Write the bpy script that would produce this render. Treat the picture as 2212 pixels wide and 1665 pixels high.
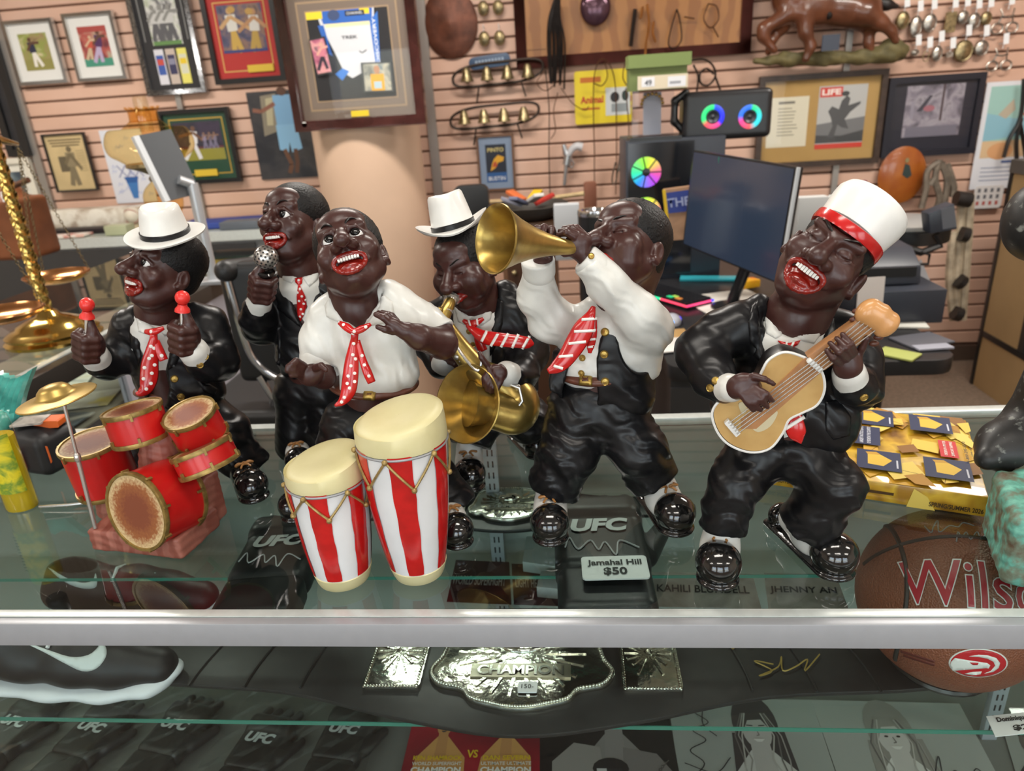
import bpy,bmesh,math,random
import numpy as np
from mathutils import Vector,Matrix,Euler
from mathutils.bvhtree import BVHTree
from mathutils.geometry import delaunay_2d_cdt
random.seed(7); np.random.seed(7)
SC = bpy.context.scene
for o in list(bpy.data.objects): bpy.data.objects.remove(o)
COL = SC.collection

# ---------------------------------------------------------------- camera
F = 1535.0; CX,CY = 1106.0,832.5            # focal length and centre, in pixels of the 2212 x 1665 frame
CAM = np.array([0.0,-0.64,0.53])            # 0.53 m above the glass counter top (z = 0), 0.64 m before its front edge
_yaw,_pitch,_roll = math.radians(5.6),math.radians(21.9),math.radians(3.8)
_h = np.array([-math.sin(_yaw),math.cos(_yaw),0]); _up = np.array([0,0,1.0]); _r0 = np.cross(_h,_up)
FW = _h*math.cos(_pitch) - _up*math.sin(_pitch); _u0 = np.cross(_r0,FW)
RT = _r0*math.cos(_roll) - _u0*math.sin(_roll); UP = _u0*math.cos(_roll) + _r0*math.sin(_roll)
cam = bpy.data.cameras.new('camera'); camo = bpy.data.objects.new('camera',cam); COL.objects.link(camo)
camo.matrix_world = Matrix(((RT[0],UP[0],-FW[0],CAM[0]),(RT[1],UP[1],-FW[1],CAM[1]),(RT[2],UP[2],-FW[2],CAM[2]),(0,0,0,1)))
cam.sensor_width = 36.0; cam.lens = F/2212*36; cam.clip_start = 0.02; cam.clip_end = 60
cam.dof.use_dof = True; cam.dof.focus_distance = 0.80; cam.dof.aperture_fstop = 6.5
SC.camera = camo

# ---------------------------------------------------------------- world, lights, exposure
SC.view_settings.view_transform = 'Standard'; SC.view_settings.look = 'None'
SC.view_settings.exposure = 0.0; SC.view_settings.gamma = 1.0; SC.view_settings.use_curve_mapping = False
SC.cycles.max_bounces = 8; SC.cycles.transparent_max_bounces = 16; SC.cycles.glossy_bounces = 5
SC.cycles.diffuse_bounces = 3; SC.cycles.use_denoising = True; SC.cycles.sample_clamp_indirect = 4.0
SC.cycles.caustics_reflective = False; SC.cycles.caustics_refractive = False
W = bpy.data.worlds.new('World'); SC.world = W; W.use_nodes = True
_n = W.node_tree.nodes; _n.clear(); _l = W.node_tree.links
_bg = _n.new('ShaderNodeBackground'); _wo = _n.new('ShaderNodeOutputWorld'); _sk = _n.new('ShaderNodeTexSky')
_sk.sky_type = 'NISHITA'; _sk.sun_disc = False; _sk.sun_elevation = math.radians(50); _sk.sun_rotation = math.radians(200)
_bg.inputs[1].default_value = 0.35
_l.new(_sk.outputs[0],_bg.inputs[0]); _l.new(_bg.outputs[0],_wo.inputs[0])

def area(name,loc,aim,sx,sy,power,col):
    d = bpy.data.lights.new(name,'AREA'); d.shape = 'RECTANGLE'; d.size = sx; d.size_y = sy; d.energy = power; d.color = col
    o = bpy.data.objects.new(name,d); COL.objects.link(o); o.location = loc
    o.rotation_euler = (Vector(aim) - Vector(loc)).to_track_quat('-Z','Y').to_euler()
    return o
# daylight through the shop windows behind the camera
for wx in (-2.2,0.0,2.2):
    area('window_daylight',(wx,-3.55,0.35),(wx,0,0.2),1.6,1.7,24,(0.86,0.93,1.0))
# ceiling fluorescent fixtures (their housings are built with the ceiling)
TROF = [(-2.6,1.85),(-0.4,1.85),(1.8,1.85),(-2.4,-0.3),(0.0,-0.3),(2.2,-0.3),(-2.4,-2.0),(0.0,-2.0),(2.2,-2.0)]
for tx,ty in TROF:
    area('ceiling_lamp',(tx,ty,1.70),(tx,ty,0),1.1,0.28,40 if ty > 1 else 14,(1.0,0.94,0.86))

# ---------------------------------------------------------------- pixel helpers: a pixel and a depth give a place in the room
def proj(p):
    d = np.asarray(p,float) - CAM; z = d @ FW
    return CX + F*(d @ RT)/z,CY - F*(d @ UP)/z
def ray(px,py): return FW + RT*((px-CX)/F) - UP*((py-CY)/F)
def atY(px,py,Y): d = ray(px,py); return CAM + d*((Y-CAM[1])/d[1])
def atZ(px,py,Z=0.0): d = ray(px,py); return CAM + d*((Z-CAM[2])/d[2])
def atX(px,py,X): d = ray(px,py); return CAM + d*((X-CAM[0])/d[0])
def mpp(p): return float((np.asarray(p,float)-CAM) @ FW)/F          # metres per pixel at a place
V = lambda *a: np.array(a,float)

# ---------------------------------------------------------------- materials
MATS = {}
def mat(name,col,rough=0.5,metal=0.0,var=0.0,vscale=20.0,col2=None,bump=0.0,bscale=60.0,coat=0.0,emit=None,estr=0.0,spec=0.5,tex='noise',alpha=1.0,trans=0.0,detail=4.0):
    if name in MATS: return MATS[name]
    m = bpy.data.materials.new(name); m.use_nodes = True; nt = m.node_tree; n,l = nt.nodes,nt.links
    b = n['Principled BSDF']
    c = tuple(col)+(1,) if len(col) == 3 else tuple(col)
    b.inputs['Base Color'].default_value = c; b.inputs['Roughness'].default_value = rough; b.inputs['Metallic'].default_value = metal
    b.inputs['Coat Weight'].default_value = coat; b.inputs['Coat Roughness'].default_value = 0.08
    b.inputs['Specular IOR Level'].default_value = spec; b.inputs['Alpha'].default_value = alpha
    b.inputs['Transmission Weight'].default_value = trans
    if emit: b.inputs['Emission Color'].default_value = tuple(emit)+(1,); b.inputs['Emission Strength'].default_value = estr
    tc = n.new('ShaderNodeTexCoord')
    def field(sc):
        if tex == 'wave':
            t = n.new('ShaderNodeTexWave'); t.inputs['Scale'].default_value = sc; t.inputs['Distortion'].default_value = 6; t.inputs['Detail'].default_value = 3
        elif tex == 'voronoi':
            t = n.new('ShaderNodeTexVoronoi'); t.inputs['Scale'].default_value = sc
        else:
            t = n.new('ShaderNodeTexNoise'); t.inputs['Scale'].default_value = sc; t.inputs['Detail'].default_value = detail
        l.new(tc.outputs['Object'],t.inputs['Vector']); return t
    if var > 0 or col2:
        t = field(vscale); r = n.new('ShaderNodeValToRGB')
        c2 = tuple(col2)+(1,) if col2 else tuple(min(1,x*(1+var)) for x in c[:3])+(1,)
        c1 = c if col2 else tuple(x*(1-var) for x in c[:3])+(1,)
        r.color_ramp.elements[0].position = 0.35; r.color_ramp.elements[1].position = 0.65
        r.color_ramp.elements[0].color = c1; r.color_ramp.elements[1].color = c2
        l.new(t.outputs[0],r.inputs[0]); l.new(r.outputs[0],b.inputs['Base Color'])
    if bump > 0:
        t2 = field(bscale); bp = n.new('ShaderNodeBump'); bp.inputs['Strength'].default_value = bump; bp.inputs['Distance'].default_value = 0.002
        l.new(t2.outputs[0],bp.inputs['Height']); l.new(bp.outputs[0],b.inputs['Normal'])
    MATS[name] = m; return m
def ramp_mat(name,stops,scale,rough=0.5,tex='noise',detail=3.0,coat=0.0,seed=(0,0,0),distort=0.0,metal=0.0):
    """printed matter: a noise field through a colour ramp"""
    if name in MATS: return MATS[name]
    m = bpy.data.materials.new(name); m.use_nodes = True; nt = m.node_tree; n,l = nt.nodes,nt.links; b = n['Principled BSDF']
    b.inputs['Roughness'].default_value = rough; b.inputs['Coat Weight'].default_value = coat; b.inputs['Metallic'].default_value = metal
    tc = n.new('ShaderNodeTexCoord'); mp = n.new('ShaderNodeMapping'); mp.inputs['Location'].default_value = seed
    t = n.new('ShaderNodeTexVoronoi' if tex == 'voronoi' else 'ShaderNodeTexNoise'); t.inputs['Scale'].default_value = scale
    if tex == 'noise': t.inputs['Detail'].default_value = detail; t.inputs['Distortion'].default_value = distort
    r = n.new('ShaderNodeValToRGB'); e = r.color_ramp.elements
    while len(e) < len(stops): e.new(0.5)
    for k,(p,c) in enumerate(stops): e[k].position = p; e[k].color = tuple(c)+(1,)
    l.new(tc.outputs['Object'],mp.inputs[0]); l.new(mp.outputs[0],t.inputs['Vector']); l.new(t.outputs[0],r.inputs[0]); l.new(r.outputs[0],b.inputs['Base Color'])
    MATS[name] = m; return m
def glass(name,tint=(0.93,0.98,0.96),ior=1.45,rough=0.0):
    if name in MATS: return MATS[name]
    m = bpy.data.materials.new(name); m.use_nodes = True; n,l = m.node_tree.nodes,m.node_tree.links; n.clear()
    out = n.new('ShaderNodeOutputMaterial'); mx = n.new('ShaderNodeMixShader'); tr = n.new('ShaderNodeBsdfTransparent'); gl = n.new('ShaderNodeBsdfGlossy'); fr = n.new('ShaderNodeFresnel')
    tr.inputs[0].default_value = tuple(tint)+(1,); gl.inputs['Roughness'].default_value = rough; fr.inputs[0].default_value = ior
    ge = n.new('ShaderNodeNewGeometry'); iv = n.new('ShaderNodeMath'); iv.operation = 'SUBTRACT'; iv.inputs[0].default_value = 1.0; mu = n.new('ShaderNodeMath'); mu.operation = 'MULTIPLY'
    l.new(ge.outputs['Backfacing'],iv.inputs[1]); l.new(fr.outputs[0],mu.inputs[0]); l.new(iv.outputs[0],mu.inputs[1]); l.new(mu.outputs[0],mx.inputs[0]); l.new(tr.outputs[0],mx.inputs[1]); l.new(gl.outputs[0],mx.inputs[2]); l.new(mx.outputs[0],out.inputs[0])
    MATS[name] = m; return m

# ---------------------------------------------------------------- objects
OFF = {}                                      # world origin of every object that parents others
def thing(name,label,cat,loc=(0,0,0),group=None,kind=None):
    o = bpy.data.objects.new(name,None); o.empty_display_size = 0.02; COL.objects.link(o); o.location = loc; OFF[o] = V(*loc)
    tag(o,label,cat,group,kind); return o
def tag(o,label=None,cat=None,group=None,kind=None):
    if label: o['label'] = label
    if cat: o['category'] = cat
    if group: o['group'] = group
    if kind: o['kind'] = kind
    return o
def link(name,me,m,parent=None,label=None,smooth=None):
    """me holds world coordinates; moved into the parent's (or its own) frame"""
    o = bpy.data.objects.new(name,me); COL.objects.link(o)
    if m is not None and len(me.materials) == 0: me.materials.append(m)
    if smooth: me.shade_smooth()
    if parent is not None:
        o.parent = parent; off = OFF[parent]; OFF[o] = off
    else:
        nv = len(me.vertices); co = np.empty(nv*3); me.vertices.foreach_get('co',co); co = co.reshape(-1,3)
        off = V((co[:,0].min()+co[:,0].max())/2,(co[:,1].min()+co[:,1].max())/2,co[:,2].min()) if nv else V(0,0,0)
        o.location = off; OFF[o] = off
    me.transform(Matrix.Translation(-Vector(off)))
    if label: o['label'] = label
    return o
def struct(o): o['kind'] = 'structure'; return o

class MB:
    """collects shapes (world coordinates) for ONE mesh object"""
    def __init__(s): s.v = []; s.f = []; s.mi = []; s.cur = 0; s.mats = []
    def use(s,m):
        if m not in s.mats: s.mats.append(m)
        s.cur = s.mats.index(m); return s
    def add(s,vs,fs):
        n = len(s.v); s.v += [tuple(map(float,p)) for p in vs]; s.f += [tuple(i+n for i in f) for f in fs]; s.mi += [s.cur]*len(fs); return s
    def box(s,a,b):
        (x0,y0,z0),(x1,y1,z1) = a,b
        return s.add([(x0,y0,z0),(x1,y0,z0),(x1,y1,z0),(x0,y1,z0),(x0,y0,z1),(x1,y0,z1),(x1,y1,z1),(x0,y1,z1)],
                     [(0,3,2,1),(4,5,6,7),(0,1,5,4),(1,2,6,5),(2,3,7,6),(3,0,4,7)])
    def obox(s,c,ax,ay,az,hx,hy,hz,bev=0.0):
        """oriented box; bev chamfers all edges along az"""
        c,ax,ay,az = V(*c),V(*ax),V(*ay),V(*az)
        if bev <= 0:
            pts = [(-1,-1,-1),(1,-1,-1),(1,1,-1),(-1,1,-1),(-1,-1,1),(1,-1,1),(1,1,1),(-1,1,1)]
            return s.add([c+ax*hx*p+ay*hy*q+az*hz*r for p,q,r in pts],[(0,3,2,1),(4,5,6,7),(0,1,5,4),(1,2,6,5),(2,3,7,6),(3,0,4,7)])
        pl = []
        for sx,sy,a0 in ((1,1,0),(-1,1,90),(-1,-1,180),(1,-1,270)):
            for k in range(4):
                t = math.radians(a0+k*30); pl.append((sx*(hx-bev)+bev*math.cos(t),sy*(hy-bev)+bev*math.sin(t)))
        return s.prism([c+ax*x+ay*y-az*hz for x,y in pl],az*2*hz)
    def prism(s,loop,d):
        loop = [V(*p) for p in loop]; d = V(*d); n = len(loop)
        vs = loop+[p+d for p in loop]; fs = [tuple(range(n-1,-1,-1)),tuple(range(n,2*n))]
        fs += [(i,(i+1) % n,n+(i+1) % n,n+i) for i in range(n)]
        return s.add(vs,fs)
    def tube(s,pts,r,n=8,caps=True,closed=False,flat=1.0,ref=(0,0,1)):
        P = [V(*p) for p in pts]; k = len(P); R = list(r) if hasattr(r,'__len__') else [r]*k
        vs = []; fs = []; prev = None
        for i in range(k):
            if closed: t = P[(i+1) % k]-P[i-1]
            else: t = P[min(i+1,k-1)]-P[max(i-1,0)]
            t = t/(np.linalg.norm(t)+1e-12)
            if prev is None:
                a = V(*ref)
                if abs(a @ t) > 0.95: a = V(1,0,0)
                u = np.cross(t,a)
            else: u = prev - t*(prev @ t)
            u = u/(np.linalg.norm(u)+1e-12); w = np.cross(t,u); prev = u
            for j in range(n):
                q = 2*math.pi*j/n; vs.append(P[i]+u*R[i]*math.cos(q)+w*R[i]*flat*math.sin(q))
        for i in range(k if closed else k-1):
            a,b = i*n,((i+1) % k)*n
            for j in range(n): fs.append((a+j,a+(j+1) % n,b+(j+1) % n,b+j))
        if caps and not closed: fs += [tuple(range(n-1,-1,-1)),tuple(range((k-1)*n,k*n))]
        return s.add(vs,fs)
    def lathe(s,prof,o,axis=(0,0,1),n=32,ref=None,sx=1.0,sy=1.0,fn=None,capb=True,capt=True):
        """profile [(radius, height)] about axis at o"""
        o,a = V(*o),V(*axis); a = a/np.linalg.norm(a)
        rf = V(*ref) if ref is not None else (V(1,0,0) if abs(a[0]) < 0.9 else V(0,1,0))
        u = rf-a*(rf @ a); u /= np.linalg.norm(u); w = np.cross(a,u); vs = []; fs = []
        for i,(r,h) in enumerate(prof):
            for j in range(n):
                q = 2*math.pi*j/n; x,y,z = r*math.cos(q)*sx,r*math.sin(q)*sy,h
                if fn: x,y,z = fn(x,y,z,q,i)
                vs.append(o+u*x+w*y+a*z)
        for i in range(len(prof)-1):
            for j in range(n): fs.append((i*n+j,i*n+(j+1) % n,(i+1)*n+(j+1) % n,(i+1)*n+j))
        k = len(prof)
        if capb: fs.append(tuple(range(n-1,-1,-1)))
        if capt: fs.append(tuple(range((k-1)*n,k*n)))
        return s.add(vs,fs)
    def ball(s,c,r,n=12,m=8,axes=None):
        c = V(*c); r = V(*r) if hasattr(r,'__len__') else V(r,r,r); A = np.eye(3) if axes is None else np.array(axes)
        vs = [c+A.T@(r*V(0,0,-1))]; fs = []
        for i in range(1,m):
            t = math.pi*i/m-math.pi/2
            for j in range(n): q = 2*math.pi*j/n; vs.append(c+A.T@(r*V(math.cos(t)*math.cos(q),math.cos(t)*math.sin(q),math.sin(t))))
        vs.append(c+A.T@(r*V(0,0,1))); top = len(vs)-1
        for j in range(n): fs.append((0,1+(j+1) % n,1+j)); fs.append((top,1+(m-2)*n+j,1+(m-2)*n+(j+1) % n))
        for i in range(m-2):
            for j in range(n): a = 1+i*n; fs.append((a+j,a+(j+1) % n,a+n+(j+1) % n,a+n+j))
        return s.add(vs,fs)
    def mesh(s,name):
        me = bpy.data.meshes.new(name); me.from_pydata(s.v,[],s.f)
        for m in s.mats: me.materials.append(m)
        if len(s.mats) > 1: me.polygons.foreach_set('material_index',s.mi)
        me.validate(); me.update(); return me
    def build(s,name,m=None,parent=None,label=None,smooth=False,bevel=0.0,seg=2,ang=40):
        me = s.mesh(name)
        if bevel > 0:
            bm = bmesh.new(); bm.from_mesh(me)
            bmesh.ops.remove_doubles(bm,verts=bm.verts,dist=1e-6)
            ed = [e for e in bm.edges if len(e.link_faces) == 2 and e.calc_face_angle(0) > math.radians(ang)]
            bmesh.ops.bevel(bm,geom=ed,offset=bevel,segments=seg,profile=0.6,affect='EDGES',clamp_overlap=True)
            bm.to_mesh(me); bm.free(); smooth = True
        o = link(name,me,m,parent,label)
        if smooth:
            me.shade_smooth()
            try: me.set_sharp_from_angle(angle=math.radians(38))
            except Exception: pass
        return o

# ---------------------------------------------------------------- flat print and lettering
FONT = None
def text_mesh(s,size=1.0,bold=0.0,shear=0.0,extrude=0.0,align='CENTER',space=1.0):
    c = bpy.data.curves.new('t','FONT'); c.body = s; c.size = size; c.offset = bold; c.shear = shear; c.extrude = extrude
    c.align_x = align; c.align_y = 'CENTER'; c.resolution_u = 3; c.space_character = space
    o = bpy.data.objects.new('t',c); me = bpy.data.meshes.new_from_object(o)
    bpy.data.objects.remove(o); bpy.data.curves.remove(c); return me
def text(name,s,pos,u,v,width,m,parent,height=None,bold=0.0,shear=0.0,lift=0.0006,space=1.0,warp=None,label=None):
    """lettering laid on a surface at pos, u along the line, v up; fitted to width (and height)"""
    me = text_mesh(s,1.0,bold,shear,0.0,space=space)
    n = len(me.vertices); co = np.empty(n*3); me.vertices.foreach_get('co',co); co = co.reshape(-1,3)
    if n == 0: return None
    w = np.ptp(co[:,0]); hh = np.ptp(co[:,1]); co[:,0] -= (co[:,0].min()+co[:,0].max())/2; co[:,1] -= (co[:,1].min()+co[:,1].max())/2
    sx = width/w; sy = (height/hh) if height else sx
    u,v = V(*u),V(*v); u = u/np.linalg.norm(u); v = v/np.linalg.norm(v); nn = np.cross(u,v)
    if warp:
        bm = bmesh.new(); me.vertices.foreach_set('co',co.ravel()); bm.from_mesh(me); bmesh.ops.subdivide_edges(bm,edges=[e for e in bm.edges if e.calc_length() > .12],cuts=3,use_grid_fill=True); bmesh.ops.triangulate(bm,faces=bm.faces); bm.to_mesh(me); bm.free(); n = len(me.vertices); co = np.empty(n*3); me.vertices.foreach_get('co',co); co = co.reshape(-1,3)
        P = np.array([warp(a*sx,b*sy) for a,b in co[:,:2]])
    else: P = V(*pos)+np.outer(co[:,0]*sx,u)+np.outer(co[:,1]*sy,v)+nn*lift
    me.vertices.foreach_set('co',P.ravel()); me.update()
    return link(name,me,m,parent,label)

def circ(n,r=1.0,a0=0.0): return [(r*math.cos(a0+2*math.pi*i/n),r*math.sin(a0+2*math.pi*i/n)) for i in range(n)]
def nrm(a): a = V(*a); return a/np.linalg.norm(a)
def spline(pts,n=8):
    """Catmull-Rom through points (any dimension)"""
    P = [np.array(p,float) for p in pts]; P = [2*P[0]-P[1]]+P+[2*P[-1]-P[-2]]; out = []
    for i in range(1,len(P)-2):
        for k in range(n):
            t = k/n; a,b,c,d = P[i-1],P[i],P[i+1],P[i+2]
            out.append(0.5*((2*b)+(-a+c)*t+(2*a-5*b+4*c-d)*t*t+(-a+3*b-3*c+d)*t**3))
    out.append(P[-2]); return out
def cspline(pts,n=6):
    P = [np.array(p,float) for p in pts]; k = len(P); out = []
    for i in range(k):
        a,b,c,d = P[i-1],P[i],P[(i+1) % k],P[(i+2) % k]
        for j in range(n):
            t = j/n; out.append(0.5*((2*b)+(-a+c)*t+(2*a-5*b+4*c-d)*t*t+(-a+3*b-3*c+d)*t**3))
    return out
# ---------------------------------------------------------------- sculpting: signed distance shapes, meshed by surface nets
FLOOR = None                                  # height of the surface that sculpted things stand on
class Sculpt:
    def __init__(s): s.p = []
    def _add(s,kind,lo,hi,fn,k,op): s.p.append((np.array(lo),np.array(hi),fn,k,op)); return s
    def ell(s,c,r,rot=None,k=0.004,op='u'):
        c = V(*c); r = V(*r) if hasattr(r,'__len__') else V(r,r,r); Rm = np.eye(3) if rot is None else np.array(rot)
        e = np.abs(Rm.T) @ r
        def fn(X,Y,Z):
            x,y,z = X-c[0],Y-c[1],Z-c[2]
            a = (Rm[0,0]*x+Rm[0,1]*y+Rm[0,2]*z)/r[0]; b = (Rm[1,0]*x+Rm[1,1]*y+Rm[1,2]*z)/r[1]; d = (Rm[2,0]*x+Rm[2,1]*y+Rm[2,2]*z)/r[2]
            k0 = np.sqrt(a*a+b*b+d*d)+1e-9; k1 = np.sqrt((a/r[0])**2+(b/r[1])**2+(d/r[2])**2)+1e-9
            return k0*(k0-1)/k1
        return s._add('e',c-e,c+e,fn,k,op)
    def cap(s,a,b,ra,rb=None,k=0.004,op='u',flat=None):
        """tapered capsule; flat=(direction, factor) squashes its section along a direction"""
        a,b = V(*a),V(*b); rb = ra if rb is None else rb; d = b-a; L = float(d @ d)+1e-12; m = max(ra,rb)
        if flat is not None: fd = nrm(flat[0]); ff = flat[1]
        def fn(X,Y,Z):
            x,y,z = X-a[0],Y-a[1],Z-a[2]
            t = np.clip((x*d[0]+y*d[1]+z*d[2])/L,0,1)
            x,y,z = x-t*d[0],y-t*d[1],z-t*d[2]
            if flat is not None:
                q = (x*fd[0]+y*fd[1]+z*fd[2])*(1/ff-1); x,y,z = x+q*fd[0],y+q*fd[1],z+q*fd[2]
                r = np.sqrt(x*x+y*y+z*z)-(ra+t*(rb-ra))
                return r*(ff if ff < 1 else 1.0)
            return np.sqrt(x*x+y*y+z*z)-(ra+t*(rb-ra))
        mm = m*(max(1.0,flat[1]) if flat is not None else 1.0)
        return s._add('c',np.minimum(a,b)-mm,np.maximum(a,b)+mm,fn,k,op)
    def chain(s,pts,rs,k=0.004,op='u',flat=None):
        rs = list(rs) if hasattr(rs,'__len__') else [rs]*len(pts)
        for i in range(len(pts)-1): s.cap(pts[i],pts[i+1],rs[i],rs[i+1],k,op,flat)
        return s
    def box(s,c,h,rot=None,rd=0.002,k=0.003,op='u'):
        c,h = V(*c),V(*h); Rm = np.eye(3) if rot is None else np.array(rot); e = np.abs(Rm.T) @ h
        def fn(X,Y,Z):
            x,y,z = X-c[0],Y-c[1],Z-c[2]
            a = np.abs(Rm[0,0]*x+Rm[0,1]*y+Rm[0,2]*z)-h[0]+rd; b = np.abs(Rm[1,0]*x+Rm[1,1]*y+Rm[1,2]*z)-h[1]+rd; d = np.abs(Rm[2,0]*x+Rm[2,1]*y+Rm[2,2]*z)-h[2]+rd
            return np.sqrt(np.maximum(a,0)**2+np.maximum(b,0)**2+np.maximum(d,0)**2)+np.minimum(np.maximum(a,np.maximum(b,d)),0)-rd
        return s._add('b',c-e,c+e,fn,k,op)
    def cutpoly(s,poly,ymax,lo,hi,k=0.001,grow=0.0):
        """cut away what lies inside a pixel outline, as seen from the front, nearer than ymax (a depth plane, or a function of X,Y,Z)"""
        pl = np.array(poly,float)
        def fn(X,Y,Z):
            dx,dy,dz = X-CAM[0],Y-CAM[1],Z-CAM[2]
            w = dx*FW[0]+dy*FW[1]+dz*FW[2]
            px = CX+F*(dx*RT[0]+dy*RT[1]+dz*RT[2])/w; py = CY-F*(dx*UP[0]+dy*UP[1]+dz*UP[2])/w
            d = polysdf(pl,px,py)*(w/F)
            yy = (Y-ymax) if not callable(ymax) else ymax(X,Y,Z)
            return np.maximum(d-grow,yy)
        return s._add('p',lo,hi,fn,k,'s')
    def field(s,vox,lo=None,hi=None,fine=None,disp=None,keep=None):
        us = [p for p in s.p if p[4] == 'u']
        if lo is None: lo = np.min([p[0] for p in us],axis=0)-0.006; hi = np.max([p[1] for p in us],axis=0)+0.006
        ax = []
        for i in range(3):
            if fine is None: a = np.arange(lo[i],hi[i]+vox,vox)
            else:
                fl,fh,fv = fine[0][i],fine[1][i],fine[2]; a = []
                q = lo[i]
                while q < hi[i]+vox: a.append(q); q += fv if fl-vox <= q < fh else vox
                a = np.array(a)
            ax.append(a.astype(np.float32))
        D = np.full([len(a) for a in ax],0.05,np.float32)
        for plo,phi,fn,k,op in s.p:
            mg = 0.008+k*1.2; sl = []
            for i in range(3):
                i0 = max(0,int(np.searchsorted(ax[i],plo[i]-mg))-1); i1 = min(len(ax[i]),int(np.searchsorted(ax[i],phi[i]+mg))+1); sl.append(slice(i0,i1))
            if any(q.stop <= q.start for q in sl): continue
            X = ax[0][sl[0]][:,None,None]; Y = ax[1][sl[1]][None,:,None]; Z = ax[2][sl[2]][None,None,:]
            d = fn(X,Y,Z).astype(np.float32); A = D[sl[0],sl[1],sl[2]]
            if op == 'u':
                if k > 0: h = np.maximum(k-np.abs(A-d),0)/k; D[sl[0],sl[1],sl[2]] = np.minimum(A,d)-h*h*k*0.25
                else: D[sl[0],sl[1],sl[2]] = np.minimum(A,d)
            else:
                d = -d
                if k > 0: h = np.maximum(k-np.abs(A-d),0)/k; D[sl[0],sl[1],sl[2]] = np.maximum(A,d)+h*h*k*0.25
                else: D[sl[0],sl[1],sl[2]] = np.maximum(A,d)
        if disp is not None:
            X = ax[0][:,None,None]; Y = ax[1][None,:,None]; Z = ax[2][None,None,:]
            D += disp(X,Y,Z).astype(np.float32)
        if keep is not None:
            X = ax[0][:,None,None]; Y = ax[1][None,:,None]; Z = ax[2][None,None,:]
            D = np.maximum(D,keep(X,Y,Z).astype(np.float32))
        if FLOOR is not None: D = np.maximum(D,(FLOOR-ax[2])[None,None,:].astype(np.float32))
        for i in range(3):                                 # close at the borders
            sl = [slice(None)]*3; sl[i] = 0; D[tuple(sl)] = np.maximum(D[tuple(sl)],0.001); sl[i] = -1; D[tuple(sl)] = np.maximum(D[tuple(sl)],0.001)
        return ax,D
    def mesh(s,name,vox=0.002,smooth=1,**kw):
        ax,D = s.field(vox,**kw); v,q = surface_nets(ax,D)
        for _ in range(smooth): v = relax(v,q)
        return quads_mesh(name,v,q)
    def build(s,name,m,parent=None,vox=0.002,label=None,smooth=1,**kw):
        me = s.mesh(name,vox,smooth,**kw); return link(name,me,m,parent,label,smooth=True)
def polysdf(pl,px,py):
    n = len(pl); d = None; ins = np.zeros(np.broadcast(px,py).shape,bool)
    for i in range(n):
        a,b = pl[i],pl[(i+1) % n]; e = b-a; wx,wy = px-a[0],py-a[1]
        t = np.clip((wx*e[0]+wy*e[1])/(e @ e+1e-9),0,1); q = (wx-t*e[0])**2+(wy-t*e[1])**2
        d = q if d is None else np.minimum(d,q)
        c = (a[1] > py) != (b[1] > py)
        with np.errstate(divide='ignore',invalid='ignore'): xi = (b[0]-a[0])*(py-a[1])/(b[1]-a[1]+1e-12)+a[0]
        ins ^= c & (px < xi)
    return np.sqrt(d)*np.where(ins,-1,1)
def surface_nets(ax,D):
    S = D < 0; nx,ny,nz = D.shape
    def c(i,j,k): return S[i:nx-1+i,j:ny-1+j,k:nz-1+k]
    cnt = sum(c(i,j,k).astype(np.int8) for i in (0,1) for j in (0,1) for k in (0,1))
    act = (cnt > 0) & (cnt < 8); I,J,K = np.nonzero(act); n = len(I)
    idx = np.full(act.shape,-1,np.int32); idx[I,J,K] = np.arange(n,dtype=np.int32)
    acc = np.zeros((n,3),np.float64); num = np.zeros(n)
    corners = [(i,j,k) for i in (0,1) for j in (0,1) for k in (0,1)]
    val = {q: D[I+q[0],J+q[1],K+q[2]] for q in corners}
    A = ax
    for q in corners:
        for a in range(3):
            if q[a]: continue
            w = list(q); w[a] = 1; w = tuple(w); d0,d1 = val[q],val[w]; x = (d0 < 0) != (d1 < 0)
            t = np.where(x,d0/(np.where(x,d0-d1,1)),0)
            base = [I+q[0],J+q[1],K+q[2]]
            for b in range(3):
                p0 = A[b][base[b]]
                pos = p0+t*(A[b][np.minimum(base[b]+1,len(A[b])-1)]-p0) if b == a else p0
                acc[:,b] += np.where(x,pos,0)
            num += x
    v = acc/num[:,None]; Q = []
    for a in range(3):
        b,c2 = (a+1) % 3,(a+2) % 3
        sl0 = [slice(None)]*3; sl1 = [slice(None)]*3; sl0[a] = slice(0,-1); sl1[a] = slice(1,None)
        s0,s1 = S[tuple(sl0)],S[tuple(sl1)]; E = np.nonzero(s0 != s1); E = [e.copy() for e in E]
        ok = (E[b] > 0) & (E[c2] > 0) & (E[b] < D.shape[b]-1) & (E[c2] < D.shape[c2]-1); E = [e[ok] for e in E]
        ins = s0[E[0],E[1],E[2]]
        def cell(db,dc):
            q = [E[0],E[1],E[2]]; q[b] = E[b]+db; q[c2] = E[c2]+dc; return idx[q[0],q[1],q[2]]
        f = np.stack([cell(-1,-1),cell(0,-1),cell(0,0),cell(-1,0)],1)
        f[~ins] = f[~ins][:,::-1]; Q.append(f)
    Q = np.concatenate(Q); Q = Q[(Q >= 0).all(1)]
    return v,Q
def relax(v,q,lam=0.5):
    n = len(v); acc = np.zeros_like(v); cnt = np.zeros(n)
    for a,b in ((0,1),(1,2),(2,3),(3,0)):
        i,j = q[:,a],q[:,b]
        for d in range(3): acc[:,d] += np.bincount(i,v[j,d],n)
        cnt += np.bincount(i,minlength=n)
    # every edge is shared by two quads with opposite direction, so one direction is enough
    g = acc/np.maximum(cnt,1)[:,None]; return v+(g-v)*lam
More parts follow.
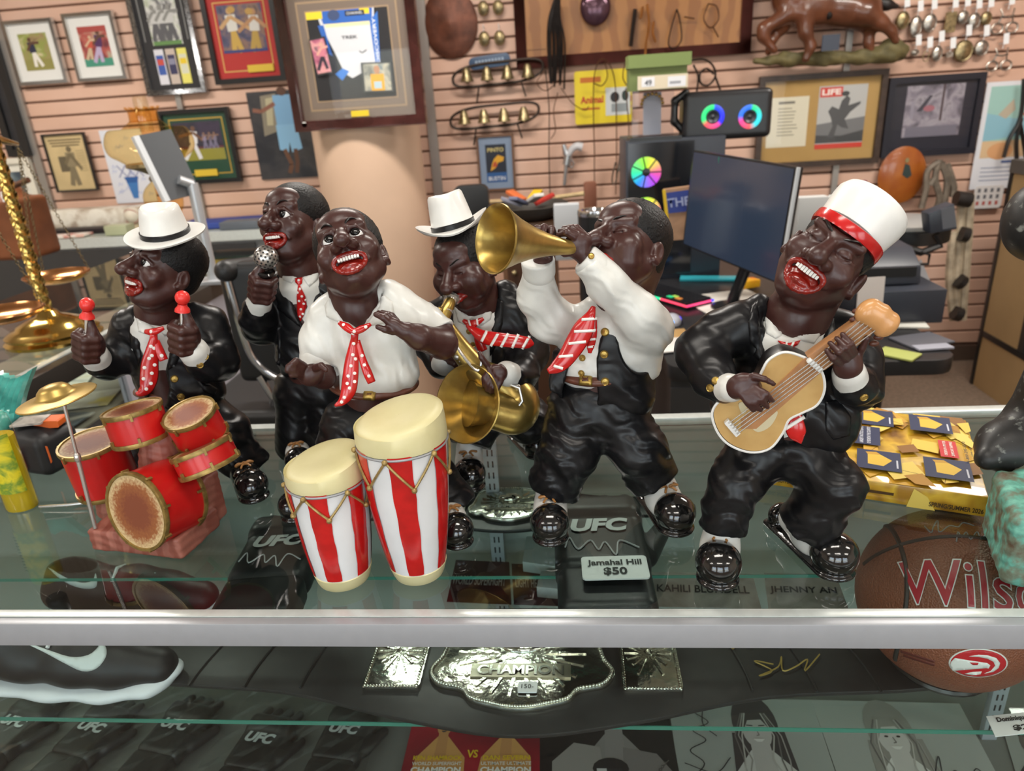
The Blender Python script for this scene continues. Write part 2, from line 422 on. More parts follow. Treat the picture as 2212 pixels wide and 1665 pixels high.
def quads_mesh(name,v,q):
    me = bpy.data.meshes.new(name); me.vertices.add(len(v)); me.vertices.foreach_set('co',np.ascontiguousarray(v,dtype=np.float32).ravel())
    me.loops.add(len(q)*4); me.loops.foreach_set('vertex_index',np.ascontiguousarray(q,dtype=np.int32).ravel())
    me.polygons.add(len(q)); me.polygons.foreach_set('loop_start',np.arange(0,len(q)*4,4,dtype=np.int32))
    me.update(calc_edges=True); return me
def bvh_of(*objs):
    vs,fs = [],[]
    for o in objs:
        me = o.data; off = OFF[o]; n = len(vs)
        vs += [Vector(v.co)+Vector(off) for v in me.vertices]; fs += [tuple(i+n for i in p.vertices) for p in me.polygons]
    return BVHTree.FromPolygons(vs,fs)
def inside(poly,x,y):
    r = False; n = len(poly)
    for i in range(n):
        a,b = poly[i],poly[(i+1) % n]
        if (a[1] > y) != (b[1] > y) and x < (b[0]-a[0])*(y-a[1])/(b[1]-a[1])+a[0]: r = not r
    return r
def patch(name,poly,bvh,m,parent,thick=0.0015,step=5.0,lift=0.0,maxjump=0.02,label=None,fallY=None,round_=True):
    """a sheet of cloth, leather or metal lying on a sculpted surface, with its own thickness and edges"""
    poly = [np.array(p,float) for p in poly]; B = []
    for i,p in enumerate(poly):
        q = poly[(i+1) % len(poly)]; k = max(1,int(np.hypot(*(q-p))/step))
        B += [p+(q-p)*t/k for t in range(k)]
    nb = len(B); xs = [p[0] for p in B]; ys = [p[1] for p in B]; pts = list(B)
    A = np.array(B); y = min(ys)+step/2; row = 0
    while y < max(ys):
        x = min(xs)+step/2+(step/2 if row % 2 else 0)
        while x < max(xs):
            if inside(B,x,y) and np.min(np.hypot(A[:,0]-x,A[:,1]-y)) > step*0.55: pts.append(np.array((x,y)))
            x += step
        y += step*0.87; row += 1
    r = delaunay_2d_cdt([Vector((float(p[0]),float(p[1]))) for p in pts],[],[list(range(nb))],1,1e-4)
    P2,fs = r[0],r[2]; pos = []; c = Vector(CAM); hits = []
    for p in P2:
        d = Vector(ray(p[0],p[1])).normalized(); h = bvh.ray_cast(c,d)
        hits.append((h[0],h[1],h[3],d))
    dist = [h[2] for h in hits if h[0] is not None]
    if not dist: return None
    med = sorted(dist)[len(dist)//2]
    for h0,n0,dd,d in hits:
        if h0 is None or abs(dd-med) > maxjump: pos.append((c+d*(min(dist,key=lambda q: abs(q-med-maxjump*0.3))),-d))
        else: pos.append((h0,n0))
    n = len(pos); vt = []; vb = []
    pa = np.array([(p[0].x,p[0].y,p[0].z) for p in pos]); nn = np.array([tuple(p[1]) for p in pos])
    bset = set()
    cnt = {}
    for f in fs:
        for i in range(len(f)): e = tuple(sorted((f[i],f[(i+1) % len(f)]))); cnt[e] = cnt.get(e,0)+1
    bed = {e for e,k in cnt.items() if k == 1}
    for e in bed: bset |= set(e)
    vs = []
    for i in range(n):
        t = thick*(0.45 if (round_ and i in bset) else 1.0)
        vs.append(pa[i]+nn[i]*(lift+t))
    for i in range(n): vs.append(pa[i]-nn[i]*0.0012)
    faces = []
    for f in fs:
        f = list(f)
        a,b,d = vs[f[0]],vs[f[1]],vs[f[2]]
        if np.cross(b-a,d-a) @ (CAM-a) < 0: f = f[::-1]
        faces.append(tuple(f))
        for i in range(len(f)):
            e = tuple(sorted((f[i],f[(i+1) % len(f)])))
            if e in bed: faces.append((f[(i+1) % len(f)],f[i],f[i]+n,f[(i+1) % len(f)]+n))
    mb = MB(); mb.add(vs,faces); o = mb.build(name,m,parent,label); o.data.shade_smooth(); return o
def thin(name,poly,P,m,parent,thick=0.002,label=None,bevel=0.0,nrmv=None):
    """plate with a pixel outline on a plane given by P(px,py); thickness away from the camera"""
    loop = [P(*p) for p in poly]
    n = np.zeros(3)
    for i in range(1,len(loop)-1): n += np.cross(loop[i]-loop[0],loop[i+1]-loop[0])
    n /= np.linalg.norm(n)
    if n @ (CAM-loop[0]) < 0: loop = loop[::-1]; n = -n
    mb = MB(); mb.prism([p-n*thick for p in loop],n*thick); return mb.build(name,m,parent,label,bevel=bevel)
# ---------------------------------------------------------------- colours from hex, printed pictures
def lin(h):
    h = h.lstrip('#'); c = [int(h[i:i+2],16)/255 for i in (0,2,4)]
    return tuple(x/12.92 if x <= .04045 else ((x+.055)/1.055)**2.4 for x in c)
def pm(h,rough=.55,var=0.0,**k): return mat('paint %s %s' % (h,rough),lin(h),rough,var=var,**k)
def rect3(px0,py0,px1,py1,Y):
    """upright rectangle facing the shop front: two opposite pixel corners on the plane at depth Y"""
    a,b = atY(px0,py0,Y),atY(px1,py1,Y); return min(a[0],b[0]),max(a[0],b[0]),min(a[2],b[2]),max(a[2],b[2])
class Print:
    """flat print in unit coordinates on a sheet: o lower-left corner, u and v its sides"""
    def __init__(s,o,u,v): s.o,s.u,s.v = V(*o),V(*u),V(*v); s.n = nrm(np.cross(s.u,s.v)); s.mb = MB(); s.k = 1; s.asp = np.linalg.norm(s.v)/np.linalg.norm(s.u)
    def P(s,x,y,l=0): return s.o+s.u*x+s.v*y+s.n*(.00006*l)
    def poly(s,pts,m):
        s.mb.use(pm(m) if isinstance(m,str) else m); s.mb.add([s.P(x,y,s.k) for x,y in pts],[tuple(range(len(pts)))] if polyarea(pts) > 0 else [tuple(range(len(pts)-1,-1,-1))]); s.k += 1; return s
    def rect(s,x0,y0,x1,y1,m): return s.poly([(x0,y0),(x1,y0),(x1,y1),(x0,y1)],m)
    def ell(s,x,y,rx,ry,m,n=14): return s.poly([(x+rx*a,y+ry*b) for a,b in circ(n)],m)
    def line(s,pts,w,m):
        s.mb.use(pm(m) if isinstance(m,str) else m); P = [np.array((p[0],p[1]*s.asp)) for p in pts]
        for a,b in zip(P,P[1:]):
            d = b-a; L = np.hypot(*d)+1e-9; n = np.array((-d[1],d[0]))/L*w/2; q = [a+n*-1,b-n,b+n,a+n]
            s.mb.add([s.P(p[0],p[1]/s.asp,s.k) for p in q],[(0,1,2,3)])
        s.k += 1; return s
    def man(s,x,y,h,skin,top,legs,lean=0.0,arm=(.6,.2),stride=.12):
        """small standing figure: feet at (x,y), height h"""
        a = 1/s.asp; w = h*s.asp; hx = x+lean*w
        s.line([(hx-.0,y+h*.5),(x-stride*w,y)],w*.13,legs); s.line([(hx,y+h*.5),(x+stride*w,y)],w*.13,legs)
        s.line([(hx,y+h*.48),(hx+lean*w*.4,y+h*.84)],w*.26,top); s.line([(hx+lean*w*.4,y+h*.8),(hx+arm[0]*w*.5,y+h*(.6+arm[1]))],w*.09,skin); s.line([(hx+lean*w*.4,y+h*.8),(hx-arm[0]*w*.35,y+h*.55)],w*.09,skin)
        s.ell(hx+lean*w*.5,y+h*.92,w*.075,h*.075,skin); return s
    def text(s,t,x,y,w,m,h=None,bold=.02,vert=False): s._t = getattr(s,'_t',[]); s._t.append((t,x,y,w,m,h,bold,vert)); return s
    def build(s,parent,name='print'):
        o = s.mb.build(name,None,parent) if s.mb.v else parent
        for t,x,y,w,m,h,bold,vert in getattr(s,'_t',[]):
            u,v = (s.u,s.v) if not vert else (s.v,-s.u)
            text('lettering',t,s.P(x,y,s.k+2),u,v,w*np.linalg.norm(u),pm(m) if isinstance(m,str) else m,o,height=None if h is None else h*np.linalg.norm(v),bold=bold)
        return o
def polyarea(p): return sum(p[i][0]*p[(i+1) % len(p)][1]-p[(i+1) % len(p)][0]*p[i][1] for i in range(len(p)))/2
M_PANE = glass('picture glazing',(1,1,1),1.35)
def bar_frame(mb,x0,x1,z0,z1,Y,w,d):
    """four mitred bars, outer rectangle, front face at Y"""
    for a,b,c,e in (((x0,z0),(x1,z0),(x1-w,z0+w),(x0+w,z0+w)),((x1,z0),(x1,z1),(x1-w,z1-w),(x1-w,z0+w)),((x1,z1),(x0,z1),(x0+w,z1-w),(x1-w,z1-w)),((x0,z1),(x0,z0),(x0+w,z0+w),(x0+w,z1-w))):
        mb.prism([(p[0],Y,p[1]) for p in (a,b,c,e)],(0,d,0))
    return mb
def framed(name,label,cat,R,Y,fw,fm,mats=(),depth=.03,pane=True,group=None,bevel=0.0):
    """picture frame on an upright plane: fw bar width, mats = [(inset, material)...] steps; returns root and the Print of the innermost sheet"""
    x0,x1,z0,z1 = R; root = thing(name,label,cat,((x0+x1)/2,Y,z0),group)
    mb = MB(); bar_frame(mb,x0,x1,z0,z1,Y,fw,depth); mb.build('frame',fm,root,bevel=bevel)
    yy = Y+depth*.6; q = [x0+fw*.8,x1-fw*.8,z0+fw*.8,z1-fw*.8]
    for i,(ins,m) in enumerate(mats):
        q = [q[0]+ins[0],q[1]-ins[1],q[2]+ins[2],q[3]-ins[3]] if hasattr(ins,'__len__') else [q[0]+ins,q[1]-ins,q[2]+ins,q[3]-ins]
        mb = MB(); mb.box((q[0],yy-.001*(i+1),q[2]),(q[1],yy+.004,q[3])); mb.build('mat_board' if i < len(mats)-1 else 'picture',m,root)
    yy -= .001*(len(mats)+.5)
    pr = Print((q[0],yy,q[2]),(q[1]-q[0],0,0),(0,0,q[3]-q[2]))
    if pane:
        mb = MB(); mb.box((x0+fw*.9,Y+depth*.25,z0+fw*.9),(x1-fw*.9,Y+depth*.25+.002,z1-fw*.9)); mb.build('glazing',M_PANE,root)
    return root,pr
# ---------------------------------------------------------------- the shop: slat walls, floor, ceiling, windows behind the viewer
YW = 3.40; FLZ = -1.02; CEZ = 1.76; XL,XR,YF = -4.2,3.4,-3.7
M_SLAT = mat('peach slat board',(.66,.41,.30),.5,var=.05,vscale=3,col2=(.70,.46,.355))
M_GROOVE = mat('dark slat groove',(.16,.075,.045),.7)
def slat_wall(name,a,b,n,z0,z1,pitch=.0762,gap=.011):
    """backing panel with one board per slat between plan points a and b, n = inward normal"""
    a,b,n = V(*a,0),V(*b,0),V(*n,0); mb = MB()
    mb.prism([a+V(0,0,z0)-n*.03,b+V(0,0,z0)-n*.03,b+V(0,0,z1)-n*.03,a+V(0,0,z1)-n*.03],n*.02)
    w = struct(mb.build(name,M_GROOVE)); k = 0; z = z0+.02; me = None
    while z < z1-.02:
        mb = MB(); h = pitch-gap; p0,p1 = a+V(0,0,z),b+V(0,0,z)
        mb.prism([p0-n*.012,p0+V(0,0,.0)-n*.002,p0+V(0,0,.004),p0+V(0,0,h-.004),p0+V(0,0,h)-n*.002,p0+V(0,0,h)-n*.012],b-a)
        o = mb.build('slat',M_SLAT,w); z += pitch
    return w
slat_wall('wall_back',(XL,YW),(XR,YW),(0,-1),FLZ+.08,CEZ)
slat_wall('wall_right',(XR,YW),(XR,.2),(-1,0),FLZ+.08,CEZ)
mb = MB(); mb.box((XL-.1,YF,FLZ),(XL,YW,CEZ)); struct(mb.build('wall_left',mat('cream paint wall',(.62,.52,.42),.7,var=.03)))
mb = MB(); mb.box((XR,YF,FLZ),(XR+.1,.2,CEZ)); struct(mb.build('wall_right_front',MATS['cream paint wall']))
mb = MB(); mb.box((XL,YF,FLZ-.05),(XR,YW+.03,FLZ)); struct(mb.build('floor',mat('brown carpet floor',(.20,.145,.105),.9,var=.18,vscale=60,bump=.4,bscale=300)))
mb = MB(); mb.box((XL,YF,CEZ),(XR,YW+.03,CEZ+.05)); struct(mb.build('ceiling',mat('white ceiling tile',(.66,.63,.58),.9,var=.03,vscale=40)))
mb = MB(); mb.box((XL,YW-.025,FLZ),(XR,YW-.002,FLZ+.09)); struct(mb.build('baseboard_back',mat('brown vinyl base',(.09,.06,.045),.5)))
# shop front with three windows
M_WALLF = MATS['cream paint wall']; WZ0,WZ1 = -.55,1.25
mb = MB(); mb.box((XL,YF-.1,FLZ),(XR,YF,WZ0)); mb.box((XL,YF-.1,WZ1),(XR,YF,CEZ))
for x0,x1 in ((XL,-3.0),(-1.4,-.8),(.8,1.4),(3.0,XR)): mb.box((x0,YF-.1,WZ0),(x1,YF,WZ1))
struct(mb.build('wall_front',M_WALLF))
for i,wx in enumerate((-2.2,0,2.2)):
    mb = MB(); bar_frame(mb,wx-.8,wx+.8,WZ0,WZ1,YF-.08,.05,.06); w = struct(mb.build('window_%d' % (i+1),mat('aluminium',(.55,.56,.57),.35,metal=.9)))
    mb = MB(); mb.box((wx-.76,YF-.055,WZ0+.04),(wx+.76,YF-.05,WZ1-.04)); mb.build('pane',glass('window glass',(.95,.98,.97)),w)
mb = MB(); mb.box((-14,-16,FLZ-.1),(14,YF-.1,FLZ-.02)); struct(mb.build('ground_outside',mat('pale pavement',(.45,.44,.42),.8,var=.1,vscale=4)))
for i,(tx,ty) in enumerate(TROF):
    r = thing('ceiling_light','fluorescent ceiling fixture, %s one of the %s row' % (('left','middle','right')[i % 3],('back','middle','front')[i // 3]),'light',(tx,ty,CEZ-.05),'ceiling fluorescent fixtures')
    mb = MB(); bar_frame(mb,tx-.62,tx+.62,0,.40,0,.03,.05); vs = [(x,ty-.2+z,CEZ-.05+y) for x,y,z in mb.v]; m2 = MB(); m2.add(vs,mb.f); m2.build('housing',M_WALLF,r)
    mb = MB(); mb.box((tx-.59,ty-.17,CEZ-.025),(tx+.59,ty+.17,CEZ-.018)); mb.build('diffuser',mat('lit diffuser',(.9,.88,.8),.6,emit=(1,.9,.76),estr=1.5),r)
# metal standards let into the slat wall
M_STD = mat('grey metal strip',(.38,.36,.34),.4,metal=.7)
for i,(px,py,w) in enumerate(((57,260,.045),(432,420,.03),(936,300,.05),(1803,380,.03))):
    x = atY(px,py,YW-.01)[0]; mb = MB(); mb.box((x-w/2,YW-.022,FLZ+.1),(x+w/2,YW-.001,CEZ)); struct(mb.build('trim_%d' % (i+1),M_STD))
# round column
cx = (atY(722,560,3.0)[0]+atY(934,560,3.0)[0])/2; cr = (atY(934,560,3.0)[0]-atY(722,560,3.0)[0])/2
mb = MB(); mb.lathe([(cr,FLZ),(cr,CEZ)],(cx,3.0,0),(0,0,1),48); struct(mb.build('column',mat('peach column paint',(.66,.46,.33),.6,var=.06,vscale=2.5),smooth=True))
# left end of the shop: side wall of the corner
# ---------------------------------------------------------------- the glass display case the figurines stand on
M_ALU = mat('brushed aluminium',(.42,.44,.47),.35,metal=.35,var=.02,vscale=60); M_ALUL = mat('pale aluminium',(.62,.67,.65),.3,metal=.3,var=.05,vscale=80)
M_GLT = glass('green tinted counter glass',(.84,.89,.87),1.75); M_GLC = glass('clear case glass',(.93,.965,.95),1.45); M_GEDGE = mat('green glass edge',(.05,.22,.17),.15,coat=.5)
SHZ = -.255; DKZ = -.52; CX0,CX1 = -1.235,1.9
case = thing('display_case','aluminium framed glass display case across the foreground carrying the figurines','display case',(.3,.25,FLZ))
mb = MB(); mb.box((CX0,-.002,-.006),(CX1,.5,0)); mb.build('top_glass',M_GLT,case)
mb = MB(); mb.box((CX0,-.0125,-.008),(CX1,.000,.0022)); mb.build('front_rail',M_ALUL,case,bevel=.0008)
mb = MB(); mb.box((CX0,-.025,-.030),(CX1,-.0135,.0015)); mb.build('front_rail_face',M_ALU,case,bevel=.0012)
mb = MB(); mb.box((CX0,-.0137,-.012),(CX1,-.0123,-.001)); mb.build('rail_groove',mat('dark groove',(.03,.05,.045),.6),case)
mb = MB(); mb.box((CX0,.492,-.010),(CX1,.512,.003)); mb.build('rear_rail',M_ALUL,case,bevel=.001)
mb = MB(); mb.box((CX0,.496,-.050),(CX1,.515,-.011)); mb.build('rear_rail_face',M_ALU,case,bevel=.001)
mb = MB(); mb.box((CX0,-.019,-.80),(CX1,-.014,-.028)); mb.build('front_glass',M_GLC,case)
mb = MB(); mb.box((CX0,.078,SHZ-.006),(CX1,.47,SHZ)); sh = mb.build('shelf',M_GLC,case); mb = MB(); mb.box((CX0,.0765,SHZ-.006),(CX1,.078,SHZ)); mb.build('shelf_edge',M_GEDGE,sh)
UPZ = -.13; mb = MB(); mb.box((CX0,.234,UPZ-.005),(.36,.47,UPZ)); sh = mb.build('upper_shelf',M_GLC,case); mb = MB(); mb.box((CX0,.2328,UPZ-.005),(.36,.234,UPZ)); mb.build('shelf_edge',M_GEDGE,sh)
mb = MB(); mb.box((CX0,.485,-.90),(CX1,.497,-.012)); mb.build('rear_panel',mat('grey rear panel',(.33,.34,.31),.6,var=.08,vscale=6),case)
mb = MB(); mb.box((CX0,-.02,DKZ-.02),(CX1,.485,DKZ)); mb.build('deck',mat('dark grey deck liner',(.16,.165,.15),.6,var=.1,vscale=8),case)
mb = MB(); mb.box((CX0,-.02,FLZ),(CX1,.49,DKZ-.02)); mb.build('plinth',mat('grey plinth',(.2,.2,.2),.6),case)
mb = MB(); mb.box((CX0,-.02,-.9),(CX0+.006,.5,-.01)); mb.build('end_glass',M_GLC,case)
for px,py,zz in ((1074,1180,-.13),(2150,1545,-.35)):
    p = atY(px,py,.44 if px < 2000 else .30); mb = MB(); x,y = p[0],p[1]
    mb.box((x-.012,y,DKZ),(x+.012,y+.012,-.007)); st = mb.build('slotted_upright',M_ALU,case,bevel=.001)
    for k in range(22):
        z = -.03-.022*k; m2 = MB()
        for s in (-1,1): m2.box((x+s*.004-.0013,y-.0006,z-.006),(x+s*.004+.0013,y+.001,z+.006))
        if k % 1 == 0: m2.build('slot',mat('dark slot',(.01,.01,.01),.7),st)
# ---------------------------------------------------------------- figurines: painted resin musicians
FLOOR = .0012
M_SKIN = mat('dark brown resin',(0.050,0.0165,0.0135),0.37,coat=0.04,var=0.12,vscale=35,bump=0.08,bscale=220)
M_HAIR = mat('black textured hair',(0.006,0.006,0.0065),0.45,bump=0.5,bscale=420,spec=.3)
M_BROW = mat('black brow paint',(0.006,0.005,0.005),0.35)
M_BLK = mat('black suit paint',(0.0065,0.0065,0.0075),0.33,coat=0.0,spec=.32,var=0.25,vscale=30,bump=0.10,bscale=90)
M_SHOE = mat('black patent paint',(0.006,0.006,0.006),0.10,coat=0.8,bump=0.12,bscale=160)
M_WHT = mat('white shirt paint',(0.70,0.70,0.66),0.38,coat=0.15,var=0.05,vscale=40,bump=0.08,bscale=70)
M_HAT = mat('white hat paint',(0.80,0.80,0.77),0.36,coat=0.15,var=0.04,vscale=30)
M_RED = mat('red gloss paint',(0.52,0.010,0.010),0.22,coat=0.4,var=0.12,vscale=60)
M_LIP = mat('red lip paint',(0.21,0.009,0.005),0.22,coat=0.4,var=0.25,vscale=120)
M_TEETH = mat('tooth white',(0.82,0.80,0.76),0.3)
M_EYEW = mat('eye white',(0.80,0.80,0.78),0.15,coat=0.6)
M_EYEB = mat('eye black',(0.003,0.003,0.003),0.12,coat=0.2)
M_GOLDB = mat('gold button paint',(0.42,0.28,0.07),0.35,metal=0.7,var=0.3,vscale=200)
M_BELT = mat('brown belt paint',(0.11,0.035,0.02),0.35,var=0.2,vscale=80)
M_LACE = mat('tan lace paint',(0.36,0.17,0.05),0.45)
M_BRASS = mat('brushed brass',(0.43,0.30,0.085),0.30,metal=0.85,var=0.22,vscale=28,bump=0.08,bscale=150)
M_SILV = mat('silver paint',(0.62,0.60,0.56),0.25,metal=0.8)
M_REDB = mat('red plastic ball',(0.75,0.03,0.025),0.35,coat=.2,var=.05)
M_DOT = mat('white dot paint',(0.82,0.80,0.76),0.3)

class Fig:
    def __init__(s,Y0,root): s.Y0 = Y0; s.root = root; s.inner = Sculpt()
    def P(s,px,py,dy=0.0): return atY(px,py,s.Y0+dy)
    def k(s,px,py,dy=0.0): return mpp(s.P(px,py,dy))
    def Q(s,*t): return s.P(*t) if len(t) > 1 else s.P(*t[0])
    def chain(s,sk,pts,rpx,k=0.006,flat=None):
        """pts in pixels + depth offset, radii in pixels"""
        rpx = list(rpx) if hasattr(rpx,'__len__') else [rpx]*len(pts)
        W = [s.Q(p) for p in pts]
        for w in W: w[2] = max(w[2],.02)
        sk.chain(W,[r*mpp(w) for r,w in zip(rpx,W)],k,flat=flat); return W
    def ell(s,sk,p,rpx,k=0.01,rz=0.0,op='u',rx=0.0):
        """ellipsoid, radii in pixels (across, depth, up), rz tilts its top to the right"""
        w = s.Q(p); m = mpp(w); R = np.array(Euler((rx,-rz,0)).to_matrix().transposed()) if True else None
        sk.ell(w,[r*m for r in rpx],None if not (rz or rx) else R,k,op); return w

def _hem(s,sk,a,b,half=.045):
    """square end of a trouser leg or sleeve: cut at b, across the line a-b"""
    a,b = s.Q(a),s.Q(b); n = nrm(b-a); u = nrm(np.cross(n,V(0,1,.2))); w = np.cross(n,u)
    sk.box(b+n*half,(half,half,half),np.array([u,w,n]),k=.002,op='s')
Fig.hem = _hem
def fedora(fig,o,up,rt,R,H,dent=.16,side=.012,front=.004,pinch=0.0,tilt=(0,0)):
    """white hat: o centre of the brim, R crown radius, H crown height"""
    up = nrm(up+np.array(rt)*tilt[0]); rt = nrm(np.array(rt)-up*(np.array(rt) @ up)); root = fig.root
    cb = MB(); prof = [(R*1.10,-.003),(R*1.04,0),(R*1.01,H*.25),(R*.95,H*.5),(R*.87,H*.78),(R*.83,H*.92),(R*.75,H*.99),(R*.62,H*1.0),(R*.42,H*.90),(R*.2,H*.82),(.0003,H*.80)]
    def fn(x,y,z,q,i):
        if z > H*.7: z += H*.10*math.cos(2*q)*(x*x+y*y)/(R*R)*.6+H*.12*(-y/R)*0; 
        if z > H*.55 and y < 0: x *= 1-pinch*(-y/R)*(z/H-.5)
        return x,y,z
    cb.lathe(prof,o,up,40,ref=rt,sy=1.14,fn=fn,capb=False,capt=False)
    def bf(x,y,z,q,i):
        r = math.hypot(x,y); t = max(0,(r-R)/(R*.75)); return x,y,z+side*t*t*(math.cos(q)**2)-front*t*t*(math.sin(q)**2)
    cb.lathe([(R*.95,.0015),(R*1.2,.0012),(R*1.45,.0012),(R*1.66,.0015),(R*1.74,.0008),(R*1.70,-.0016),(R*1.45,-.0026),(R*1.2,-.0030),(R*.95,-.003)],o,up,48,ref=rt,sy=1.08,fn=bf,capb=False,capt=False)
    hat = cb.build('hat',M_HAT,root,smooth=True)
    bb = MB(); bb.lathe([(R*1.02,.0008),(R*1.075,.0015),(R*1.065,.0075),(R*1.03,.0085)],o,up,40,ref=rt,sy=1.14,capb=False,capt=False); bb.build('hat_band',M_BLK,hat,smooth=True)
    return hat
def mallet(fig,a,b):
    """red ball drumstick from the fist at a to the ball at b"""
    a,b = fig.Q(a),fig.Q(b); d = nrm(b-a); mb = MB(); mb.tube([a-d*.01,b],.0032,10); o = mb.build('mallet',M_SILV,fig.root,smooth=True)
    mb = MB(); mb.ball(b,(.0095,.0095,.0098),18,12); mb.build('mallet_head',M_REDB,o,smooth=True)
    mb = MB(); mb.lathe([(.003,-.0205),(.0098,-.0190),(.0092,-.015),(.0062,-.0115),(.006,-.009)],b,d,16); mb.build('mallet_collar',M_REDB,o,smooth=True)
    return o
def fist(fig,sk,c,m,side,up,out,s=1.0):
    """closed hand about an axis 'up' (the held thing): c centre, out = direction the knuckles face, side = direction of the fingertips' wrap"""
    c = V(*c); R = np.array([side,out,up]); sk.ell(c+out*(-.002),(.0165*s,.0135*s,.0195*s),R,.004)
    for i in range(4):
        z = (.0145-.0097*i)*s; r = .0056*s*(1.0,1.03,.98,.86)[i]
        p = [c+up*z-side*.013*s+out*.004*s,c+up*z+out*.0145*s-side*.006*s,c+up*z+out*.0135*s+side*.009*s,c+up*z+side*.0150*s+out*.002*s]
        sk.chain(p,[r,r*1.05,r,r*.9],.0022)
    sk.chain([c+up*.012*s-side*.010*s,c+up*.022*s-side*.007*s+out*.004*s,c+up*.034*s-side*.002*s+out*.003*s],[.0068*s,.0062*s,.005*s],.004)
def axes_of(psi,theta,phi):
    p,t,f = map(math.radians,(psi,theta,phi))
    fwd = V(math.sin(p)*math.cos(t),-math.cos(p)*math.cos(t),math.sin(t)); ex0 = V(math.cos(p),math.sin(p),0); ey = -fwd; ez0 = np.cross(ex0,ey)
    return np.array([ex0*math.cos(f)-ez0*math.sin(f),ey,ez0*math.cos(f)+ex0*math.sin(f)])

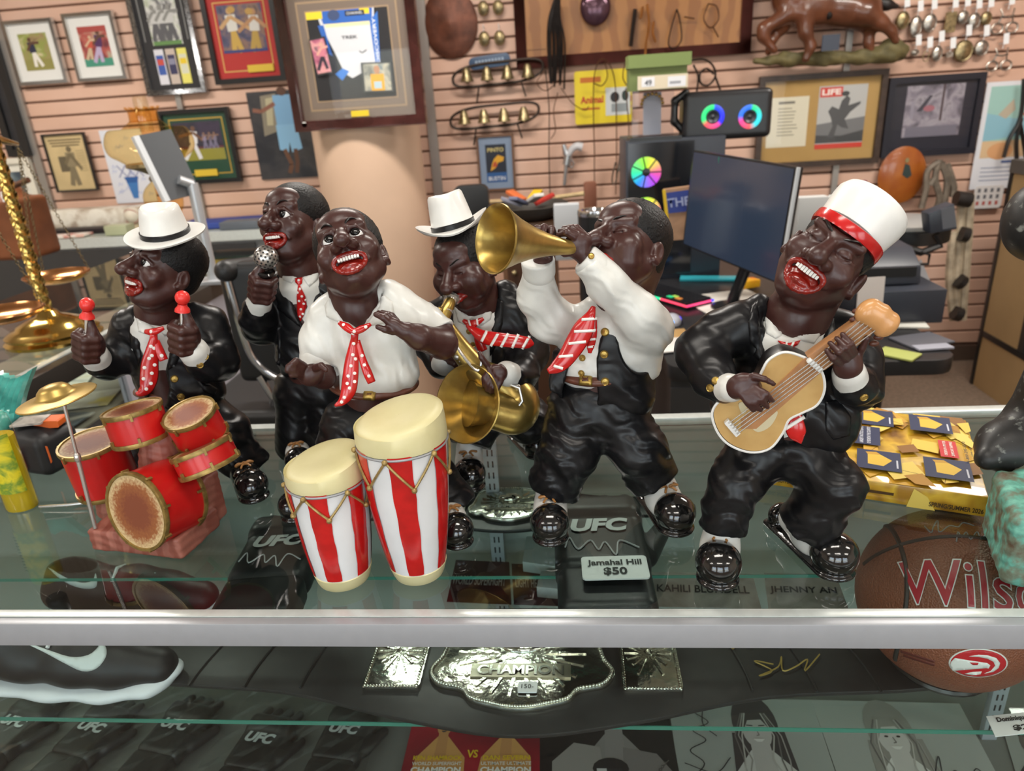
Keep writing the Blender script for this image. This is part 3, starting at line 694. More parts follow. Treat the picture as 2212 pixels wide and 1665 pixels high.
def head(fig,sk,c,hgt,psi,theta,phi,eyes='open',mouth='open',smile=1.0,gaze=(0,0),hat=False,hair_dots=0,open_=1.0,puff=0.0,sk_=1.0):
    A = axes_of(psi,theta,phi); c = V(*c); root = fig.root
    L = lambda x,y,z: c+hgt*(A.T @ V(x,y,z)); h = hgt
    def e(x,y,z,rx,ry,rz,k=0.05,op='u',mir=False,S=sk):
        for sg in ((1,-1) if mir else (1,)): S.ell(L(x*sg,y,z),(rx*h,ry*h,rz*h),A,k*h,op)
    def cp(p,q,ra,rb,k=0.04,op='u',mir=False,S=sk):
        for sg in ((1,-1) if mir else (1,)): S.cap(L(p[0]*sg,p[1],p[2]),L(q[0]*sg,q[1],q[2]),ra*h,rb*h,k*h,op)
    e(0,.07,.15,.345*sk_,.42*sk_,.35*sk_,.1)                      # skull
    e(0,-.07,-.10,.30,.34,.38,.12)                    # face
    e(0,-.15,-.38,.175,.18,.14,.10)                    # jaw
    e(0,-.285,-.405,.09,.07,.065,.06)                 # chin
    cp((.215,.0,-.22),(.11,-.16,-.38),.115,.09,.08,mir=True)   # jaw line
    e(.20,-.25,-.10,.12+puff*.05,.10+puff*.05,.115+puff*.06,.06,mir=True)   # cheeks
    if puff: e(.21,-.20,-.24,.12,.13,.11,.07,mir=True)
    e(0,-.20 if sk_ == 1 else -.10,.27 if sk_ == 1 else .20,.24*sk_,.16*sk_,.14*sk_,.10)                     # forehead
    cp((.045,-.345,.135),(.21,-.275,.165),.052,.045,.05,mir=True)   # brow ridge
    for i,zz in enumerate((.235,.27,.30) if sk_ == 1 else ()): cp((-.11,-.353+.03*i,zz),(.11,-.353+.03*i,zz),.006,.006,.02)   # forehead creases
    if eyes == 'open':
        e(.135,-.37,.055,.092,.075,.066,.03,'s',True)
        pts = [(.05,-.335,.055),(.10,-.372,.112),(.16,-.365,.112),(.222,-.30,.05)]
        for a,b in zip(pts,pts[1:]): cp(a,b,.02,.02,.015,mir=True)
        pts = [(.055,-.33,.025),(.12,-.352,-.012),(.195,-.325,.008)]
        for a,b in zip(pts,pts[1:]): cp(a,b,.016,.016,.015,mir=True)
    else:
        e(.135,-.385,.055,.08,.05,.045,.05,'s',True)
        e(.135,-.305,.05,.08,.055,.05,.03,mir=True)
        pts = [(.06,-.345,.035),(.105,-.362,.022),(.16,-.35,.024),(.21,-.305,.045)]
        for a,b in zip(pts,pts[1:]): cp(a,b,.010,.010,.008,'s',mir=True)
        for zz in (.06,.0,.03): cp((.215,-.30,.03),(.275,-.235,zz),.010,.006,.012,mir=True)
    cp((0,-.345,.11),(0,-.50,-.055),.045,.072,.045)  # nose
    e(0,-.525,-.090,.087,.085,.076,.035); e(.088,-.43,-.105,.060,.070,.055,.03,mir=True)
    e(.045,-.495,-.158,.024,.030,.02,.012,'s',True)
    cp((.105,-.375,-.10),(.195,-.31,-.25),.018,.012,.035,mir=True)   # laugh lines
    e(.345,.07,-.06,.045,.075,.12,.03,mir=True)      # ears
    e(.385,.045,-.05,.022,.042,.075,.015,'s',True)
    cp((.35,.0,-.155),(.36,.05,-.175),.035,.03,.03,mir=True)
    # mouth
    lip = Sculpt()
    if mouth == 'open':
        mw,mh = .165,.105*open_; zc = -.272; yc = -.400
        def ring(t,r):
            x = mw*math.cos(t); z = mh*math.sin(t)
            return (x,yc+1.5*x*x+.02*(z < 0),zc+z*(1.0 if z < 0 else .82)+1.1*smile*x*x)
        e(0,yc+.01,zc,mw*.98,.10,mh*.95,.02,'s')
        n = 20; R = [ring(2*math.pi*i/n,0) for i in range(n)]
        for i in range(n):
            t = 2*math.pi*i/n; r = .019+.011*abs(math.sin(t))
            t2 = 2*math.pi*(i+1)/n; r2 = .019+.011*abs(math.sin(t2))
            cp(R[i],R[(i+1) % n],r,r2,.015,S=lip)
        e(0,yc+.075,zc-.02,mw*.9,.05,mh*.85,.02,S=lip)      # throat
        e(0,yc+.03,zc-.045*open_,mw*.62,.055,mh*.38,.02,S=lip)     # tongue
        tb = MB()
        for i in range(8):
            x = -.098+.028*i; y = yc-.008+1.5*x*x; z = zc+mh*.48+1.0*smile*x*x*.8
            tb.obox(L(x,y,z),A[0],A[1],A[2],.0118*h,.012*h,.030*h)
        if open_ > .9:
            for i in range(5):
                x = -.05+.025*i; y = yc+.02+1.5*x*x; z = zc-mh*.66+1.0*smile*x*x*.8
                tb.obox(L(x,y,z),A[0],A[1],A[2],.011*h,.011*h,.016*h)
        tb.build('teeth',M_TEETH,root,bevel=.003*h)
        lip.build('mouth',M_LIP,root,vox=.0011*h/.11)
    else:
        for zz,rr in ((-.235,.036),(-.29,.036)):
            pts = [(-.10,-.335,-.265),(-.05,-.40,zz),(0,-.425,zz),(.05,-.40,zz),(.10,-.335,-.265)]
            for a,b in zip(pts,pts[1:]): cp(a,b,rr*.85,rr*.85,.02,S=lip)
        lip.build('mouth',M_LIP,root,vox=.0011*h/.11)
    # eyes and brows
    if eyes == 'open':
        for sg in (1,-1):
            p = L(.135*sg,-.296,.05); eb = MB(); eb.ball(p,.078*h,20,14); eo = eb.build('eye',M_EYEW,root,smooth=True)
            d = nrm(A.T @ V(gaze[0],-1,gaze[1])); u = nrm(np.cross(d,A[2])); w = np.cross(u,d)
            ib = MB(); ib.ball(p+d*.056*h,(.054*h,.054*h,.029*h),18,10,axes=[u,w,d]); ib.build('pupil',M_EYEB,eo,smooth=True)
    for sg in (1,-1):
        bb = MB(); pts = [(.055*sg,-.388,.150),(.11*sg,-.378,.205 if eyes == 'open' else .175),(.17*sg,-.335,.215 if eyes == 'open' else .2),(.235*sg,-.265,.165)]
        bb.tube([L(*q) for q in spline(pts,5)],[h*q for q in (.008,.013,.016,.018,.02,.02,.019,.018,.017,.015,.014,.012,.011,.009,.007,.004)],7,flat=.55); bb.build('eyebrow',M_BROW,root,smooth=True)
    # hair: a skull cap with a hairline
    hs = Sculpt(); hs.ell(L(0,.085,.165),(.370*h*(sk_+(1-sk_)*.45),.455*h*sk_,.385*h*sk_),A,0)
    hs.ell(L(0,.22,-.08),(.28*h,.235*h,.23*h),A,.08*h)
    hs.ell(L(0,-.46,.07),(.28*h,.27*h,.285*h),A,.02*h,'s')
    hs.ell(L(0,-.40,-.20),(.50*h,.40*h,.34*h),A,.02*h,'s')
    hs.box(L(0,-.30,-.45),(.6*h,.42*h,.42*h),A,k=.02*h,op='s')
    hs.box(L(0,0,-.62),(.6*h,.6*h,.35*h),A,k=.02*h,op='s')
    def bumps(X,Y,Z):
        return .0009*np.sin(X*2100+1.3*np.sin(Z*900))*np.sin(Y*2000+np.sin(X*700))*np.sin(Z*2200)
    hs.build('hair',M_HAIR,root,vox=.0016,smooth=0,disp=bumps)
    return L,A

def wrinkle(amp,wl,d=(0.3,0.2,1),ph=0.0):
    d = nrm(d); q = 2*math.pi/wl
    def fn(X,Y,Z):
        u = X*d[0]+Y*d[1]+Z*d[2]
        a = np.sin(q*u+1.6*np.sin(X*95+ph)+1.2*np.sin(Y*80+Z*60+ph*2))*(0.55+0.45*np.sin(X*47-Z*39+Y*31+ph)); b = np.sin(q*2.3*u+2.2*np.sin(X*120-Z*70+ph*3)+1.5*np.sin(Y*130))*np.sin(X*61+Z*53-Y*44+ph*1.7)
        return amp*(1.15*a+.6*b*np.abs(b))
    return fn

def shoe(fig,toe,heel,r,ankle,lace=True,zt=None,white=True,lw=1.0):
    """big two-tone shoe: toe/heel pixel positions of the cap and the heel centre, r cap radius in metres, ankle = point where it enters the trouser leg"""
    root = fig.root; up = V(0,0,1); lift = 0.0 if zt is None else zt
    a = atZ(*toe,r*.96+lift); b = atZ(*heel,r*.62+lift); d = a-b; d[2] = 0; d = nrm(d); sd = np.cross(d,up); A = np.array([sd,d,up]); sh = Sculpt()
    sh.ell(a,(r*1.0,r*1.04,r*.95),A,0)
    g0 = up*lift; fl = (up,.30)
    A0,B0 = V(a[0],a[1],lift+r*.20),V(b[0],b[1],lift+r*.20)
    sh.cap(B0,A0+d*r*.05,r*.70,r*.94,r*.08,flat=fl); sh.box(B0-d*r*.1-up*r*.04,(r*.62,r*.55,r*.17),A,.003,.003)
    sh.ell(b-d*r*.15+up*r*.1,(r*.62,r*.50,r*.60),A,r*.25)
    so = sh.build('shoe',M_SHOE,root,vox=.0015)
    vs = Sculpt(); an = fig.Q(ankle) if len(ankle) == 3 and not isinstance(ankle,np.ndarray) else V(*ankle)
    vs.cap(a+(b-a)*.33+up*r*.10,b+up*r*.30+(a-b)*.22,r*.86,r*.66,r*.2); vs.cap(a+(b-a)*.45+up*r*.15,an,r*.82,r*.80,r*.3)
    if white: vs.build('shoe_upper',M_WHT,so,vox=.0018)
    else: vs.build('shoe_upper',M_SHOE,so,vox=.0018)
    if lace:
        q = nrm(b-a); lp = a+(b-a)*.30+up*r*1.02; lp = lp+d*r*.05
        lb = MB()
        for sg in (1,-1):
            lo = [lp,lp+sd*sg*r*.25+d*r*.12+up*r*.14,lp+sd*sg*r*.52+d*r*.02+up*r*.02,lp+sd*sg*r*.30-d*r*.14+up*r*.08,lp]
            lb.tube(spline(lo,4),r*.065,6)
            lb.tube([lp,lp+sd*sg*r*.18+d*r*.24+up*r*.06,lp+sd*sg*r*.30+d*r*.44-up*r*.03],r*.06,6)
        lb.tube([lp-sd*r*.5-d*r*.15-up*r*.12,lp-d*r*.17+up*r*.06,lp+sd*r*.5-d*r*.15-up*r*.12],r*.06,6)
        lb.build('laces',M_LACE,so,smooth=True)
    return so

def button(fig,px,py,bvh,m=None,r=0.0042,parent=None,name='button'):
    d = Vector(ray(px,py)).normalized(); h = bvh.ray_cast(Vector(CAM),d)
    if h[0] is None: return
    n = V(*h[1]); p = V(*h[0])
    if n @ (CAM-p) < 0: n = -n
    mb = MB(); mb.lathe([(r*.2,-r*.3),(r,-r*.2),(r,r*.22),(r*.86,r*.42),(r*.70,r*.26),(r*.25,r*.34),(.0001,r*.40)],p,n,18,capb=False,capt=False)
    return mb.build(name,m or M_GOLDB,parent or fig.root,smooth=True)

def tie_strip(fig,pts,m,parent,name='tie',thick=0.004,base=None):
    """pts: (px,py,dy,halfwidth_px,ang) centre line; strip with rounded section"""
    C = [fig.P(p[0],p[1],p[2]) for p in pts]; Hw = [p[3]*mpp(c) for p,c in zip(pts,C)]
    sp = spline([np.append(c,w) for c,w in zip(C,Hw)],6); n = len(sp); vs = []; fs = []
    for i in range(n):
        t = nrm(sp[min(i+1,n-1)][:3]-sp[max(i-1,0)][:3]); v = nrm(CAM-sp[i][:3]); u = nrm(np.cross(v,t)); v = np.cross(t,u); w = max(sp[i][3],1e-4)
        for x,y in ((-1,-.3),(-.86,.55),(0,.8),(.86,.55),(1,-.3),(.8,-.9),(-.8,-.9)): vs.append(sp[i][:3]+u*w*x+v*thick*y*.5)
    for i in range(n-1):
        for j in range(7): fs.append((i*7+j,i*7+(j+1) % 7,(i+1)*7+(j+1) % 7,(i+1)*7+j))
    fs += [tuple(range(6,-1,-1)),tuple(range((n-1)*7,n*7))]
    mb = MB(); mb.add(vs,fs); me = mb.mesh(name)
    bm = bmesh.new(); bm.from_mesh(me); bmesh.ops.recalc_face_normals(bm,faces=bm.faces); bm.to_mesh(me); bm.free()
    return link(name,me,m,parent,smooth=True)
def dots(fig,tie_objs,pix,parent,r=0.0021,m=None):
    bv = bvh_of(*tie_objs)
    for px,py in pix:
        d = Vector(ray(px,py)).normalized(); h = bv.ray_cast(Vector(CAM),d)
        if h[0] is None: continue
        n = V(*h[1]); n = n if n @ (CAM-V(*h[0])) > 0 else -n
        mb = MB(); mb.lathe([(r,-.0004),(r*.95,.0004),(r*.4,.0007),(.00005,.0008)],V(*h[0]),n,10,capb=False,capt=False); mb.build('dot',m or M_DOT,parent,smooth=True)
def stripe(tie_objs,px0,py0,px1,py1,w,parent,m=None,name='stripe'):
    """painted band raised on the tie"""
    bv = bvh_of(*tie_objs); d = np.array((px1-px0,py1-py0),float); n = np.array((-d[1],d[0]))/np.hypot(*d)*w/2; a,b = np.array((px0,py0)),np.array((px1,py1))
    return patch(name,[a+n,b+n,b-n,a-n],bv,m or M_DOT,parent,thick=.0006,step=3.5)
def guitarist():
    root = thing('musician_figurine','figurine in black suit and white cap with red brim, playing a tan guitar','figurine',tuple(atZ(1670,1180,0)),'jazz band figurines on the glass counter')
    g = Fig(0.10,root); P = g.P
    # body: head, neck, hands and the core that joins them
    sk = Sculpt(); hc = P(1790,554,-.005)
    g.chain(sk,[(1768,610,.008),(1722,680,.008),(1704,760,.01),(1690,950,.01)],[62,66,66,60])
    g.chain(sk,[(1700,740,.01),(1580,720,.01),(1495,775,-.005),(1565,845,-.055),(1590,838,-.075)],[50,26,26,24,25])
    g.chain(sk,[(1700,740,.01),(1810,720,.01),(1862,830,-.01),(1845,815,-.05),(1832,795,-.068)],[50,26,26,26,28])
    g.chain(sk,[(1690,950,.01),(1620,980,-.01),(1575,1070,-.02),(1558,1175,-.02)],[40,24,20,18])
    g.chain(sk,[(1690,950,.01),(1760,980,-.01),(1822,1045,-.03),(1735,1130,-.01)],[40,24,20,18])
    # strumming hand
    g.ell(sk,(1612,832,-.080),(36,17,27),.006,rz=-.5)
    for f in ([(1628,812,-.084),(1650,818,-.088),(1671,829,-.088)],[(1632,838,-.086),(1654,850,-.092),(1668,865,-.088)],[(1624,845,-.087),(1644,862,-.093),(1658,879,-.089)],[(1614,850,-.087),(1630,870,-.092),(1643,886,-.089)],[(1602,851,-.086),(1615,870,-.090),(1627,887,-.088)]):
        g.chain(sk,f,[9,7.6,6.2],.0015)
    # fretting hand
    g.ell(sk,(1830,782,-.072),(30,20,34),.006,rz=.25)
    for f in ([(1845,762,-.085),(1837,742,-.094),(1820,722,-.088)],[(1838,768,-.087),(1826,750,-.097),(1808,731,-.090)],[(1828,776,-.087),(1812,760,-.098),(1793,741,-.091)],[(1814,784,-.084),(1799,774,-.095),(1786,757,-.090)],[(1850,778,-.07),(1862,752,-.075),(1873,730,-.078)]):
        g.chain(sk,f,[9,8,6.4],.0015)
    L,A = head(g,sk,hc,.113,-24,20,33,eyes='closed',open_=1.15,sk_=.82)
    lo = hc-.075; hi = hc+.075
    sk.build('body',M_SKIN,root,vox=.0024,fine=(lo,hi,.0012))
    # kepi cap
    up = nrm(A[2]*.97+A[1]*.20); rt = A[0]; fd = -np.cross(up,rt); o = hc+.113*(A.T @ V(0,.030,.235)); R = .0360
    cb = MB(); cb.lathe([(R*.90,0),(R*1.0,.002),(R*1.04,.013),(R*1.09,.026),(R*1.09,.033),(R*1.0,.0395),(R*.65,.0435),(R*.2,.0455),(.0002,.046)],o,up,40,ref=rt,sy=1.1,capt=False)
    hat = cb.build('cap',M_HAT,root,smooth=True)
    rb = MB(); rb.lathe([(R*.86,-.007),(R*1.05,-.0075),(R*1.08,-.004),(R*1.07,.003),(R*1.03,.0035)],o,up,40,ref=rt,sy=1.1,capb=False,capt=False,
                        fn=lambda x,y,z,q,i: (x,y*(1.10 if y < 0 else 1.0),z-(.004 if y < 0 else 0)*(y*y/(R*R)))); rb.build('red_brim',M_RED,hat,smooth=True)
    # shirt
    ss = Sculpt(); g.ell(ss,(1705,775,.012),(98,74,118),0); g.ell(ss,(1688,880,.012),(95,72,90),.02); g.chain(ss,[(1728,690,.01),(1700,740,.008)],[60,80],.01)
    ss.cutpoly([(1648,620),(1658,690),(1688,720),(1712,730),(1748,714),(1778,684),(1790,620)],g.Y0-.008,P(1600,760)-.1,P(1830,600)+.1); shirt = ss.build('shirt',M_WHT,root,vox=.0025)
    # jacket
    js = Sculpt(); g.ell(js,(1700,775,.012),(114,84,118),0,rz=.05); g.ell(js,(1685,880,.012),(110,84,85),.02)
    g.chain(js,[(1640,668,.02),(1598,700,.012)],[34,44],.02); g.chain(js,[(1790,690,.025),(1822,712,.015)],[30,38],.02)
    g.ell(js,(1782,915,.000),(72,60,82),.02,rz=-.3); g.ell(js,(1620,905,.012),(62,66,62),.02)
    js.cutpoly([(1640,640),(1648,700),(1655,745),(1668,800),(1700,860),(1690,990),(1705,990),(1735,900),(1748,800),(1778,720),(1792,668),(1720,560)],g.Y0+.004,P(1560,1000)-.2,P(1850,560)+.2)
    js.ell(P(1722,672,.0),(.030,.030,.042),None,.003,'s')
    g.chain(js,[(1592,705,.010),(1555,725,.008),(1512,760,-.005),(1540,812,-.035),(1562,836,-.052)],[48,50,50,45,36],.012)
    g.chain(js,[(1822,715,.012),(1856,770,.008),(1862,838,-.012),(1846,832,-.045),(1838,822,-.056)],[40,42,40,40,38],.012)
    jacket = js.build('jacket',M_BLK,root,vox=.0025,disp=wrinkle(.0011,.030,(.5,.1,.8)))
    # cuffs
    for a,b,ra,rb_ in (((1562,836,-.052),(1580,838,-.068),33,31),((1838,822,-.056),(1834,806,-.064),37,35)):
        cs = Sculpt(); g.chain(cs,[a,b],[ra,rb_],.0); cs.build('cuff',M_WHT,root,vox=.0018)
    # trousers
    ts = Sculpt(); g.ell(ts,(1685,955,.012),(104,76,66),0)
    g.chain(ts,[(1636,975,.005),(1588,1045,-.018),(1570,1095,-.020),(1557,1165,-.020)],[72,54,47,54],.012); g.hem(ts,(1570,1095,-.020),(1559,1136,-.020))
    g.chain(ts,[(1742,980,.005),(1808,1050,-.030),(1765,1105,-.020),(1712,1150,-.008)],[72,55,56,60],.012); g.hem(ts,(1765,1105,-.020),(1730,1133,-.012))
    ts.build('trousers',M_BLK,root,vox=.0024,disp=wrinkle(.0016,.034,(.4,.3,1),1.0))
    jb = bvh_of(jacket); sb = bvh_of(shirt)
    for poly in ([(1636,648),(1624,660),(1616,695),(1620,742),(1634,754),(1628,767),(1662,806),(1662,790),(1647,745),(1640,700)],[(1786,668),(1800,676),(1806,720),(1796,748),(1770,775),(1752,800),(1750,780),(1766,735),(1780,700)]):
        patch('lapel',poly,jb,M_BLK,jacket,.0022,6,maxjump=.012)
    patch('pocket_flap',[(1782,868),(1812,862),(1838,900),(1835,940),(1800,950),(1784,930)],jb,M_BLK,jacket,.002,6)
    for poly in ([(1650,668),(1655,720),(1676,732),(1700,718),(1676,694)],[(1788,682),(1764,702),(1712,718),(1732,736),(1758,742),(1770,725)]):
        patch('shirt_collar',poly,sb,M_WHT,shirt,.0018,6,maxjump=.02)
    tk = patch('tie',[(1680,736),(1704,741),(1728,735),(1722,746),(1714,750),(1716,775),(1692,775),(1694,752)],sb,M_RED,root,.004,4,maxjump=.02)
    tl = tie_strip(g,[(1712,880,-.055,14),(1716,915,-.062,20),(1722,938,-.064,19),(1727,950,-.064,9),(1730,957,-.064,1)],M_RED,root,'tie')
    stripe([tl],1690,930,1738,900,8,tl); stripe([tk],1700,737,1698,752,5,tk); stripe([tk],1716,736,1710,748,5,tk)
    for q in ((1546,822),(1534,838),(1866,858)): button(g,*q,jb,parent=jacket)
    shoe(g,(1552,1214),(1558,1150),.0262,(1560,1140,-.018)); shoe(g,(1802,1194),(1690,1118),.0265,(1735,1125,-.012))
    # guitar
    gp = lambda px,py: P(px,py,-.062-.00004*(px-1660))
    ob = cspline([(1538,890),(1548,930),(1575,960),(1620,976),(1662,968),(1690,935),(1704,906),(1732,891),(1764,874),(1780,842),(1776,806),(1755,782),(1720,765),(1690,761),(1660,777),(1646,800),(1632,826),(1600,842),(1560,860)],5)
    gt = thin('guitar',[tuple(p) for p in ob],gp,mat('guitar rim dark',(0.012,.010,.010),.35),root,.026,bevel=.002)
    c = np.mean(np.array(ob),axis=0)
    dg = (CAM-gp(*c)); dg = dg/np.linalg.norm(dg)
    up1 = lambda h: (lambda px,py: gp(px,py)+V(0,-1,.25)*h)
    M_GTOP = mat('tan guitar top',(0.50,0.30,0.10),.32,col2=(.62,.40,.15),vscale=25,coat=.3)
    thin('soundboard',[tuple(c+(p-c)*.972) for p in ob],up1(.0014),M_GTOP,gt,.0015)
    eb = MB(); eb.tube([gp(*p)+V(0,-1,.25)*.0008 for p in ob],.0014,6,closed=True); eb.build('binding',M_HAT,gt,smooth=True)
    M_FB = mat('brown fretboard',(0.42,0.20,0.08),.35,var=.15,vscale=50,coat=.2)
    thin('neck',[(1738,770),(1840,697),(1868,664),(1900,700),(1872,728),(1776,800)],up1(.006),M_FB,gt,.014,bevel=.002)
    thin('fretboard',[(1600,905),(1738,772),(1775,800),(1632,925),(1600,925)],up1(.003),M_FB,gt,.002)
    hs = Sculpt()
    for q in ((1872,672),(1892,683),(1910,700)): w = gp(*q)+V(0,-1,.25)*.004; hs.ell(w,(.0105,.009,.0135),np.array(Euler((0,-.7,0)).to_matrix()),.004)
    hs.build('headstock',mat('orange tan head',(0.60,0.30,0.11),.3,coat=.3,var=.1,vscale=40),gt,vox=.0014)
    for a,b in (((1566,908),(1592,938)),((1740,776),(1769,800))):
        q = np.array(a,float),np.array(b,float); n = np.array((q[1]-q[0])[::-1]*(-1,1))/40*6.5
        thin('bridge' if a[0] < 1600 else 'nut_bar',[tuple(q[0]+n),tuple(q[1]+n),tuple(q[1]-n),tuple(q[0]-n)],up1(.009 if a[0] > 1600 else .007),M_HAT,gt,.006,bevel=.001)
    for i in range(5):
        t = i/4; a = (1570+18*t,911+23*t); m = (1745+22*t,780+19*t); e2 = (1862+12*t+(8*t),682+30*t)
        sb_ = MB(); sb_.tube([up1(.008)(*a),up1(.0095)(*m),up1(.009)(*e2)],.00055,6); sb_.build('guitar_string',M_SILV,gt,smooth=True)
    for q in ([(1623,918),(1636,932),(1662,920),(1678,893),(1672,886),(1650,897)],[(1594,872),(1602,893),(1612,884),(1606,868)]):
        thin('pickguard',[tuple(p) for p in cspline(q,4)],up1(.0026),mat('cream guard',(.62,.55,.36),.3),gt,.0012)
    for q in ((1852,672),(1846,690),(1898,728),(1888,742)):
        pb = MB(); w = gp(*q); pb.ball(w,(.005,.003,.003),10,8); pb.build('tuning_peg',M_BELT,gt,smooth=True)
guitarist()
def trumpeter():
    root = thing('musician_figurine','figurine in white shirt and black vest with striped tie, blowing a brass trumpet','figurine',tuple(atZ(1310,1100,0)),'jazz band figurines on the glass counter')
    g = Fig(0.20,root); P = g.P; sk = Sculpt(); hc = P(1356,536,.0)
    g.chain(sk,[(1372,570,.015),(1345,640,.012),(1310,720,.012),(1290,880,.012)],[62,60,62,60])
    g.chain(sk,[(1310,720,.01),(1215,700,.012),(1165,640,.0),(1172,570,-.03),(1180,530,-.04)],[50,26,24,20,18])
    g.chain(sk,[(1310,720,.01),(1390,690,.01),(1405,690,-.03),(1290,585,-.045),(1258,548,-.045)],[50,26,24,20,20])
    g.chain(sk,[(1290,880,.01),(1240,960,.0),(1200,1040,-.01),(1190,1090,-.015)],[40,24,20,17]); g.chain(sk,[(1290,880,.01),(1360,950,.0),(1405,1030,-.005),(1432,1062,-.01)],[40,24,20,17])
    g.ell(sk,(1247,528,-.047),(33,17,27),.005,rz=.5)                    # near hand, fingers curled over the tube
    for f in ([(1240,512,-.052),(1222,502,-.055),(1206,508,-.050)],[(1244,506,-.050),(1228,497,-.050),(1210,499,-.044)],[(1252,504,-.045),(1236,492,-.042),(1218,493,-.036)],[(1260,506,-.040),(1246,492,-.035),(1230,490,-.030)],[(1240,545,-.050),(1220,548,-.054),(1204,540,-.050)]): g.chain(sk,f,[8.5,7.5,6.2],.0015)
    g.ell(sk,(1178,512,-.022),(32,15,20),.005)                           # far hand
    for f in ([(1158,510,-.030),(1146,500,-.040),(1146,514,-.046)],[(1168,502,-.030),(1160,493,-.040),(1158,506,-.048)],[(1182,500,-.030),(1176,490,-.040),(1174,503,-.048)],[(1194,502,-.030),(1192,494,-.040),(1190,506,-.046)],[(1172,540,-.036),(1182,552,-.045),(1186,556,-.050)]): g.chain(sk,f,[8.5,7.6,6.4],.0015)
    head(g,sk,hc,.112,-46,30,-12,eyes='closed',mouth='shut',puff=.6)
    sk.build('body',M_SKIN,root,vox=.0024,fine=(hc-.072,hc+.072,.0012))
    # trumpet
    ax0,ax1 = P(1072,516,-.112),P(1284,541,-.028); d = nrm(ax0-ax1); Lg = np.linalg.norm(ax0-ax1)
    prof = [(.0045,-.004),(.0075,.0),(.0072,.004),(.0055,.010),(.0070,.02),(.0090,Lg*.35),(.0125,Lg*.52),(.0175,Lg*.68),(.0240,Lg*.82),(.0300,Lg*.92),(.0345,Lg*.985),(.0362,Lg),(.0358,Lg+.002),(.0340,Lg+.0008),(.0310,Lg*.965),(.026,Lg*.88),(.019,Lg*.75),(.011,Lg*.58),(.004,Lg*.48)]
    dd = nrm(d*.86+nrm(CAM-ax0)*.50)
    tb = MB(); tb.lathe(prof,ax1,d,48,ref=(0,0,1),capb=True,capt=True,
                        fn=lambda x,y,z,q,i: (x,y,z)); tr = tb.build('trumpet',M_BRASS,root,smooth=True)
    vb = MB(); vb.ball(P(1152,502,-.058),.004,10,8); vb.build('trumpet_valve',M_GOLDB,tr,smooth=True)
    # shirt: torso and sleeves
    ss = Sculpt(); g.ell(ss,(1315,735,.014),(100,70,105),0); g.ell(ss,(1290,790,.012),(92,66,50),.02); g.chain(ss,[(1350,640,.014),(1340,680,.014)],[56,70],.015)
    g.chain(ss,[(1225,705,.014),(1190,690,.004),(1160,640,-.008),(1164,572,-.03)],[44,46,40,33],.012); g.hem(ss,(1160,640,-.008),(1165,566,-.032),.03)
    g.chain(ss,[(1390,690,.012),(1402,708,-.018),(1380,680,-.032),(1310,610,-.045),(1272,568,-.047)],[48,50,47,40,35],.012); g.hem(ss,(1310,610,-.045),(1270,564,-.047),.03)
    g.chain(ss,[(1390,720,.0),(1392,790,.008)],[44,36],.02)
    shirt = ss.build('shirt',M_WHT,root,vox=.0024,disp=wrinkle(.0012,.024,(.6,.2,.8),2.0))
    cu = Sculpt(); g.chain(cu,[(1288,578,-.046),(1262,556,-.046)],[34,33],0); g.hem(cu,(1288,578,-.046),(1262,556,-.046),.03); cu.ell(P(1250,545,-.046),.0125,None,.002,'s'); cuff = cu.build('cuff',M_WHT,root,vox=.0016)
    cu = Sculpt(); g.chain(cu,[(1164,585,-.027),(1162,562,-.032)],[36,37],0); g.hem(cu,(1164,585,-.027),(1162,560,-.032),.03); cu.build('cuff',M_WHT,root,vox=.0016)
    button(g,1277,553,bvh_of(cuff),r=.0036,parent=cuff)
    # vest
    vs = Sculpt(); g.ell(vs,(1316,740,.014),(108,76,108),0); g.ell(vs,(1300,825,.012),(106,76,66),.03); g.chain(vs,[(1215,800,-.006),(1196,836,-.022)],[34,14],.02,flat=(V(1,-.5,.6),.5)); g.ell(vs,(1368,862,-.002),(44,46,40),.02)
    vs.cutpoly([(1248,560),(1262,640),(1252,700),(1236,770),(1214,845),(1235,960),(1292,960),(1291,850),(1288,780),(1298,720),(1320,640),(1350,560)],g.Y0+.01,P(1100,1000)-.25,P(1500,540)+.25)
    vs.ell(P(1385,715,-.01),(.030,.05,.052),None,.003,'s'); vs.ell(P(1206,690,.0),(.024,.06,.040),None,.003,'s'); vs.ell(P(1348,636,.0),(.05,.06,.030),None,.003,'s')
    vest = vs.build('vest',M_BLK,root,vox=.0024,disp=wrinkle(.0008,.03,(.4,.2,.9),.7))
    vb_ = bvh_of(vest)
    for q in ((1307,717),(1305,765),(1307,824)): button(g,*q,vb_,r=.0052,parent=vest)
    sb = bvh_of(shirt)
    for q in ((1258,773),(1256,806)): button(g,*q,sb,r=.0042,parent=shirt)
    # tie
    t1 = tie_strip(g,[(1282,662,-.045,5),(1276,680,-.050,11),(1262,708,-.052,22),(1244,740,-.054,23),(1222,774,-.058,19),(1203,792,-.060,15),(1184,802,-.060,6)],M_RED,root,'tie',.005)
    t2 = tie_strip(g,[(1282,690,-.044,8),(1280,720,-.046,10),(1276,745,-.046,9),(1274,762,-.046,4)],M_RED,root,'tie',.004)
    for a in ((1256,690,1290,688),(1240,716,1286,714),(1228,742,1266,738),(1206,770,1238,768),(1196,790,1216,796)): stripe([t1],*a,6,t1)
    for a in ((1268,714,1290,712),(1266,734,1288,732),(1268,750,1284,748)): stripe([t2],*a,5,t2)
    # belt, trousers
    bs = Sculpt(); g.ell(bs,(1292,800,.012),(92,82,20),0); belt = bs.build('belt',M_BELT,root,vox=.002)
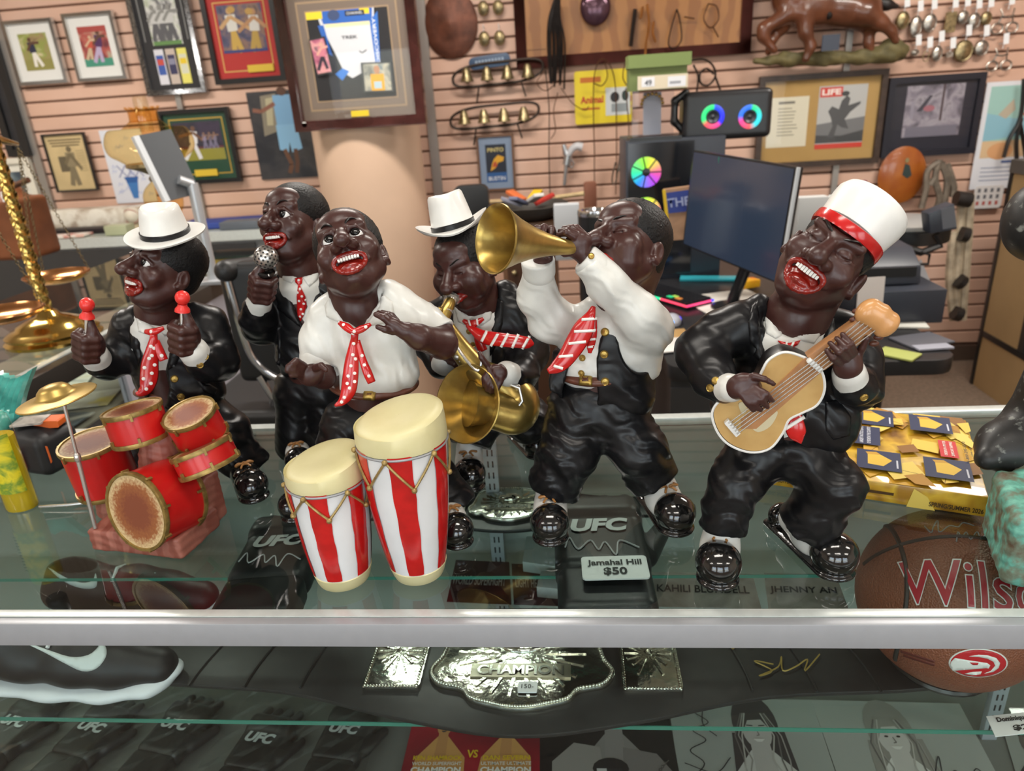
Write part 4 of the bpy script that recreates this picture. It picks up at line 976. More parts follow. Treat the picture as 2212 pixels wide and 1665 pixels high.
    bb = bvh_of(belt); patch('buckle',[(1252,810),(1280,812),(1279,832),(1251,830)],bb,M_GOLDB,belt,.003,4); patch('buckle_plate',[(1258,815),(1273,816),(1272,827),(1257,826)],bb,M_BELT,belt,.0036,4)
    ts = Sculpt(); g.ell(ts,(1292,864,.012),(106,78,64),0)
    g.chain(ts,[(1250,905,.006),(1228,975,-.012),(1205,1025,-.010),(1190,1090,-.014)],[70,62,54,54],.014); g.hem(ts,(1205,1025,-.010),(1193,1062,-.013))
    g.chain(ts,[(1336,905,.008),(1378,968,-.008),(1404,1020,.0),(1440,1080,-.004)],[72,60,52,54],.014); g.hem(ts,(1404,1020,.0),(1418,1042,-.003))
    ts.build('trousers',M_BLK,root,vox=.0026,disp=wrinkle(.0019,.032,(.4,.3,1),2.2))
    shoe(g,(1188,1128),(1190,1072),.0255,(1190,1065,-.012)); shoe(g,(1458,1106),(1400,1052),.0265,(1428,1052,-.004))
trumpeter()
def conga_player():
    root = thing('musician_figurine','figurine in white short-sleeved shirt and dotted tie behind the striped congas','figurine',tuple(atZ(860,1120,0)),'jazz band figurines on the glass counter')
    g = Fig(0.20,root); P = g.P; sk = Sculpt(); hc = P(757,552,.0)
    g.chain(sk,[(760,590,.012),(775,660,.010),(800,740,.012),(810,900,.012)],[58,58,62,60])
    g.chain(sk,[(800,740,.01),(705,690,.01),(690,770,.0),(700,815,-.025),(672,812,-.045)],[50,28,26,24,22])
    g.chain(sk,[(800,740,.01),(890,680,.01),(950,720,-.005),(955,742,-.025),(905,728,-.06),(880,716,-.068)],[50,30,30,33,27,21])
    g.chain(sk,[(810,900,.01),(860,980,.0),(960,1060,-.01),(982,1100,-.02)],[40,24,20,17]); g.chain(sk,[(810,900,.01),(740,1000,.0),(660,1080,-.01)],[40,24,18])
    g.ell(sk,(856,706,-.072),(26,12,17),.005,rz=-.7)
    for f in ([(842,698,-.074),(828,686,-.076),(812,679,-.074)],[(848,694,-.07),(834,682,-.070),(818,676,-.066)],[(852,692,-.065),(840,680,-.064),(826,675,-.060)],[(856,694,-.06),(846,682,-.058),(834,677,-.054)],[(848,716,-.074),(832,712,-.080),(816,706,-.080)]): g.chain(sk,f,[8.5,7.5,6.2],.0015)
    g.ell(sk,(672,808,-.050),(32,15,23),.005,rz=.3)
    for f in ([(655,790,-.055),(640,780,-.062),(630,786,-.068)],[(650,798,-.057),(634,788,-.065),(622,792,-.070)],[(650,806,-.057),(634,798,-.066),(621,800,-.071)],[(654,814,-.055),(640,808,-.064),(630,810,-.068)],[(682,794,-.058),(694,790,-.066),(704,798,-.070)]): g.chain(sk,f,[9,8,6.6],.0015)
    head(g,sk,hc,.114,8,37,-13,eyes='open',open_=.95,gaze=(.05,.22))
    sk.build('body',M_SKIN,root,vox=.0024,fine=(hc-.074,hc+.074,.0012))
    ss = Sculpt(); g.ell(ss,(795,735,.014),(98,72,112),0); g.ell(ss,(808,815,.012),(96,72,46),.03); g.chain(ss,[(745,665,.014),(835,655,.014)],[48,52],.015)
    g.chain(ss,[(712,685,.012),(692,735,.004),(690,768,-.002)],[46,42,40],.01); g.hem(ss,(692,735,.004),(690,786,-.004),.03)
    g.chain(ss,[(868,672,.012),(916,700,.002),(948,722,-.006)],[48,44,40],.01); g.hem(ss,(916,700,.002),(950,728,-.008),.03)
    ss.cutpoly([(718,610),(722,650),(745,685),(774,706),(800,680),(824,648),(830,610)],g.Y0-.004,P(700,720)-.1,P(850,600)+.1)
    shirt = ss.build('shirt',M_WHT,root,vox=.0024,disp=wrinkle(.0011,.026,(1,.2,.3),1.4))
    sb = bvh_of(shirt)
    cs = Sculpt(); g.chain(cs,[(690,770,-.002),(690,782,-.004)],[42,42],0); g.hem(cs,(690,770,-.002),(690,788,-.004),.03); cs.cap(P(690,760,0),P(690,765,0),.001,op='u',k=0); cs.build('sleeve_cuff',M_WHT,shirt,vox=.002)
    for poly in ([(716,640),(702,660),(706,684),(740,700),(770,708),(745,690),(724,665)],[(826,634),(848,652),(852,676),(836,698),(786,706),(800,688),(820,662)]): patch('shirt_collar',poly,sb,M_WHT,shirt,.003,6,maxjump=.025)
    t1 = tie_strip(g,[(766,714,-.052,10),(766,728,-.053,8),(764,745,-.053,10),(760,780,-.057,15),(757,815,-.062,17),(752,845,-.068,16),(740,866,-.072,10),(724,876,-.074,3)],M_RED,root,'tie',.005)
    t2 = tie_strip(g,[(772,735,-.051,6),(783,775,-.054,8),(794,805,-.058,10),(803,826,-.058,9)],M_RED,root,'tie',.004)
    t3 = tie_strip(g,[(733,697,-.045,5),(748,706,-.050,9),(764,716,-.054,7),(782,710,-.050,8),(801,700,-.044,4)],M_RED,root,'tie_knot',.006)
    dots(g,[t1,t3],[(742,701),(765,716),(790,706),(764,742),(762,766),(758,790),(768,775),(752,812),(766,806),(755,838),(744,858),(750,828),(762,722),(738,868),(766,824)],t1); dots(g,[t2],[(787,788),(797,812),(782,768)],t2)
    bs = Sculpt(); g.ell(bs,(808,828,.012),(98,82,19),0,rz=-.07); belt = bs.build('belt',M_BELT,root,vox=.002); bb = bvh_of(belt)
    patch('buckle',[(786,842),(812,846),(810,864),(784,861)],bb,M_GOLDB,belt,.003,4); patch('buckle_plate',[(792,848),(806,850),(804,859),(790,857)],bb,M_BELT,belt,.0036,4)
    ts = Sculpt(); g.ell(ts,(808,905,.012),(104,78,66),0)
    g.chain(ts,[(760,930,.006),(730,1010,-.005),(690,1070,.0)],[68,58,50],.014); g.chain(ts,[(850,930,.006),(920,1020,-.004),(972,1075,-.006),(990,1110,-.008)],[70,56,44,44],.014); g.hem(ts,(972,1075,-.006),(983,1092,-.007))
    ts.build('trousers',M_BLK,root,vox=.0026,disp=wrinkle(.0016,.032,(.4,.3,1),.4))
    shoe(g,(986,1142),(962,1098),.0225,(975,1098,-.006)); shoe(g,(634,1090),(680,1062),.0215,(685,1075,.0))
conga_player()
def congas():
    root = thing('conga_drums','pair of red and white striped conga drums with cream skins, one tall and one short','drums',tuple(atZ(830,1240,0)))
    M_CR = mat('cream drum skin',(0.66,0.60,0.32),.42,var=.06,vscale=25,col2=(.72,.66,.38)); M_W = mat('white drum paint',(.74,.75,.76),.3,coat=.2,var=.03); M_ZIG = mat('old gold cord',(.36,.25,.09),.4,metal=.5,var=.25,vscale=120); M_GR = mat('grey hoop paint',(.32,.33,.35),.4,metal=.3)
    for bx,by,rb,H,rt,turn in ((906,1232,.0315,.212,.0515,.16),(744,1244,.0325,.163,.0455,.05)):
        o = atZ(bx,by,0)
        def rad(z):
            t = z/H; return rb+(rt-rb)*(1-(1-min(t,1))**2.1)
        n = 48; zs = [.016+(H*.86-.016)*i/12 for i in range(13)]
        mb = MB(); mb.lathe([(rad(z)*.985,z) for z in zs],o,(0,0,1),n); dr = mb.build('drum_shell',M_W,root,smooth=True)
        mb = MB(); mb.lathe([(rb*.86,0),(rb*.95,0),(rb*1.0,.004),(rad(.016)*1.015,.016),(rad(.016)*.95,.0175)],o,(0,0,1),n); mb.build('drum_foot',M_CR,dr,smooth=True)
        mb = MB(); z0 = H*.85; mb.lathe([(rt*.96,z0),(rt*1.0,z0+.001),(rt*1.015,z0+.006),(rt*1.0,H*.955),(rt*.975,H*.982),(rt*.92,H*.995),(rt*.80,H*1.005),(rt*.4,H*1.0),(.0003,H*.995)],o,(0,0,1),n,capt=False,
                            fn=lambda x,y,z,q,i: (x,y,z+.010*(x*.8+y*.5)/rt*(1 if i > 3 else 0))); mb.build('drum_skin',M_CR,dr,smooth=True)
        mb = MB(); mb.tube([o+V(rt*1.0*math.cos(2*math.pi*i/n),rt*1.0*math.sin(2*math.pi*i/n),z0-.001) for i in range(n)],.0016,6,closed=True); mb.build('drum_hoop',M_GR,dr,smooth=True)
        ns = 6
        for k in range(ns):
            a0 = math.radians(-90)+turn+2*math.pi*k/ns; mb = MB(); vs = []; fs = []; m = 7
            for i,z in enumerate(zs):
                for j in range(m):
                    a = a0+(j/(m-1)-.5)*math.radians(29+1.5*math.sin(i*1.7+k)); r = rad(z)+(.0003 if j in (0,m-1) else .0008); vs.append(o+V(r*math.cos(a),r*math.sin(a),z if i else z+.002))
            for i in range(12):
                for j in range(m-1): q = i*m+j; fs.append((q,q+1,q+1+m,q+m))
            mb.add(vs,fs); mb.build('red_stripe',M_RED,dr,smooth=True)
        nk = 6; zb = H*.665
        pts = []
        for k in range(nk):
            for f,z in ((0,z0-.002),(.5,zb)):
                a = math.radians(-90)+turn+math.radians(-17)+2*math.pi*(k+f)/nk; r = rad(z)+.0025; pts.append((r*math.cos(a),r*math.sin(a),z))
        mb = MB()
        for i in range(len(pts)):
            p,q = V(*pts[i]),V(*pts[(i+1) % len(pts)]); seg = []
            for t in np.linspace(0,1,6):
                w = p+(q-p)*t; r = rad(w[2])+.002; w[:2] *= r/np.hypot(w[0],w[1]); seg.append(o+w)
            mb.tube(seg,.0015,6)
        mb.build('lacing',M_ZIG,dr,smooth=True)
        for p in pts:
            mb = MB(); mb.ball(o+V(*p)*V(1.01,1.01,1),.0034,10,8); mb.build('lacing_knob',M_ZIG,dr,smooth=True)
congas()
def saxophonist():
    root = thing('musician_figurine','figurine in white hat and black suit bent over a brass saxophone, striped tie flying','figurine',tuple(atZ(1085,1010,0)),'jazz band figurines on the glass counter')
    g = Fig(0.34,root); P = g.P; sk = Sculpt(); hc = P(1006,574,-.02)
    g.chain(sk,[(1020,600,.0),(1030,650,.005),(1045,720,.01),(1070,860,.012)],[48,50,54,50])
    g.chain(sk,[(1040,700,.01),(945,680,.01),(925,750,.0),(950,780,-.04),(965,775,-.055)],[44,24,22,20,18]); g.chain(sk,[(1040,700,.01),(1110,690,.01),(1145,770,.0),(1105,806,-.075),(1082,804,-.098)],[44,24,24,20,19])
    g.chain(sk,[(1070,860,.01),(1030,930,.0),(1012,985,-.03)],[36,20,15]); g.chain(sk,[(1070,860,.01),(1130,900,.0),(1160,930,.01)],[36,20,15])
    g.ell(sk,(1070,808,-.110),(28,13,23),.005,rz=.4)
    for f in ([(1058,800,-0.116),(1046,816,-0.121),(1046,832,-0.120)],[(1064,812,-0.118),(1054,828,-0.123),(1052,842,-0.121)],[(1072,820,-0.118),(1064,836,-0.123),(1060,846,-0.121)],[(1082,822,-0.116),(1074,838,-0.121),(1070,846,-0.120)],[(1052,788,-0.114),(1040,772,-0.116),(1036,762,-0.114)]): g.chain(sk,f,[7.5,6.6,5.6],.0015)
    g.ell(sk,(966,776,-.062),(22,12,16),.005)
    for f in ([(972,764,-.068),(986,768,-.074),(992,776,-.074)],[(974,772,-.069),(986,776,-.075),(990,784,-.075)],[(972,782,-.069),(982,786,-.074),(986,792,-.074)]): g.chain(sk,f,[7,6.4,5.4],.0015)
    L,A = head(g,sk,hc,.108,-24,-10,-10,eyes='closed',mouth='shut',puff=.9)
    sk.build('body',M_SKIN,root,vox=.0025,fine=(hc-.070,hc+.070,.0013))
    fedora(g,P(980,492,-.016),V(-.20,.02,1),nrm(V(1,.15,.2)),.0285,.046,side=.014,front=.002,pinch=.7)
    ss = Sculpt(); g.ell(ss,(1045,735,.012),(76,60,96),0); g.chain(ss,[(1026,655,.008),(1035,690,.008)],[50,62],.01); shirt = ss.build('shirt',M_WHT,root,vox=.0024)
    js = Sculpt(); g.ell(js,(1055,740,.012),(92,66,100),0); g.ell(js,(1085,830,.012),(78,64,76),.03); g.chain(js,[(975,662,.014),(945,690,.012)],[34,38],.02); g.chain(js,[(1090,640,.014),(1112,672,.012)],[36,40],.02)
    js.cutpoly([(975,600),(972,660),(985,720),(1010,780),(1040,850),(1060,850),(1062,780),(1058,715),(1072,640),(1080,600)],g.Y0+.0,P(900,900)-.2,P(1150,560)+.2); js.ell(P(1030,640,0),(.032,.03,.034),None,.003,'s')
    g.chain(js,[(945,690,.012),(932,745,.0),(955,790,-.040)],[38,36,30],.01); g.chain(js,[(1112,680,.010),(1140,760,-.005),(1122,808,-.055),(1108,812,-.078)],[44,44,38,31],.012)
    jacket = js.build('jacket',M_BLK,root,vox=.0026,disp=wrinkle(.0011,.030,(.5,.1,.8),2.5)); jb = bvh_of(jacket); sb = bvh_of(shirt)
    patch('lapel',[(1066,640),(1088,650),(1086,700),(1070,750),(1058,770),(1056,720),(1064,690)],jb,M_BLK,jacket,.0022,6)
    for poly in ([(982,662),(990,695),(1004,702),(1018,688),(1000,672)],[(1066,650),(1040,678),(1018,686),(1040,704),(1060,690)]): patch('shirt_collar',poly,sb,M_WHT,shirt,.002,5,maxjump=.02)
    for q in ((1013,716),(1022,744)): button(g,*q,sb,parent=shirt)
    for a,b,ra in (((955,790,-.040),(962,782,-.054),27),((1108,812,-.078),(1094,807,-.092),28)):
        cs = Sculpt(); g.chain(cs,[a,b],ra,0); cs.build('cuff',M_WHT,root,vox=.0018)
    t1 = tie_strip(g,[(1012,700,-.038,8),(1022,712,-.045,9),(1046,728,-.060,15),(1085,734,-.070,15),(1120,738,-.072,14),(1142,741,-.070,12),(1153,743,-.069,3)],M_RED,root,'tie',.005)
    t2 = tie_strip(g,[(1001,692,-.032,4),(1012,698,-.038,7),(1026,698,-.040,8),(1044,688,-.034,4)],M_RED,root,'tie_knot',.005); t3 = tie_strip(g,[(1028,712,-.040,7),(1036,740,-.042,10),(1044,758,-.042,10)],M_RED,root,'tie',.004)
    for a in ((1040,738,1052,714),(1060,748,1076,720),(1082,750,1098,720),(1106,752,1120,722),(1128,754,1144,726)): stripe([t1],*a,6,t1)
    for a in ((1012,690,1016,704),(1030,688,1032,704)): stripe([t2],*a,4,t2)
    ts = Sculpt(); g.ell(ts,(1078,870,.012),(72,62,60),0); g.chain(ts,[(1045,890,.005),(1020,940,-.020),(1012,990,-.032)],[56,44,42],.012); g.hem(ts,(1020,940,-.020),(1015,960,-.028)); g.chain(ts,[(1110,880,.008),(1140,905,.0),(1172,950,.008)],[58,50,46],.012); g.hem(ts,(1140,905,.0),(1155,924,.005))
    ts.build('trousers',M_BLK,root,vox=.0025,disp=wrinkle(.0016,.03,(.4,.3,1),3.4))
    shoe(g,(1014,1022),(1014,978),.0245,(1013,968,-.026)); shoe(g,(1160,956),(1118,930),.0235,(1150,925,.004))
    # saxophone
    path = [(976,642,-.060),(968,662,-.072),(956,690,-.082),(966,712,-.084),(990,748,-.086),(1020,786,-.090),(1052,820,-.092)]
    W = [P(*p) for p in spline([np.array(p) for p in path],6)]; n = len(W); mb = MB(); mb.tube(W,[.0075+(.0125*(i/n)**1.4) for i in range(n)],20); sx = mb.build('saxophone',M_BRASS,root,smooth=True)
    mb = MB(); a,b = P(976,641,-.058),P(966,668,-.074); d = nrm(b-a); mb.lathe([(.004,-.004),(.0118,0),(.0122,.004),(.0095,.006),(.0085,.012),(.0085,.026)],a,d,20); mb.build('mouthpiece',M_SILV,sx,smooth=True)
    bow = [(1040,806,-.082),(1090,838,-.076),(1118,866,-.080),(1112,892,-.092),(1080,888,-.102),(1040,876,-.110),(1012,872,-.118)]
    W = [P(*p) for p in spline([np.array(p) for p in bow],6)]; n = len(W); rr = spline([(.019,),(.0265,),(.030,),(.030,),(.0275,),(.0275,),(.031,)],6); mb = MB(); mb.tube(W,[float(r[0]) for r in rr],28); mb.build('sax_bow',M_BRASS,sx,smooth=True)
    o = P(1026,874,-.110); d = nrm(P(994,870,-.128)-o); d = nrm(d*.75+nrm(CAM-o)*.75)
    mb = MB(); mb.lathe([(.030,-.014),(.034,0),(.041,.012),(.049,.020),(.0525,.0235),(.0530,.0255),(.0515,.0265),(.047,.022),(.038,.010),(.024,-.004),(.012,-.018),(.0004,-.022)],o,d,48,sx=1.0,capb=False,capt=False,ref=(0,0,1),sy=.86); mb.build('sax_bell',M_BRASS,sx,smooth=True)
    mb = MB(); mb.tube([P(*p) for p in spline([np.array(p) for p in ((960,694,-.098),(972,722,-.102),(1000,768,-.106),(1030,800,-.112),(1040,780,-.108),(1034,758,-.104))],6)],.0020,8); mb.tube([P(*p) for p in ((1090,826,-.100),(1122,838,-.104),(1128,866,-.108),(1118,880,-.112))],.0022,8); mb.build('key_rod',M_SILV,sx,smooth=True)
    for q in ((946,686),(950,670),(978,758),(988,770),(996,778),(1118,836),(1120,878),(952,705)): mb = MB(); mb.ball(P(*q,-.098),.0046,10,8); mb.build('key',M_SILV if q[0] > 960 else M_GOLDB,sx,smooth=True)
saxophonist()
def singer():
    root = thing('musician_figurine','figurine in black suit singing into a silver microphone, at the rear of the band','figurine',tuple(atY(690,1000,.40)*V(1,1,0)),'jazz band figurines on the glass counter')
    g = Fig(0.39,root); P = g.P; sk = Sculpt(); hc = P(636,484,.0)
    g.chain(sk,[(640,510,.01),(648,570,.01),(662,640,.012),(670,830,.012)],[46,48,50,50])
    g.chain(sk,[(660,640,.01),(600,625,.01),(556,700,-.005),(560,660,-.045),(566,630,-.055)],[40,24,22,20,20]); g.chain(sk,[(660,640,.01),(735,640,.01),(750,730,.0),(740,790,-.01)],[40,24,22,18]); g.chain(sk,[(670,830,.01),(640,930,.0),(640,990,.0)],[34,20,15]); g.chain(sk,[(670,830,.01),(705,930,.0),(705,990,.0)],[34,20,15])
    up = nrm(P(577,560,-.070)-P(566,640,-.055)); out = nrm(np.cross(up,V(1,.25,0))); out = out if out[1] < 0 else -out; side = np.cross(up,out); side = side if side[0] > 0 else -side
    fist(g,sk,P(566,618,-.060),None,side,up,out,1.08)
    head(g,sk,hc,.113,-21,20,-6,eyes='open',open_=.85,gaze=(-.15,.12))
    sk.build('body',M_SKIN,root,vox=.0026,fine=(hc-.070,hc+.070,.0013))
    # microphone
    a,b = P(566,640,-.056),P(575,556,-.072); d = nrm(b-a); mb = MB(); mb.lathe([(.004,-.012),(.0052,-.010),(.0060,.012),(.0085,.034),(.0135,.041),(.0142,.044),(.012,.046)],a,d,20); mc = mb.build('microphone',M_SHOE,root,smooth=True)
    mb = MB(); mb.ball(b,.0168,26,16); mb.build('microphone_head',mat('silver mesh ball',(.55,.53,.5),.28,metal=.85,var=.1,vscale=90),mc,smooth=True)
    M_HOLE = mat('dark mesh hole',(.02,.02,.02),.5)
    for k in range(110):
        z = 1-2*(k+.5)/110; r = math.sqrt(1-z*z); f = k*2.39996; n = V(r*math.cos(f),r*math.sin(f),z)
        if n @ nrm(CAM-b) < .05: continue
        mb = MB(); mb.lathe([(.0017,0),(.0001,.0001)],b+n*.01683,n,7,capb=False,capt=False); mb.build('mesh_hole',M_HOLE,mc)
    ss = Sculpt(); g.ell(ss,(665,665,.012),(68,50,100),0); g.chain(ss,[(648,580,.01),(655,610,.01)],[44,56],.01); shirt = ss.build('shirt',M_WHT,root,vox=.0025)
    js = Sculpt(); g.ell(js,(668,680,.012),(78,56,110),0); g.ell(js,(672,770,.012),(76,58,68),.03); g.chain(js,[(615,605,.012),(600,625,.010)],[26,32],.02); g.chain(js,[(705,595,.012),(738,625,.010)],[28,34],.02)
    js.cutpoly([(600,540),(607,590),(625,630),(652,706),(660,706),(680,640),(692,590),(700,540)],g.Y0+.0,P(560,800)-.2,P(760,520)+.2); js.ell(P(648,560,0),(.034,.03,.030),None,.003,'s')
    g.chain(js,[(602,628,.010),(565,705,-.005),(556,690,-.030),(556,668,-.044)],[36,38,35,31],.01); g.chain(js,[(738,632,.010),(752,710,.002),(745,780,.0)],[36,34,30],.01)
    jacket = js.build('jacket',M_BLK,root,vox=.0024,disp=wrinkle(.0011,.030,(.5,.1,.8),4.5)); jb = bvh_of(jacket); sb = bvh_of(shirt)
    patch('lapel',[(604,580),(594,600),(594,640),(600,655),(598,665),(640,700),(650,706),(626,640)],jb,M_BLK,jacket,.0022,6); patch('pocket_flap',[(598,710),(606,706),(605,790),(596,786)],jb,M_BLK,jacket,.0015,6)
    for poly in ([(606,576),(612,605),(630,612),(643,598),(620,584)],[(690,582),(672,592),(652,598),(668,620),(686,604)]): patch('shirt_collar',poly,sb,M_WHT,shirt,.002,5,maxjump=.02)
    t1 = patch('tie',[(637,601),(654,599),(653,612),(648,616),(660,640),(663,660),(657,680),(650,694),(643,680),(641,640),(644,616),(638,610)],sb,M_RED,root,.0035,4,maxjump=.02); dots(g,[t1],[(645,605),(648,624),(652,640),(646,650),(656,656),(650,668),(654,678),(648,684),(643,632),(660,648)],t1,r=.0019)
    cs = Sculpt(); g.chain(cs,[(556,668,-.044),(562,648,-.053)],[28,26],0); cs.build('cuff',M_WHT,root,vox=.0018)
    ts = Sculpt(); g.ell(ts,(672,830,.012),(74,54,56),0); g.chain(ts,[(640,850,.006),(640,930,.0),(645,1010,.0)],[48,40,40],.012); g.hem(ts,(640,930,0),(645,985,0)); g.chain(ts,[(705,850,.006),(712,930,.0),(720,1010,.0)],[48,40,40],.012); g.hem(ts,(712,930,0),(718,985,0))
    ts.build('trousers',M_BLK,root,vox=.0025,disp=wrinkle(.0013,.03,(.4,.3,1),5.4))
    for q,w in ((645,975),(725,975)): shoe(g,(q,w+18),(q-2,w-8),.022,(q,w-15,.0))
singer()
def drummer():
    root = thing('musician_figurine','figurine in white hat and black suit raising two red-tipped drumsticks','figurine',tuple(atZ(440,1030,0)),'jazz band figurines on the glass counter')
    g = Fig(0.32,root); P = g.P; sk = Sculpt(); hc = P(355,583,.0)
    g.chain(sk,[(355,610,.01),(345,670,.01),(352,740,.012),(385,900,.012)],[50,48,52,52])
    g.chain(sk,[(350,730,.01),(285,705,.01),(250,775,-.005),(215,785,-.04),(200,765,-.055)],[40,24,22,20,20]); g.chain(sk,[(350,730,.01),(448,700,.01),(470,785,-.01),(430,770,-.050),(412,750,-.066)],[40,26,24,22,22]); g.chain(sk,[(385,900,.01),(480,930,.0),(525,990,.0)],[36,20,15]); g.chain(sk,[(385,900,.01),(330,960,.0),(320,1040,.0)],[36,20,15])
    for c,w,bl in (((197,746,-.060),(188,660),(188,658,-.068)),((403,728,-.072),(394,646),(394,643,-.080))):
        cw = P(*c); up = nrm(P(*bl)-P(c[0]-8,c[1],c[2]-.004)); out = nrm(V(-.25,-1,.1)); out = nrm(out-up*(out @ up)); side = np.cross(up,out); side = side if side[0] < 0 else -side
        fist(g,sk,cw,None,side,up,out,1.12); mallet(g,(bl[0],c[1]-6,c[2]-.010),bl)
    L,A = head(g,sk,hc,.112,-29,23,5,eyes='open',open_=.95,gaze=(-.15,.15))
    sk.build('body',M_SKIN,root,vox=.0025,fine=(hc-.074,hc+.074,.0013))
    fedora(g,P(358,506,-.002),V(.06,-.16,1),nrm(V(1,.08,-.1)),.0300,.040,side=.003,front=.001,pinch=.12)
    ss = Sculpt(); g.ell(ss,(345,755,.012),(72,56,100),0); g.chain(ss,[(345,680,.01),(345,700,.01)],[46,58],.01); shirt = ss.build('shirt',M_WHT,root,vox=.0025)
    js = Sculpt(); g.ell(js,(362,755,.012),(92,62,100),0); g.ell(js,(395,835,.012),(92,64,56),.03,rz=-.2); g.chain(js,[(300,690,.012),(282,705,.010)],[32,36],.02); g.chain(js,[(420,685,.014),(448,700,.012)],[34,40],.02)
    js.cutpoly([(293,640),(294,690),(308,760),(322,850),(330,900),(352,900),(366,840),(358,800),(372,740),(392,690),(400,640)],g.Y0+.0,P(250,950)-.2,P(480,600)+.2); js.ell(P(345,668,0),(.036,.03,.034),None,.003,'s')
    g.chain(js,[(285,708,.010),(262,765,-.004),(232,785,-.025),(214,782,-.042)],[40,40,35,31],.01); g.chain(js,[(450,705,.012),(472,780,-.012),(448,784,-.042),(430,774,-.055)],[42,42,38,34],.01)
    jacket = js.build('jacket',M_BLK,root,vox=.0024,disp=wrinkle(.0011,.030,(.5,.1,.8),6.1)); jb = bvh_of(jacket); sb = bvh_of(shirt)
    patch('lapel',[(392,684),(408,695),(402,740),(380,790),(362,800),(372,745)],jb,M_BLK,jacket,.0022,6); patch('lapel',[(292,684),(278,705),(282,740),(290,760),(300,790),(306,770),(296,720)],jb,M_BLK,jacket,.0022,6); patch('pocket_flap',[(420,812),(448,826),(470,840),(462,856),(440,846)],jb,M_BLK,jacket,.002,6)
    for q in ((377,818),(391,857)): button(g,*q,jb,parent=jacket,r=.0056)
    for q in ((443,770),(432,788)): button(g,*q,jb,parent=jacket,r=.0048)
    for poly in ([(294,684),(300,716),(316,722),(336,708),(312,694)],[(390,678),(366,696),(338,708),(356,726),(380,712)]): patch('shirt_collar',poly,sb,M_WHT,shirt,.002,5,maxjump=.02)
    for a,b,ra in (((214,782,-.042),(204,768,-.054),29),((430,774,-.055),(418,758,-.066),31)):
        cs = Sculpt(); g.chain(cs,[a,b],ra,0); cs.build('cuff',M_WHT,root,vox=.0018)
    t1 = tie_strip(g,[(332,716,-.040,8),(332,730,-.044,8),(330,750,-.046,12),(324,785,-.050,17),(322,815,-.054,18),(316,838,-.060,14),(304,848,-.064,9),(294,850,-.066,3)],M_RED,root,'tie',.005); t2 = tie_strip(g,[(338,735,-.042,6),(346,760,-.045,9),(354,778,-.046,9)],M_RED,root,'tie',.004); t3 = tie_strip(g,[(314,716,-.036,5),(326,717,-.042,8),(338,715,-.042,7),(354,708,-.036,4)],M_RED,root,'tie_knot',.005)
    dots(g,[t1,t3],[(326,716),(326,748),(322,774),(334,788),(312,794),(328,806),(310,818),(326,828),(300,836),(316,840),(328,768),(333,752)],t1,r=.0026); dots(g,[t2],[(349,768)],t2,r=.0026)
    ts = Sculpt(); g.ell(ts,(385,885,.012),(90,60,52),0); g.chain(ts,[(425,890,.006),(485,935,-.004),(515,985,.0),(548,1030,.004)],[62,52,44,42],.012); g.hem(ts,(515,985,.0),(535,1012,.003)); g.chain(ts,[(350,900,.006),(325,980,.0),(320,1060,.0)],[56,48,44],.012)
    ts.build('trousers',M_BLK,root,vox=.0025,disp=wrinkle(.0016,.03,(.4,.3,1),7.4)); bs = Sculpt(); g.ell(bs,(350,838,.01),(60,52,12),0); bo = bs.build('belt',M_BELT,root,vox=.002); patch('buckle',[(345,824),(362,824),(362,836),(345,836)],bvh_of(bo),M_GOLDB,bo,.003,4)
    shoe(g,(543,1046),(515,1005),.0245,(530,1005,.003),white=False)
    shoe(g,(325,1085),(322,1055),.0225,(320,1045,.0),white=False)
drummer()
